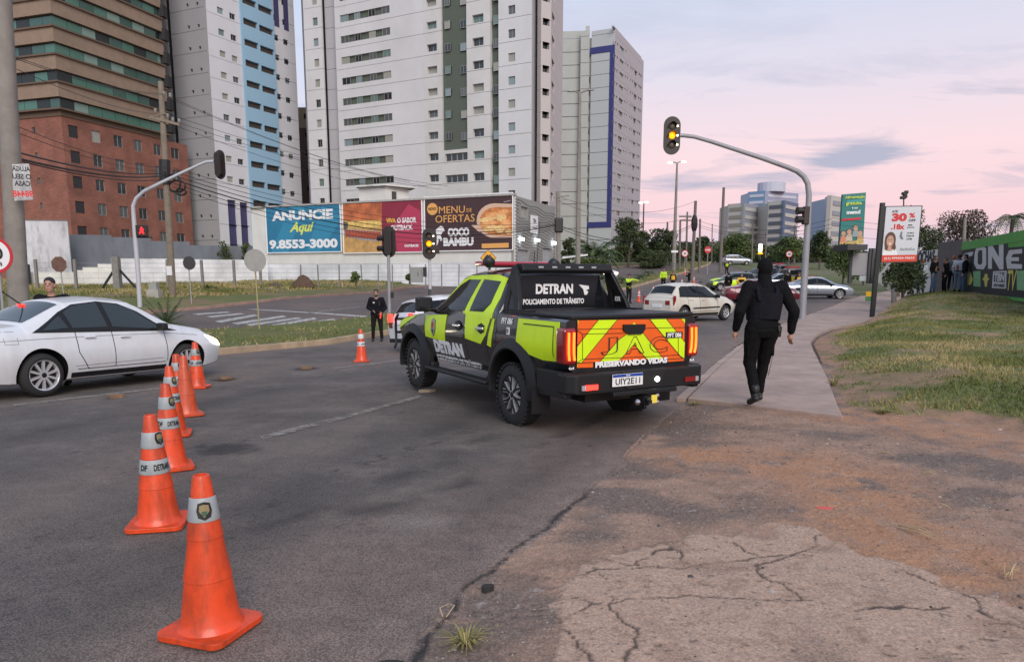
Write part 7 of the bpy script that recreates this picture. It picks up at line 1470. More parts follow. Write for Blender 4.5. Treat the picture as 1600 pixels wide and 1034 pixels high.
tgp([(460, 503), (500, 440), (548, 498), (664, 645), (574, 650), (500, 562), (413, 656), (308, 661), (410, 540)], LIME, .003); tgp([(587, 424), (680, 422), (782, 550), (779, 640), (768, 641), (680, 535)], LIME, .003); tgp([(764, 421), (783, 421), (783, 445)], LIME, .003)
tgp([(172, 672), (186, 672), (176, 694), (172, 694)], LIME, .004)
def tline(pts, w=.007):
    q = MB()
    for a, b in zip(pts[:-1], pts[1:]): A_, B2_ = rq(*c4_(*a), XT), rq(*c4_(*b), XT); q.beam((XT - .009, A_[0], A_[1]), (XT - .009, B2_[0], B2_[1]), w, .004)
    q.build('tailgate_crease', LBLACK, pk)
tline([(174, 478), (440, 474)]); tline([(556, 472), (782, 468)]); tline([(212, 505), (212, 645), (320, 640), (640, 628), (745, 620), (745, 500)]); tline([(174, 478), (212, 505), (440, 500)]); tline([(212, 645), (180, 666)]); tline([(745, 620), (776, 640)]); tline([(174, 666), (320, 660), (779, 640)])
for a, b in (((300, 428), (174, 580)), ((405, 426), (206, 666)), ((587, 424), (768, 641)), ((680, 422), (782, 550)), ((410, 540), (308, 661)), ((500, 562), (413, 656)), ((500, 562), (574, 650)), ((548, 498), (664, 645)), ((460, 503), (410, 540))): tline([a, b], .005)
for s_, x0_, x1_, yt, yb in (('J', 315, 408, 526, 617), ('A', 452, 556, 522, 610), ('C', 586, 684, 520, 606)):
    a = rq(*c4_(x0_, yt), XT); b = rq(*c4_(x1_, yb), XT); rtext(s_, a[0] - b[0], a[1] - b[1], (a[0] + b[0]) / 2, (a[1] + b[1]) / 2, XT - .008, LBLACK, outline=.013)
tgp([(436, 452), (557, 450), (555, 480), (535, 505), (465, 507), (436, 485)], TRIM, .006, .025, 'tailgate_handle'); tgp([(676, 495), (770, 492), (769, 525), (676, 530)], LBLACK, .007, .002, 'print'); a = rq(*c4_(723, 511), XT); rtext('PFT 086', .21, .055, a[0], a[1], XT - .011)
a = rq(*c4_(282, 672), XT); b = rq(*c4_(682, 672), XT); rtext('PRESERVANDO VIDAS', a[0] - b[0],         .066, (a[0] + b[0]) / 2, .765, XT - .012, bold=.06)
for sd in (1, -1):
    q = MB(); q.prism([(.795 * sd, .775), (.955 * sd, .785), (.955 * sd, 1.175), (.795 * sd, 1.18)] if sd > 0 else [(.955 * sd, .785), (.795 * sd, .775), (.795 * sd, 1.18), (.955 * sd, 1.175)], 0, .17, 0, Myz(XT + .16)); bev(q.build('tail_lamp', TL, pk, recalc=True), .03, 3)
    for yy in (.835, .90):
        q = MB(); q.tube([(XT - .02, sd * yy, 1.13), (XT - .024, sd * (yy + .004), 1.0), (XT - .024, sd * (yy + .002), .9), (XT - .02, sd * (yy - .01), .83)], .013, 8); q.build('lamp_strip', TLE, pk, 60)
    q = MB(); q.box((XT - .165, sd * .70, .545), (.02, .16, .055)); q.build('reflector', TLR if sd > 0 else TL, pk); q = MB(); q.box((XT - .165, sd * .80 if sd < 0 else .80, .545), (.02, .05, .055)); q.build('fog_lamp', HL, pk)
    text('lettering', '4x4', .07, .03, Matrix(((0, 0, -1, XT - .01), (-1, 0, 0, sd * .86), (0, 1, 0, .745), (0, 0, 0, 1))), LWHITE, pk, .02, .003)
q = MB(); q.prism([(-1.08, .985), (-1.22, .975), (-1.31, .88), (-1.335, .45), (-1.335, -.45), (-1.31, -.88), (-1.22, -.975), (-1.08, -.985)][::-1], .47, .69); bev(q.build('rear_bumper', TRIM, pk, recalc=True), .025, 3)
q = MB(); q.box((-1.345, 0, .455), (.10, .90, .05)); bev(q.build('bumper_step', TRIM, pk), .01)
q = MB(); q.prism([(-.24, .50), (.24, .50), (.30, .68), (-.30, .68)], 0, .012, 0, Myz(-1.336)); q.build('plate_recess', BLACK, pk, recalc=True)
a, b = rq(*c4_(380, 728), -1.36), rq(*c4_(552, 790), -1.36); yc, zc = (a[0] + b[0]) / 2, (a[1] + b[1]) / 2
q = MB(); q.box((-1.357, yc, zc), (.008, .42, .135)); bev(q.build('number_plate', WHITE, pk), .003); q = MB(); q.box((-1.3625, yc, zc + .05), (.004, .41, .03)); q.build('plate_band', mat('plate_blue', (.01, .05, .30), .5), pk); rtext('UIY2E11', .34, .07, yc, zc - .014, -1.3615, LBLACK, bold=.01); rtext('BRASIL', .06, .013, yc, zc + .05, -1.365, LWHITE)
q = MB(); a = rq(*c4_(628, 755), -1.34); q.ell((-1.35, a[0], a[1]), (.015, .035, .03), 12, 8); q.build('plate_lamp', REV, pk)
q = MB(); q.box((-1.30, 0, .37), (.25, .10, .08)); q.box((-1.42, 0, .35), (.10, .05, .04)); q.ell((-1.46, .02, .38), .03); q.build('tow_hitch', BLACK, pk); q = MB(); q.ell((-1.44, .16, .36), .035); q.ell((-1.44, -.12, .34), .025); q.ell((-1.44, -.12, .41), .025); q.build('tow_socket', CHR, pk); MB().box((-1.46, -.06, .38), (.01, .08, .09)).build('hitch_tag', LYEL, pk)
MB().box((-.2, 0, .42), (1.6, 1.1, .2)).build('chassis', BLACK, pk); MB().tube([(0, -.75, .31), (0, .75, .31)], .07, 10).build('rear_axle', BLACK, pk)
# roof kit
lb0, lb1 = lp(747, 412, 0, 1.25), lp(868, 413, 0, 1.25); zl = (lb0.z + lb1.z) / 2
q = MB(); q.box((1.25, (lb0.y + lb1.y) / 2, zl + .0), (.24, abs(lb0.y - lb1.y), .065)); bev(q.build('light_bar', mat('light_bar_red', (.36, .02, .04), .15, coat=1.), pk), .03, 3)
q = MB(); q.box((1.25, 0, zl - .04), (.18, 1.15, .02)); q.build('bar_mount', BLACK, pk)
MB().box((1.11, lb0.y - .09, zl), (.02, .08, .05)).build('bar_lamp_lit', TLE, pk)
for p_, nm in ((lp(765, 410, 0, .75), 'spot_lamp'), (lp(866.5, 414, 0, .45), 'spot_lamp')):
    q = MB(); q.lathe([(.03, -.05), (.07, -.02), (.075, .05), (.065, .06)], 16, 0, Matrix.Translation((p_.x, p_.y, p_.z)) @ Matrix.Rotation(R(70), 4, 'Y')); q.tube([(p_.x, p_.y, p_.z - .04), (p_.x, p_.y, 1.80)], .015, 6); q.build(nm, BLACK, pk, 40)
p_ = lp(834, 415, 0, .6); q = MB(); q.tube([(.6, p_.y, 1.80), (.58, p_.y, 2.04)], [.008, .005], 6); q.tube([(.6, p_.y, 1.80), (.6, p_.y, 1.85)], .03, 8); q.build('antenna', BLACK, pk)
p_ = lp(838, 430, 0, .9); q = MB(); q.tube([(.9, p_.y, 1.80), (.85, p_.y - .02, 2.45)], [.006, .003], 5); q.build('antenna', BLACK, pk)
q = MB(); q.tube([(3.95, .95, .55), (4.02, .90, .62), (4.02, .90, 1.02), (3.9, .9, 1.1)], .022, 8); q.tube([(4.02, .90, .8), (4.02, -.90, .8)], .022, 8); q.tube([(3.95, -.95, .55), (4.02, -.90, .62), (4.02, -.90, 1.02), (3.9, -.9, 1.1)], .022, 8); q.tube([(4.02, -.90, 1.02), (4.02, .90, 1.02)], .022, 8); q.build('bull_bar', BLACK, pk, 60)
# ---------------------------------------------------------------- ordinary cars
TPL = {
 'sedan': [(0, .50, .46, .48, .60, .72), (.02, .655, .60, .64, .70, .84), (.12, .70, .62, .68, .72, .90), (.19, .725, .63, .705, .72, .915), (.35, .965, .645, .925, .62, .93), (.48, 1., .64, .955, .63, .935), (.60, .975, .625, .925, .63, .93), (.75, .70, .60, .675, .76, .92), (.90, .63, .56, .60, .74, .88), (.98, .50, .47, .48, .62, .78), (1., .40, .38, .39, .5, .66)],
 'hatch': [(0, .56, .50, .54, .64, .78), (.02, .66, .60, .64, .70, .86), (.045, .70, .62, .68, .70, .89), (.12, .96, .64, .92, .64, .91), (.28, 1., .65, .955, .64, .93), (.48, .99, .63, .94, .64, .935), (.56, .95, .62, .90, .64, .93), (.72, .70, .60, .67, .76, .92), (.88, .62, .55, .60, .74, .88), (.98, .50, .47, .48, .62, .78), (1., .40, .38, .39, .5, .66)],
 'suv': [(0, .52, .48, .50, .66, .80), (.02, .62, .56, .60, .72, .88), (.04, .68, .60, .66, .72, .90), (.10, .94, .62, .90, .66, .92), (.26, 1., .62, .955, .66, .94), (.50, .99, .61, .945, .66, .94), (.58, .94, .60, .90, .66, .93), (.73, .68, .58, .65, .76, .92), (.90, .62, .55, .59, .74, .88), (.98, .50, .47, .48, .62, .78), (1., .42, .40, .41, .5, .66)]}
WIN = {'sedan': dict(sur=[(.205, .05), (.235, .34), (.275, .62), (.32, .82), (.375, .93), (.47, .97), (.55, .93), (.62, .76), (.68, .50), (.73, .22), (.765, .05)], win=[[(.24, .13), (.27, .42), (.315, .66), (.328, .13)], [(.342, .10), (.335, .72), (.37, .86), (.41, .91), (.465, .93), (.47, .10)], [(.49, .10), (.485, .93), (.545, .89), (.60, .74), (.65, .48), (.705, .10)]], ws=(.62, .735), rw=(.205, .335), dl=(.345, .48, .70)),
 'hatch': dict(sur=[(.10, .05), (.13, .80), (.17, .95), (.53, .95), (.61, .55), (.72, .05)], win=[[(.125, .12), (.145, .75), (.205, .80), (.215, .12)], [(.235, .10), (.225, .88), (.37, .92), (.375, .10)], [(.395, .10), (.39, .92), (.525, .9), (.60, .5), (.69, .10)]], ws=(.585, .705), rw=(.05, .115), dl=(.21, .385, .66)),
 'suv': dict(sur=[(.08, .05), (.11, .80), (.15, .95), (.55, .95), (.63, .55), (.735, .05)], win=[[(.105, .12), (.125, .80), (.22, .88), (.225, .12)], [(.245, .10), (.24, .88), (.38, .92), (.385, .10)], [(.405, .10), (.40, .92), (.545, .9), (.62, .5), (.70, .10)]], ws=(.60, .72), rw=(.045, .095), dl=(.225, .395, .67))}
def make_car(label, kind, paint, L_len=4.4, H=1.46, W=1.72, wb=2.6, ro=.95, rw=.20, wr=.31, style='s7', glass=DGLASS, lit=False, clr=.20, detail=True, group=None, cat='car', name='car', rails=False, sill=True):
    r = empty(name, label=label, cat=cat, group=group); hw = W / 2; rows = []; X = lambda f: -ro + f * L_len
    for f, zt, zl, zr, wr_, wl in TPL[kind]:
        zb = clr + (.06 if f < .05 or f > .96 else 0) + (.10 if f < .01 or f > .99 else 0); e = 1. if .04 < f < .95 else (.90 if .01 < f < .99 else .78)
        rows.append((X(f), zb, hw * .90 * e, H * .40, hw * e, H * zl, hw * wl, H * zr, hw * wr_, H * zt))
    c = Car(r, rows, paint, [(0, wr + .01), (wb, wr + .01)], wr + .065, sm=7)
    for sd in (1, -1):
        for ax in (0, wb): wheel(r, ax, sd * (hw - .11), wr, .20, rw, style, sd, ALLOY, ax + .3)
    def Q(f, t):
        k = c.k[np.argmin(abs(c.xs - X(f)))]; return (X(f), k[5] + (k[7] - k[5]) * t)
    w = WIN[kind]
    for sd in (1, -1):
        c.sp([Q(*p) for p in w['sur']], TRIM, 'window_frame', sd, .001)
        for pl in w['win']: c.sp([Q(*p) for p in pl], glass, 'side_window', sd, .006)
        if detail:
            for i, f in enumerate(w['dl']):
                k = Q(f, 0)[1]; x = X(f); c.line([(x, k), (x + (.03 if i else .0), clr + .18)] if not (i == 0 and kind != 'suv') else [(x, k), (x + .02, H * .42), (x + .18, clr + .16)], .012, TRIM, 'door_gap', sd)
            c.line([(X(w['dl'][0]), clr + .17), (X(w['dl'][2]), clr + .17)], .01, TRIM, 'door_gap', sd)
            for f in (w['dl'][0] + .05, w['dl'][1] + .05): q = MB(); z = Q(f, -.2)[1] - .02; q.box((X(f), sd * (c.side(X(f), z) + .02), z), (.18, .03, .03)); bev(q.build('door_handle', paint, r), .01)
            q = MB(); f = w['dl'][2] - .01; z = Q(f, .12)[1] + .03; q.box((X(f) - .06, sd * (hw + .05), z), (.12, .18, .13)); bev(q.build('mirror', TRIM if kind != 'sedan' else BLACK, r), .03)
        if sill: c.sp([(wr + .12, clr - .0 + .04), (wb - wr - .12, clr + .04), (wb - wr - .12, clr + .12), (wr + .12, clr + .12)], TRIM, 'sill', sd, .002)
        x = X(.965); c.sp([(X(.90), H * .53), (X(.985), H * .46), (X(.985), H * .38), (X(.93), H * .42)], HLE if lit else HL, 'head_lamp', sd, .003)
        if kind == 'sedan': c.sp([(X(.03), H * .58), (X(.075), H * .585), (X(.065), H * .46), (X(.03), H * .46)], TL, 'tail_lamp', sd, .004)
        else: q = MB(); q.box((X(.032), sd * (c.side(X(.032), H * .55) - .015), H * .56), (.13, .06, H * .24)); bev(q.build('tail_lamp', TL, r), .025)
    a, b = w['ws']; ka, kb = [c.k[np.argmin(abs(c.xs - X(f)))][8] * .93 for f in (a, b)]; c.tp([(X(a), -ka), (X(b), -kb), (X(b), kb), (X(a), ka)], glass, 'windscreen', .003)
    a, b = w['rw']; ka, kb = [c.k[np.argmin(abs(c.xs - X(f)))][8] * .92 for f in (a, b)]; c.tp([(X(a), -ka), (X(b), -kb), (X(b), kb), (X(a), ka)], glass, 'rear_window', .003)
    for sd in (1, -1): q = MB(); q.box((X(.004), sd * hw * .60, H * .50), (.05, hw * .26, H * .12)); bev(q.build('tail_lamp', TL, r), .02)
    q = MB(); q.box((X(0) - .005, 0, H * .42), (.03, .42, .12)); q.build('number_plate', WHITE, r); q = MB(); q.box((X(.01), 0, clr + .13), (.10, W * .78, .12)); bev(q.build('rear_bumper', TRIM, r), .02); q = MB(); q.box((X(.992), 0, H * .33), (.06, W * .55, .18)); bev(q.build('grille', BLACK, r), .02)
    if rails:
        for sd in (1, -1): q = MB(); q.tube([(X(.2), sd * hw * .62, H * .965), (X(.25), sd * hw * .62, H + .035), (X(.5), sd * hw * .62, H + .035), (X(.56), sd * hw * .62, H * .95)], .018, 6); q.build('roof_rail', ALLOY, r)
    return r, c, X, Q
PW = mat('paint_white', (.66, .68, .71), .3, coat=.6, damt=.3, dirt=(.42, .37, .30), dscale=2.2); PWD = mat('paint_dusty_white', (.60, .57, .50), .4, coat=.3, damt=.5, dirt=(.36, .26, .17), dscale=1.2); PMAR = mat('paint_maroon', (.13, .012, .02), .25, coat=.8); PSIL = mat('paint_silver', (.36, .39, .44), .25, .5, coat=.5)
r, c, X, Q = make_car('white saloon car cut by the left edge with its headlamp lit', 'sedan', PW, 4.56, 1.50, 1.74, 2.62, 1.03, .228, .325, 's10', lit=True, glass=CGLASS)
pose_by(r, (67, 620), 291, 2.62, -1, .77)
for sd in (1, -1):
    c.line([(X(.04), .84), (X(.22), .86), (X(.45), .87), (X(.72), .86), (X(.86), .80)], .010, mat('crease_grey', (.30, .31, .33), .5), 'crease', sd, .0); c.line([(.5, .42), (2.1, .44)], .010, mat('crease_grey', (.3, .3, .3)), 'crease', sd, .0)
q = MB(); q.tube([(X(.30), .1, 1.36), (X(.24), .1, 1.56)], .01, 6); q.build('antenna', BLACK, r); q = MB(); q.box((X(.30), .12, 1.36), (.03, .16, .025)); q.build('brake_lamp', TLR, r)
c.line([(X(.115), .98), (X(.155), .98), (X(.155), .80), (X(.115), .80), (X(.115), .98)], .008, mat('crease_grey', (.3, .3, .3)), 'fuel_flap', -1, .0)
# dummy occupants read through the glass as seats
for x in (1.05, .2): q = MB(); q.box((x, -.36, 1.02), (.14, .42, .5)); q.box((x, -.36, 1.30), (.1, .24, .16)); 
r, c, X, Q = make_car('dusty white hatchback with a red tail lamp behind the pickup', 'hatch', PWD, 3.72, 1.42, 1.63, 2.40, .60, .18, .29, 's7'); pose_by(r, (1066, 504), 1130, 2.40, -1, .70)
c.line([(.45, .50), (2.0, .52)], .05, TRIM, 'rub_strip', -1, .004);  q = MB(); q.tube([(X(.075), .3, 1.12), (X(.05), -.1, 1.05)], .008, 5); q.build('wiper', BLACK, r); q = MB(); q.ell((X(.3), -.45, 1.45), (.1, .04, .03)); q.build('rack_foot', BLACK, r); q = MB(); q.ell((X(.5), -.45, 1.44), (.1, .04, .03)); q.build('rack_foot', BLACK, r)
r, c, X, Q = make_car('dark red saloon between the white hatchback and the masked man', 'sedan', PMAR, 4.5, 1.45, 1.74, 2.6, 1.0, .22, .32, 's10'); pose_by(r, (1160, 474), 1241, 2.6, -1, .77)
r, c, X, Q = make_car('silver grey saloon crossing behind the bent signal pole', 'sedan', PSIL, 4.8, 1.46, 1.82, 2.75, 1.05, .24, .335, 's10'); pose_by(r, (1246, 467), 1318, 2.75, -1, .8)
r, c, X, Q = make_car('pale silver saloon mostly hidden behind the silver grey saloon', 'sedan', PSIL, 4.5, 1.45, 1.74, 2.6, 1.0, .22, .32, 's7', detail=False); pose_by(r, (1205, 455), 1265, 2.6, -1, .77)
r, c, X, Q = make_car('white estate car with a lit tail lamp partly hidden by the pickup bonnet', 'suv', PW, 4.3, 1.52, 1.76, 2.6, .85, .21, .33, 's7'); ground_pose(r, -2.38, 20.9, R(36), 2.6)
q = MB(); q.box((X(.01), .60, .95), (.08, .2, .24)); bev(q.build('tail_lamp', TLR, r), .02); q = MB(); q.box((X(.01), -.62, .95), (.08, .2, .24)); bev(q.build('tail_lamp', TLR, r), .02)
g_ = G(1136, 407.5); r, c, X, Q = make_car('silver estate car crossing the top of the hill', 'suv', PSIL, 4.5, 1.62, 1.8, 2.65, .9, .21, .34, 's7', detail=False); ground_pose(r, P(1138, 407, 118).x, 118, R(2), 2.65)
g_ = P(948, 413, 82); r, c, X, Q = make_car('car with blazing headlamps by the clipped hedge', 'sedan', PW, 4.4, 1.46, 1.74, 2.6, 1., .2, .31, 's7', lit=True, detail=False); ground_pose(r, g_.x - .6, 84.5, R(-72), 2.6)
for sd in (1, -1): q = MB(); q.ell((X(.985), sd * .62, .66), (.12, .17, .13), 10, 8); q.build('head_lamp_glow', HLE, r)
q = MB(); q.box((X(.45), .0, 1.50), (.25, 1.0, .10)); 
# patrol cars parked up the hill
PGR = mat('paint_dark_green', (.03, .045, .04), .3, coat=.6)
r, c, X, Q = make_car('dark patrol hatchback with lime bonnet and doors up the road', 'hatch', PGR, 4.0, 1.5, 1.72, 2.5, .8, .19, .31, 's5', detail=False); ground_pose(r, P(1166, 424, 62).x, 62, R(186), 2.5)
for sd in (1, -1): c.sp([(1.9, .85), (1.1, .88), (1.1, .4), (1.9, .4)][::1], LIME, 'lime_panel', sd, .004); c.sp([(2.7, .80), (3.1, .72), (3.1, .45), (2.85, .5)], LIME, 'lime_panel', sd, .004); c.sp([(.8, .88), (.45, .88), (.5, .5), (.8, .45)], LIME, 'lime_panel', sd, .004)
c.tp([(2.35, -.6), (3.0, -.5), (3.0, .5), (2.35, .6)], LIME, 'bonnet_panel', .004)
def far_pickup(label, x, y, hd, pal, tail):
    r = empty('pickup_truck', label=label, cat='pickup truck', group='patrol pickups parked up the road'); c2 = Car(r, rows, PAINTK, [(0, .40), (3.11, .40)], .47)
    for sd in (1, -1):
        for ax in (0, 3.11): wheel(r, ax, sd * .81, .385, .27, .245, 'y6', sd, ALLOY, ax)
        c2.sp([(2.36, 1.255), (1.30, 1.265), (1.22, 1.68), (1.60, 1.68), (1.82, 1.60), (2.1, 1.42)], DGLASS, 'side_window', sd, .006); c2.sp([(1.14, 1.27), (.74, 1.275), (.62, 1.38), (.64, 1.66), (1.12, 1.685)], DGLASS, 'side_window', sd, .006)
        for pl in ([(1.245, 1.22), (1.235, .86), (.68, .82), (.52, 1.22)], [(2.63, 1.15), (2.62, .83), (1.93, .80), (1.86, 1.19)], [(-.17, 1.235), (-1.04, 1.235), (-1.0, .80), (-.14, .9)]): c2.sp(pl, pal, 'side_panel', sd, .004)
        q = MB(); q.box((2.36, sd * 1.08, 1.32), (.13, .24, .21)); q.build('mirror', TRIM, r); q = MB(); q.box((-1.16, sd * .87, .98), (.1, .14, .38)); q.build('tail_lamp', TL, r); q = MB(); q.box((3.93, sd * .62, .88), (.12, .3, .13)); q.build('head_lamp', HL, r)
    c2.tp([(2.0, -.60), (2.58, -.70), (2.58, .70), (2.0, .60)], DGLASS, 'windscreen', .003); c2.tp([(2.7, .55), (3.8, .45), (3.8, -.45), (2.7, -.55)], pal, 'bonnet_panel', .003)
    MB().box((-1.17, 0, 1.0), (.04, 1.55, .52)).build('tailgate', tail[0], r)
    for i in range(4): q = MB(); y0 = -.72 + i * .4; q.prism([(y0, .76), (y0 + .2, .76), (y0 + .36, 1.24), (y0 + .16, 1.24)], 0, .01, 0, Myz(-1.19)); q.build('tailgate_stripe', tail[1], r, recalc=True)
    MB().box((-1.22, 0, .56), (.2, 1.9, .26)).build('rear_bumper', TRIM, r); MB().box((1.25, 0, 1.92), (.26, 1.2, .1)).build('light_bar', MATS['light_bar_red'], r); MB().box((4.02, 0, .85), (.06, 1.1, .25)).build('grille', BLACK, r); MB().box((4.05, 0, .5), (.2, 1.7, .22)).build('front_bumper', TRIM, r); q = MB(); q.box((.37, 0, 1.52), (.03, 1.1, .35)); q.build('rear_window', DGLASS, r)
    ground_pose(r, x, y, hd, 3.11); return r
DYEL = mat('vinyl_yellow', (.75, .50, .02), .4)
far_pickup('lime and black patrol pickup facing left behind the masked man', P(1212, 424, 66).x, 66, R(200), LIME, (ORG, LIME))
far_pickup('patrol pickup with yellow striped tailgate right of the lime one', P(1232, 420, 72).x, 72, R(120), DYEL, (ORG, DYEL))
far_pickup('patrol pickup seen from behind next to the green junction box', P(1249, 423, 60).x, 60, R(97), DYEL, (mat('vinyl_red', (.5, .03, .02), .4), DYEL))
r = empty('junction_box', P(1278, 425, 58), 0, 'pale green junction box right of the patrol pickups', 'cabinet'); r.location.z = T(r.location.x, 58); q = MB(); q.box((0, 0, .6), (.7, .45, 1.2)); bev(q.build('box', mat('box_green', (.20, .27, .18), .7), r), .02)
# ================================================================== PEOPLE
CB = mat('cloth_black', (.007, .007, .008), .9, spec=.12, var=.3, vscale=30, bump=.3, bscale=60); CBN = mat('cloth_navy', (.010, .010, .014), .9, spec=.12, var=.3, vscale=30, bump=.3, bscale=60); CPANT = mat('cloth_dark_trousers', (.014, .012, .012), .9, spec=.12, var=.3, vscale=20); CLIME = mat('jacket_lime', (.42, .62, .02), .6, var=.1); CYEL = mat('vest_amber', (.70, .40, .02), .6, var=.15); CWH = mat('cloth_white', (.45, .47, .5), .8); CJEAN = mat('cloth_jeans', (.06, .09, .16), .85, var=.2); CRED = mat('cap_red', (.45, .02, .02), .7); CGREY = mat('cloth_grey', (.07, .07, .07), .85); COR = mat('cloth_rust', (.30, .09, .04), .85)
SKIN1 = mat('skin_tan', (.36, .19, .13), .55, var=.08, vscale=20); SKIN2 = mat('skin_brown', (.22, .11, .07), .55); HAIRK = mat('hair_black', (.012, .010, .009), .7, bump=.5, bscale=200); BOOT = mat('boot_black', (.012, .012, .012), .5); REFL = mat('reflective_tape', (.45, .46, .44), .4)
def V(*a): return Vector(a)
def cap(mb, a, b, r0, r1, n=10, flat=1.):
    a, b = Vector(a), Vector(b); mb.tube([a, a.lerp(b, .33), a.lerp(b, .66), b], [r0, r0 * .72 + r1 * .28, r0 * .3 + r1 * .7, r1], n, flat=flat); mb.ell(a, r0, 10, 6); mb.ell(b, r1, 10, 6)
def blend(mb, name, m, parent, vox, sm=3, noise=0., nsz=.12):
    o = mb.build(name, m, parent); d = o.modifiers.new('remesh', 'REMESH'); d.mode = 'VOXEL'; d.voxel_size = vox; d.use_smooth_shade = True
    s_ = o.modifiers.new('smooth', 'SMOOTH'); s_.iterations = sm; s_.factor = .6
    if noise:
        tx = bpy.data.textures.get('folds') or bpy.data.textures.new('folds', 'CLOUDS'); tx.noise_scale = nsz; tx.noise_depth = 3; dm = o.modifiers.new('folds', 'DISPLACE'); dm.texture = tx; dm.strength = noise; dm.mid_level = .5; dm.texture_coords = 'LOCAL'
    return o
BASE = dict(p=V(0, 0, .96), c=V(0, 0, 1.26), n=V(0, -.01, 1.47), h=V(0, .02, 1.645), sL=V(-.19, 0, 1.43), sR=V(.19, 0, 1.43), eL=V(-.25, -.03, 1.14), eR=V(.25, -.03, 1.14), wL=V(-.26, .06, .90), wR=V(.26, .06, .90),
            hL=V(-.095, 0, .93), hR=V(.095, 0, .93), kL=V(-.11, .03, .50), kR=V(.11, .03, .50), aL=V(-.12, -.01, .09), aR=V(.12, -.01, .09))
def hand(mb, w, d, thumb, curl=.5, sc_=1., fr=.0085):
    """palm and five separate fingers from the wrist w along d"""
    d = Vector(d).normalized(); th = Vector(thumb).normalized(); th = (th - d * th.dot(d)).normalized(); pn = d.cross(th)      # th: thumb side, pn: palm normal
    mb.tube([w, w + d * .03, w + d * .085], [.024, .034, .038], 8, flat=.5); mb.ell(w + d * .055, .032, 8, 6)
    for i, (off, ln) in enumerate(((.030, .072), (.010, .080), (-.010, .074), (-.029, .058))):
        b = w + d * .085 + th * off; k = curl; p1 = b + (d + pn * k * .3).normalized() * ln * .42; p2 = p1 + (d + pn * k * 1.1).normalized() * ln * .33; p3 = p2 + (d * .6 + pn * k * 1.8).normalized() * ln * .28
        mb.tube([b - d * .02, b, p1, p2, p3], [fr * 1.1, fr * 1.1, fr, fr * .92, fr * .75], 6)
    b = w + d * .03 + th * .03; p1 = b + (d * .6 + th * .8 + pn * .3).normalized() * .038; p2 = p1 + (d * .95 + th * .25 + pn * .4).normalized() * .032; mb.tube([b - th * .02, b, p1, p2], [fr * 1.4, fr * 1.4, fr * 1.15, fr * .85], 6)
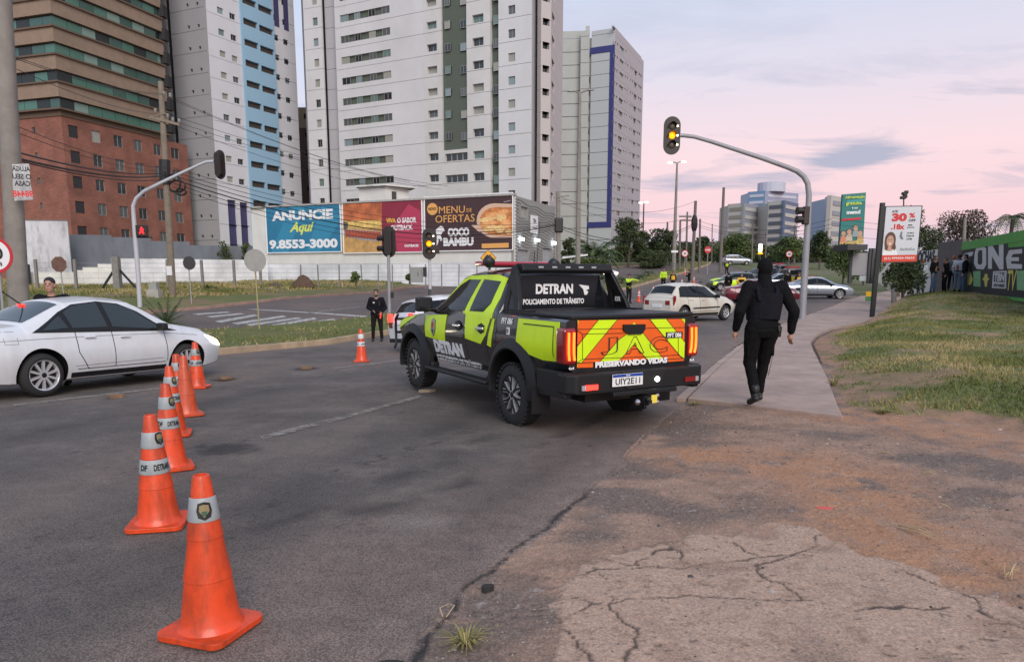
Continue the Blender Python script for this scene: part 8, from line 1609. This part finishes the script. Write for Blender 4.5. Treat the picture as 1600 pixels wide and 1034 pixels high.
def person(label, loc, facing, H=1.75, pose=None, top=CB, pants=CPANT, skin=SKIN1, hair=HAIRK, vox=.02, hood=False, cap_m=None, vest=None, bulk=1., beard=False, group=None, toes=None, sleeves=None, hem=.90, shorts=False, stripes=False, belt=True, headturn=0., back_text=None, hand_d=None, curl=.5):
    J = {k: v.copy() for k, v in BASE.items()}; J.update({k: Vector(v) for k, v in (pose or {}).items()})
    r = empty('person', loc, 0, label, 'person', group); r.rotation_euler = (0, 0, facing - math.pi / 2); r.scale = (H / 1.78,) * 3
    nz_ = .010 if vox < .012 else 0; B = bulk
    # body
    b = MB(); cap(b, J['p'], J['c'], .115, .13, flat=1.); cap(b, J['c'], (J['sL'] + J['sR']) / 2, .12, .09); cap(b, (J['sL'] + J['sR']) / 2, J['n'] + V(0, 0, .05), .065, .052)
    for s in 'LR':
        cap(b, (J['n'] + J['s' + s]) / 2 + V(0, 0, -.04), J['s' + s], .06, .05); cap(b, J['s' + s], J['e' + s], .048, .036); cap(b, J['e' + s], J['w' + s], .036, .024)
        cap(b, J['h' + s], J['k' + s], .078, .052); cap(b, J['k' + s], J['a' + s], .052, .036); t = (toes or {}).get(s, V(0, .14, -.05)); cap(b, J['a' + s] - V(0, .02, .02), J['a' + s] + t, .036, .028)
        dd = (hand_d or {}).get(s, (J['w' + s] - J['e' + s]).normalized()); hand(b, J['w' + s], dd, (hand_d or {}).get('t' + s, V(-.3 if s == 'R' else .3, .9, .2)), curl, fr=.0085 if vox < .012 else .011)
    h = J['h']; b.ell(h + V(0, -.005, .02), (.077, .096, .105)); b.ell(h + V(0, .03, -.055), (.055, .062, .062)); b.tube([h + V(0, .088, .02), h + V(0, .108, -.018)], [.010, .016], 6)
    for s in (-1, 1): b.ell(h + V(s * .079, -.005, -.005), (.012, .02, .032))
    body = blend(b, 'body', skin, r, max(vox * .6, .007), 3)
    if not hood:
        for s in (-1, 1): MB().ell(h + V(s * .032, .087, .022), (.013, .008, .008), 8, 6).build('eye', HAIRK, r)
        MB().ell(h + V(0, .088, -.06), (.024, .008, .006), 8, 6).build('mouth', COR, r)
        q = MB(); q.ell(h + V(0, -.018, .045), (.086, .100, .090)); q.ell(h + V(0, -.05, -.005), (.078, .065, .07)); (blend(q, 'hair', hair, r, max(vox * .6, .009), 2) if hair else None)
        if beard: q = MB(); q.ell(h + V(0, .038, -.075), (.058, .062, .045)); q.build('beard', hair, r, 60)
        if cap_m: q = MB(); q.ell(h + V(0, -.01, .075), (.092, .105, .062)); q.ell(h + V(0, .10, .055), (.06, .07, .012)); q.build('cap', cap_m, r, 60)
    else:
        q = MB(); q.ell(h + V(0, -.005, .02), (.093, .112, .122)); q.ell(h + V(0, .01, -.06), (.078, .088, .08)); q.tube([h + V(0, -.005, -.05), J['n'] + V(0, -.01, .01), J['n'] + V(0, -.02, -.05)], [.080, .088, .105], 12); blend(q, 'balaclava', top, r, .010, 4, .004, .06)
    # jacket
    j = MB(); pe = V(J['p'].x, J['p'].y, hem); j.tube([pe, pe + V(0, 0, .06), J['p'].lerp(J['c'], .5), J['c'], J['c'] + V(0, 0, .10), (J['sL'] + J['sR']) / 2 + V(0, 0, -.01)], [.158 * B, .168 * B, .160 * B, .185 * B, .195 * B, .15 * B], 16, flat=.66)
    j.tube([(J['sL'] + J['sR']) / 2 + V(0, 0, -.05), J['n'] + V(0, 0, .015)], [.12, .07], 12)
    for s in 'LR':
        cap(j, (J['n'] + J['s' + s]) / 2 + V(0, 0, -.05), J['s' + s], .085 * B, .078 * B)
        if sleeves == 'short': cap(j, J['s' + s], J['s' + s].lerp(J['e' + s], .6), .075 * B, .062 * B)
        else: cap(j, J['s' + s], J['e' + s], .074 * B, .060 * B); cap(j, J['e' + s], J['w' + s] - (J['w' + s] - J['e' + s]).normalized() * .03, .062 * B, .044 * B)
    blend(j, 'jacket', top, r, vox, 4, nz_ * 2.2)
    # trousers
    t_ = MB(); t_.tube([J['p'] + V(0, 0, .04), J['p'] + V(0, -.01, -.05), J['p'] + V(0, 0, -.12)], [.150 * B, .158 * B, .13 * B], 14, flat=.72)
    for s in 'LR':
        cap(t_, J['h' + s], J['k' + s], .098 * min(B, 1.16), .072 * min(B, 1.1))
        if not shorts: cap(t_, J['k' + s], J['a' + s] + V(0, 0, .04), .072, .060)
    blend(t_, 'trousers', pants, r, vox, 3, nz_ * 2)
    for s in 'LR':
        a = J['a' + s]; t = (toes or {}).get(s, V(0, .14, -.05)); q = MB(); cap(q, a + V(0, 0, .08), a, .056, .052); cap(q, a + V(0, -.045, -.035), a + t + V(0, 0, .0), .040, .040, flat=1.); blend(q, 'shoe', BOOT, r, max(vox * .6, .008), 2)
    if belt: q = MB(); q.tube([J['p'] + V(0, 0, -.005), J['p'] + V(0, 0, .05)], [.168 * B, .168 * B], 20, flat=.70); q.box(J['p'] + V(.165 * B, .0, -.02), (.035, .08, .12)); q.build('belt', CB, r, 50)
    if vest:
        q = MB(); q.tube([J['p'] + V(0, 0, .08), J['p'].lerp(J['c'], .5), J['c'], J['c'] + V(0, 0, .08), J['c'] + V(0, 0, .15)], [.178 * B, .175 * B, .198 * B, .202 * B, .14 * B], 16, flat=.70); q.build('vest', vest, r, 60)
    if stripes:
        for z in (.10, .26): q = MB(); z0 = J['p'] + V(0, 0, z); q.tube([z0, z0 + V(0, 0, .045)], [.196 * B, .197 * B], 18, flat=.72); q.build('reflective_stripe', REFL, r, 60)
    return r, J
def at(px_, py_, dz=0.): g = G(px_, py_); g.z += dz; return g
g_ = G(1180, 635); g_.z += .05
man, J = person('masked man in black uniform and balaclava walking away on the pavement', g_, R(91), 1.86,
    dict(p=V(.03, -.02, .95), c=V(.045, .03, 1.25), n=V(.05, .05, 1.46), h=V(.05, .07, 1.645), sL=V(-.155, .02, 1.425), sR=V(.255, .03, 1.425), eL=V(-.265, -.05, 1.14), eR=V(.40, -.04, 1.14), wL=V(-.27, .08, .90), wR=V(.405, .03, .87),
         hL=V(-.075, -.02, .92), hR=V(.13, -.01, .92), kL=V(-.105, -.02, .50), kR=V(.115, .12, .50), aL=V(-.105, -.26, .14), aR=V(.085, .14, .09)), top=CB, pants=mat('cloth_black_trousers', (.006, .006, .0065), .9, spec=.12, var=.3, vscale=25), vox=.0095, hood=True, bulk=1.16, hem=.90, toes=dict(L=V(-.02, .11, -.10), R=V(.02, .15, -.05)), hand_d=dict(L=V(.0, .1, -1), R=V(0, .05, -1), tL=V(.35, .9, 0), tR=V(-.35, .9, 0)), curl=.7)
q = MB(); q.tube([J['p'].lerp(J['c'], .25) + V(0, -.0, 0), J['c'] + V(0, -.01, -.02), J['c'] + V(0, -.01, .10)], [.198, .222, .215], 18, flat=.72); blend(q, 'body_armour', CBN, man, .011, 3, .006)
for s in (-1, 1): q = MB(); q.tube([J['c'] + V(s * .10, -.135, .02), J['c'] + V(s * .12, -.12, .14), J['c'] + V(s * .115, -.02, .205), J['c'] + V(s * .10, .10, .14)], .028, 8); q.build('vest_strap', CBN, man, 60)
q = MB(); q.ell(J['n'] + V(.03, -.115, -.07), (.016, .008, .01)); q.build('badge', REFL, man)
q = MB(); q.tube([J['p'] + V(.19, -.04, .0), J['p'] + V(.195, -.02, -.12)], [.035, .03], 8); q.tube([J['p'] + V(.17, -.08, .02), J['p'] + V(.18, -.09, -.05)], .022, 6); q.build('holster', BLACK, man, 50)
for s, k in (('L', -.09), ('R', .10)): q = MB(); c_ = J['h' + s].lerp(J['k' + s], .62) + V(k, -.02, 0); q.box(c_ + V(-k * .35, 0, 0), (.035, .12, .15)); bev(q.build('cargo_pocket', MATS['cloth_black_trousers'], man), .018, 3)
# bearded officer at the median with a red wand
p_, J2 = person('bearded officer in dark uniform holding a red baton on the edge of the median', at(590, 533), R(-88), 1.76, dict(eR=V(.30, -.06, 1.16), wR=V(.10, .17, 1.05), eL=V(-.29, -.04, 1.15), wL=V(-.19, .15, 1.0), aL=V(-.15, 0, .09), aR=V(.15, 0, .09), kL=V(-.13, .02, .5), kR=V(.13, .02, .5)), top=CBN, pants=CPANT, vox=.013, bulk=1.18, beard=True)
q = MB(); q.tube([J2['wL'] + V(.01, .07, -.02), J2['wL'] + V(.04, .10, -.20)], [.022, .028], 8); q.build('baton', mat('baton_red', (.6, .02, .02), .3, emit=(1, .05, .03), estr=.6), p_, 60); q = MB(); q.box(V(.07, .155, 1.33), (.06, .02, .05)); q.build('badge', REFL, p_)
q = MB(); q.tube([V(-.12, .15, 1.36), V(-.12, .16, 1.22)], .018, 6); q.build('radio', BLACK, p_)
# officer bending behind the white saloon
person('short haired officer leaning down behind the white saloon', Vector((P(78, 430, 12.3).x, 12.3, T(-8, 12.3) + .01)), R(-75), 1.80, dict(h=V(.0, .07, 1.655), n=V(0, .02, 1.47)), top=CBN, vox=.016, bulk=1.15)
# officers up the road
g = 'officers standing on the road'
person('officer in lime sleeves stretching one arm out behind the pickup', at(982, 474), R(-60), 1.76, dict(eR=V(.22, .10, 1.30), wR=V(.05, .25, 1.32), eL=V(-.42, .10, 1.40), wL=V(-.62, .15, 1.36)), top=CLIME, vest=CBN, vox=.02, group=g, cap_m=BLACK)
person('officer in a full lime jacket standing left of the amber vested one', at(1036, 452), R(-90), 1.76, dict(eL=V(-.27, .0, 1.15), eR=V(.27, 0, 1.15)), top=CLIME, vox=.02, bulk=1.15, group=g, beard=False)
person('officer in an amber vest standing beside the lime jacket', at(1051, 455), R(-100), 1.60, dict(), top=CB, vest=CYEL, vox=.02, group=g)
person('person in black with raised forearm right of the amber vested officer', at(1076, 453), R(170), 1.72, dict(eL=V(-.2, .1, 1.16), wL=V(-.1, .30, 1.28), wR=V(.1, .3, 1.2)), top=CB, vox=.02, group=g)
person('person in black seen from behind beyond the white hatchback', at(1137, 463), R(95), 1.70, dict(), top=CB, vox=.02, group=g, bulk=1.1)
person('officer in a lime vest beside the dark patrol hatchback', at(1135, 430), R(-90), 1.80, dict(), top=CB, vest=CLIME, vox=.03, group=g)
person('officer with a yellow vest next to the dark red saloon', at(1157, 468), R(-100), 1.72, dict(wR=V(.1, .25, 1.1), wL=V(-.1, .25, 1.12), eL=V(-.3, .05, 1.2), eR=V(.3, .05, 1.2)), top=CYEL, vest=CBN, vox=.02, group=g)
person('stout man in black standing left of the signal pole behind the dark red saloon', at(1229, 460), R(95), 1.72, dict(wL=V(-.1, -.2, 1.0), wR=V(.1, -.2, 1.0)), top=CB, vox=.02, bulk=1.2, group=g)
person('officer with yellow shoulder tabs just left of the signal pole', at(1247, 462), R(-90), 1.74, dict(), top=CB, vest=CYEL, vox=.02, group=g, cap_m=BLACK)
# bystanders by the graffiti wall
def ongrass(px_, Y): p = P(px_, 430, Y); p.z = gz_(p.x, p.y); return p
g = 'bystanders by the graffiti wall'
person('bystander in a red cap half hidden by the shrub', ongrass(1440, 37), R(-120), 1.68, dict(), top=CWH, pants=CJEAN, cap_m=CRED, vox=.025, group=g, skin=SKIN2)
person('leftmost bystander in dark jacket and jeans beside the red capped one', ongrass(1459, 35), R(-60), 1.74, dict(wL=V(-.1, .2, 1.1)), top=CB, pants=CJEAN, vox=.022, group=g, skin=SKIN2)
person('bystander all in black with long dark hair', ongrass(1477, 35.5), R(170), 1.68, dict(h=V(0, .06, 1.62)), top=CB, pants=CB, vox=.022, group=g, skin=SKIN2, hood=False)
person('bystander with reddish hair in a grey jacket', ongrass(1488, 36.3), R(60), 1.72, dict(), top=CGREY, pants=CB, hair=COR, vox=.022, group=g)
person('bystander in a white shirt and light jeans', ongrass(1497, 35.6), R(30), 1.78, dict(), top=CWH, pants=mat('cloth_pale_jeans', (.16, .22, .30), .85), vox=.022, group=g, skin=SKIN2)
person('rightmost bystander in a black jacket and jeans against the graffiti wall', ongrass(1507, 34.5), R(150), 1.80, dict(), top=CB, pants=CJEAN, vox=.022, group=g, bulk=1.1)
# ================================================================== TRAFFIC CONES AND SMALL THINGS
def cone_mat(name, col, scuff):
    return mat(name, col, .38, var=.12, vscale=7, damt=scuff, dirt=(.12, .035, .015), dscale=9, bump=.1, bscale=25, coat=.15)
CO = cone_mat('cone_orange', (.72, .065, .012), .75); CO2 = cone_mat('cone_orange_faded', (.62, .085, .03), .55); TAPE = mat('cone_tape_grey', (.33, .36, .37), .45, var=.12, vscale=18); TAPEW = mat('cone_tape_white', (.62, .66, .66), .45)
def make_cone(label, loc, rz, kind, tilt=(0, 0), s=1.):
    r = empty('traffic_cone', loc, rz, label, 'traffic cone', 'orange traffic cones'); r.rotation_euler = (tilt[0], tilt[1], rz); r.scale = (s,) * 3
    m = CO2 if kind == 'plain' else CO; b = .178
    q = MB(); cs = []
    for sx, sy in ((1, 1), (-1, 1), (-1, -1), (1, -1)):
        for i in range(6): a = math.atan2(sy, sx) - math.pi / 4 + math.pi / 2 * i / 5; cs.append((sx * (b - .05) + .05 * math.cos(a), sy * (b - .05) + .05 * math.sin(a)))
    q.prism(cs, .003, .032); o = q.build('base', m, r, recalc=True); bev(o, .008, 2)
    R_ = lambda z: .136 + (.038 - .136) * ((z - .03) / .72)
    prof = [(.152, .028), (.141, .045), (R_(.07), .07)]
    for z in (.16, .265, .268, .37, .46, .463, .60, .603, .66): prof.append((R_(z) + (.004 if z in (.268, .463, .603) else 0), z))
    prof += [(R_(.735), .735), (.036, .75), (.026, .752), (.024, .70)]
    MB().lathe(prof, 36).build('cone_body', m, r, 30)
    def band(z0, z1, mm): q = MB(); q.lathe([(R_(z0) + .0045, z0), (R_(z0) + .006, z0 + .003), (R_(z1) + .006, z1 - .003), (R_(z1) + .0045, z1)], 36, 0, None, False); q.build('reflective_band', mm, r, 50)
    def wraptext(s_, zc, h, ang, rpt=1, m_=LBLACK, w=None):
        for k in range(rpt):
            a0 = ang + k * 2 * math.pi / rpt; rr = R_(zc) + .008; text('lettering', s_, w or h * 2.6, h, None, m_, r, .04, .001, mapf=lambda x, y, t: Vector(((R_(zc + y) + .007 + t) * math.cos(a0 + x / rr), (R_(zc + y) + .007 + t) * math.sin(a0 + x / rr), zc + y)))
    vt = math.atan2(-loc[1], -loc[0]) - rz                 # side that faces the road user
    if kind == 'top': band(.545, .655, TAPE)
    if kind in ('two', 'white'):
        t_ = TAPE if kind == 'two' else TAPEW; band(.535, .64, t_); band(.365, .46, t_); wraptext('DETRAN', .412, .042, vt + .55, 2); wraptext('DF', .412, .040, vt - .75, 2, w=.05)
    if kind in ('top', 'two', 'white'):
        a0 = vt + (.75 if kind == 'two' else .05); rr = R_(.60) + .008; f3 = lambda t_: (lambda x, y: Vector(((R_(.6 + y) + .009 + t_) * math.cos(a0 + x / rr), (R_(.6 + y) + .009 + t_) * math.sin(a0 + x / rr), .598 + y)))
        def patch(pts, mm, t_):
            q = MB(); fx_ = f3(t_); n = len(pts); q.v = [tuple(fx_(0, 0))] + [tuple(fx_(x, y)) for x, y in pts]; q.f = [(0, i + 1, (i + 1) % n + 1) for i in range(n)]; q.m = [0] * n; q.build('crest', mm, r)
        if kind == 'top' or kind == 'two':
            patch([(-.028, .035), (0, .042), (.028, .035), (.034, 0), (.026, -.03), (0, -.042), (-.026, -.03), (-.034, 0)], LBLACK, 0); patch([(-.02, .026), (0, .03), (.02, .026), (.022, 0), (0, -.03), (-.022, 0)], mat('crest_khaki', (.25, .19, .09), .6), .0012); patch([(-.012, .0), (.012, .0), (.010, -.016), (0, -.024), (-.010, -.016)], mat('crest_green', (.04, .10, .06), .6), .002)
    return r
def cz(px_, py_): g = G(px_, py_); g.z += .008; return g
make_cone('nearest orange cone with a single grey band bearing a crest', cz(331, 985), R(-18), 'top', s=1.0)
make_cone('second nearest cone with two grey lettered bands', cz(249, 820), R(12), 'two', (R(1), 0))
make_cone('cone standing just behind the second nearest cone', cz(268, 732), R(30), 'two')
make_cone('fourth cone of the row, its grey bands half hidden', cz(272, 680), R(20), 'two')
make_cone('plain faded orange cone without any band', cz(293, 649), R(35), 'plain')
make_cone('thin looking banded cone behind the plain faded cone', cz(281, 641), R(10), 'two', s=.98)
make_cone('farthest cone of the row beside the front wheel of the white saloon', cz(309, 606), R(5), 'two')
make_cone('lone cone with white bands left of the pickup before the median', cz(565, 565), R(8), 'white')
for (a, b), l in (((998, 472), 'cone with pale bands nearest the pickup on the road behind'), ((1020.5, 463), 'cone left of the officer in the full lime jacket'), ((971, 473), 'cone half hidden by the officer with outstretched arm'), ((1065, 449), 'cone between the amber vested officer and the person in black'), ((1084, 444), 'cone right of the person in black on the road'), ((1070, 430), 'farthest cone close to the median kerb')):
    g_ = cz(a, b); make_cone(l, g_, .3, 'white', s=1.0)
# ---- debris
def slab_bit(name, label, cat, px_, py_, w, d, h, m, rz=0, tilt=.0):
    g_ = G(px_, py_); rn = random.Random(int(px_)); n = 9; pts = [(math.cos(2 * math.pi * i / n) * w / 2 * rn.uniform(.75, 1.1), math.sin(2 * math.pi * i / n) * d / 2 * rn.uniform(.75, 1.1)) for i in range(n)]
    q = MB(); q.prism(pts, -.01, h); o = q.build(name, m, None, recalc=True); bev(o, min(.006, h / 3)); o.location = g_; o.rotation_euler = (tilt, 0, rz); return tag(o, label, cat)
ST = mat('debris_brown', (.20, .12, .07), .9, var=.3); STG = mat('debris_grey', (.16, .14, .13), .9, var=.3, bump=.5)
slab_bit('broken_block', 'flat brown chunk lying on the road under the white saloon', 'debris', 182, 621, .26, .14, .05, ST, .2)
slab_bit('broken_block', 'flat brown chunk on the road below the pickup front wheel', 'debris', 668, 612, .30, .12, .04, mat('debris_tan', (.30, .24, .17), .9, var=.2), .3)
slab_bit('broken_block', 'small brown chunk on the road left of the lone cone', 'debris', 478, 576, .22, .12, .05, ST, .1)
slab_bit('broken_block', 'rust stained patch stone in the pothole right of the cone row', 'debris', 352, 592, .25, .15, .04, ST, .5)
slab_bit('stone', 'black lump of asphalt on the gravel near the edge crack', 'stone', 762, 923, .07, .05, .035, mat('asphalt_lump', (.02, .02, .02), .8), .4)
slab_bit('paper_scrap', 'small red paper lying on the orange dirt', 'litter', 1288, 793, .13, .06, .004, mat('paper_red', (.55, .10, .09), .7), -.1)
for i, (a, b, w) in enumerate(((1409, 565, .16), (1338, 599, .15), (1352, 594, .13), (1340, 563, .08), (1378, 499, .35), (1549, 659, .07), (1563, 672, .05))):
    slab_bit('paper_scrap', ['white paper scrap in the middle of the lawn', 'left one of two white scraps at the lawn edge', 'right one of two white scraps at the lawn edge', 'tiny white scrap by the pavement edge of the lawn', 'white strip lying at the foot of the black sign post', 'white crumb at the lower edge of the lawn', 'lowest white crumb on the dirt right of the lawn'][i], 'litter', a, b, w, w * .5, .012, mat('paper_white', (.6, .6, .6), .7), i)
DRY = mat('straw', (.42, .33, .18), .85)
def straw(label, a, b, n=3, name='straw_stalk'):
    A, B_ = G(*a), G(*b); rn = random.Random(int(a[0])); q = MB()
    for i in range(n):
        o = Vector((rn.uniform(-.02, .02), rn.uniform(-.02, .02), .012 + i * .006)); m_ = A.lerp(B_, .5) + Vector((rn.uniform(-.03, .03), rn.uniform(-.03, .03), .03)); q.tube([A + o, m_ + o, B_ + o * 1.5], [.003, .003, .001], 4)
    tag(q.build(name, DRY, None), label, 'straw')
straw('dry straw stalks lying across the orange dirt right of the apron', (1402, 826), (1474, 851), 4); straw('short thick pale stick near the right edge', (1577, 908), (1588, 893), 5); straw('straw stalk below the pavement end', (1368, 710), (1405, 719), 2); straw('faint straw stalk right of the orange dirt patch', (1445, 742), (1468, 745), 2); straw('straw wisp on the far right dirt', (1470, 796), (1482, 799), 2); straw('dry stalk lying in the edge crack', (692, 968), (702, 950), 2)
def tuft(label, px_, py_, n, h, spread, m=None, seed=1):
    g_ = G(px_, py_); rg = random.Random(seed); q = MB()
    for i in range(n):
        a = rg.uniform(0, 6.28); b = Vector((math.cos(a), math.sin(a), 0)) * rg.uniform(0, .03); l = rg.uniform(.4, 1) * h; d = Vector((math.cos(a), math.sin(a), 0)) * spread * rg.uniform(.3, 1); w = Vector((-math.sin(a), math.cos(a), 0)) * .0035
        p = [b, b + d * .4 + Vector((0, 0, l * .8)), b + d + Vector((0, 0, l * rg.uniform(.5, 1.0)))]; q.add([p[0] - w, p[0] + w, p[1] + w * .8, p[1] - w * .8, p[2]], [(0, 1, 2, 3), (3, 2, 4)])
    o = q.build('grass_tuft', M_BL, None); at_ = o.data.attributes.new('tone', 'FLOAT', 'POINT'); at_.data.foreach_set('value', np.repeat([rg.uniform(.35, 1) for _ in range(n)], 5).astype(np.float32)); o.location = g_; tag(o, label, 'grass tuft')
tuft('yellowish grass tuft growing from the edge crack at the bottom', 728, 1008, 80, .08, .17, seed=2)
tuft('small green tuft in the pavement joint', 1131, 590, 50, .05, .10, seed=3); tuft('green tuft at the lawn corner by the pavement', 1302, 603, 90, .14, .15, seed=4); tuft('low green tuft on the red dirt below the lawn', 1378, 645, 90, .07, .22, seed=5); tuft('weeds at the corner of the pavement end beside the pickup', 1085, 632, 60, .06, .15, seed=6)
# loose gravel on the shoulder
rg = np.random.RandomState(4); q = MB(); base = [(1, 0), (0, 1), (-1, 0), (0, -1), (0, 0)]
xx = rg.uniform(-.9, 7, 30000); yy = 2.7 + 6.5 * rg.rand(30000) ** 1.3; ok = inside(xx, yy, dirt_poly); xx, yy = xx[ok], yy[ok]
con, cr_, o_, gr_ = dirt_fields(xx, yy); ok = rg.rand(len(xx)) < np.where(con > .5, .10, .35 + gr_ * .6); xx, yy = xx[ok][:6500], yy[ok][:6500]; zz = dirt_h(xx, yy)
for x, y, z in zip(xx, yy, zz):
    s_ = rg.uniform(.002, .008) * (1 + (rg.rand() < .04) * 1.6); a = rg.rand() * 6; e = rg.uniform(.7, 1.3); ca, sa = math.cos(a) * s_, math.sin(a) * s_
    q.add([(x + (v[0] * ca - v[1] * sa) * e, y + v[0] * sa + v[1] * ca, z + (.7 * s_ if i == 4 else 0)) for i, v in enumerate(base)], [(0, 1, 4), (1, 2, 4), (2, 3, 4), (3, 0, 4)], int(rg.rand() * 3))
o = q.build('gravel', [mat('gravel_dark', (.06, .055, .055), .9), mat('gravel_brown', (.20, .14, .11), .9), mat('gravel_pale', (.32, .28, .25), .9)]); tag(o, 'loose gravel scattered over the dirt shoulder', 'gravel', kind='stuff')
# black hose end at the bottom edge
g_ = G(610, 1046); q = MB(); q.tube([g_ + Vector((.075 * math.cos(a), .05 * math.sin(a), .012)) for a in [i * math.pi / 10 for i in range(21)]], .007, 8); tag(q.build('rubber_ring', RUBBER, None, 60), 'black rubber ring on the road cut by the bottom edge', 'ring')
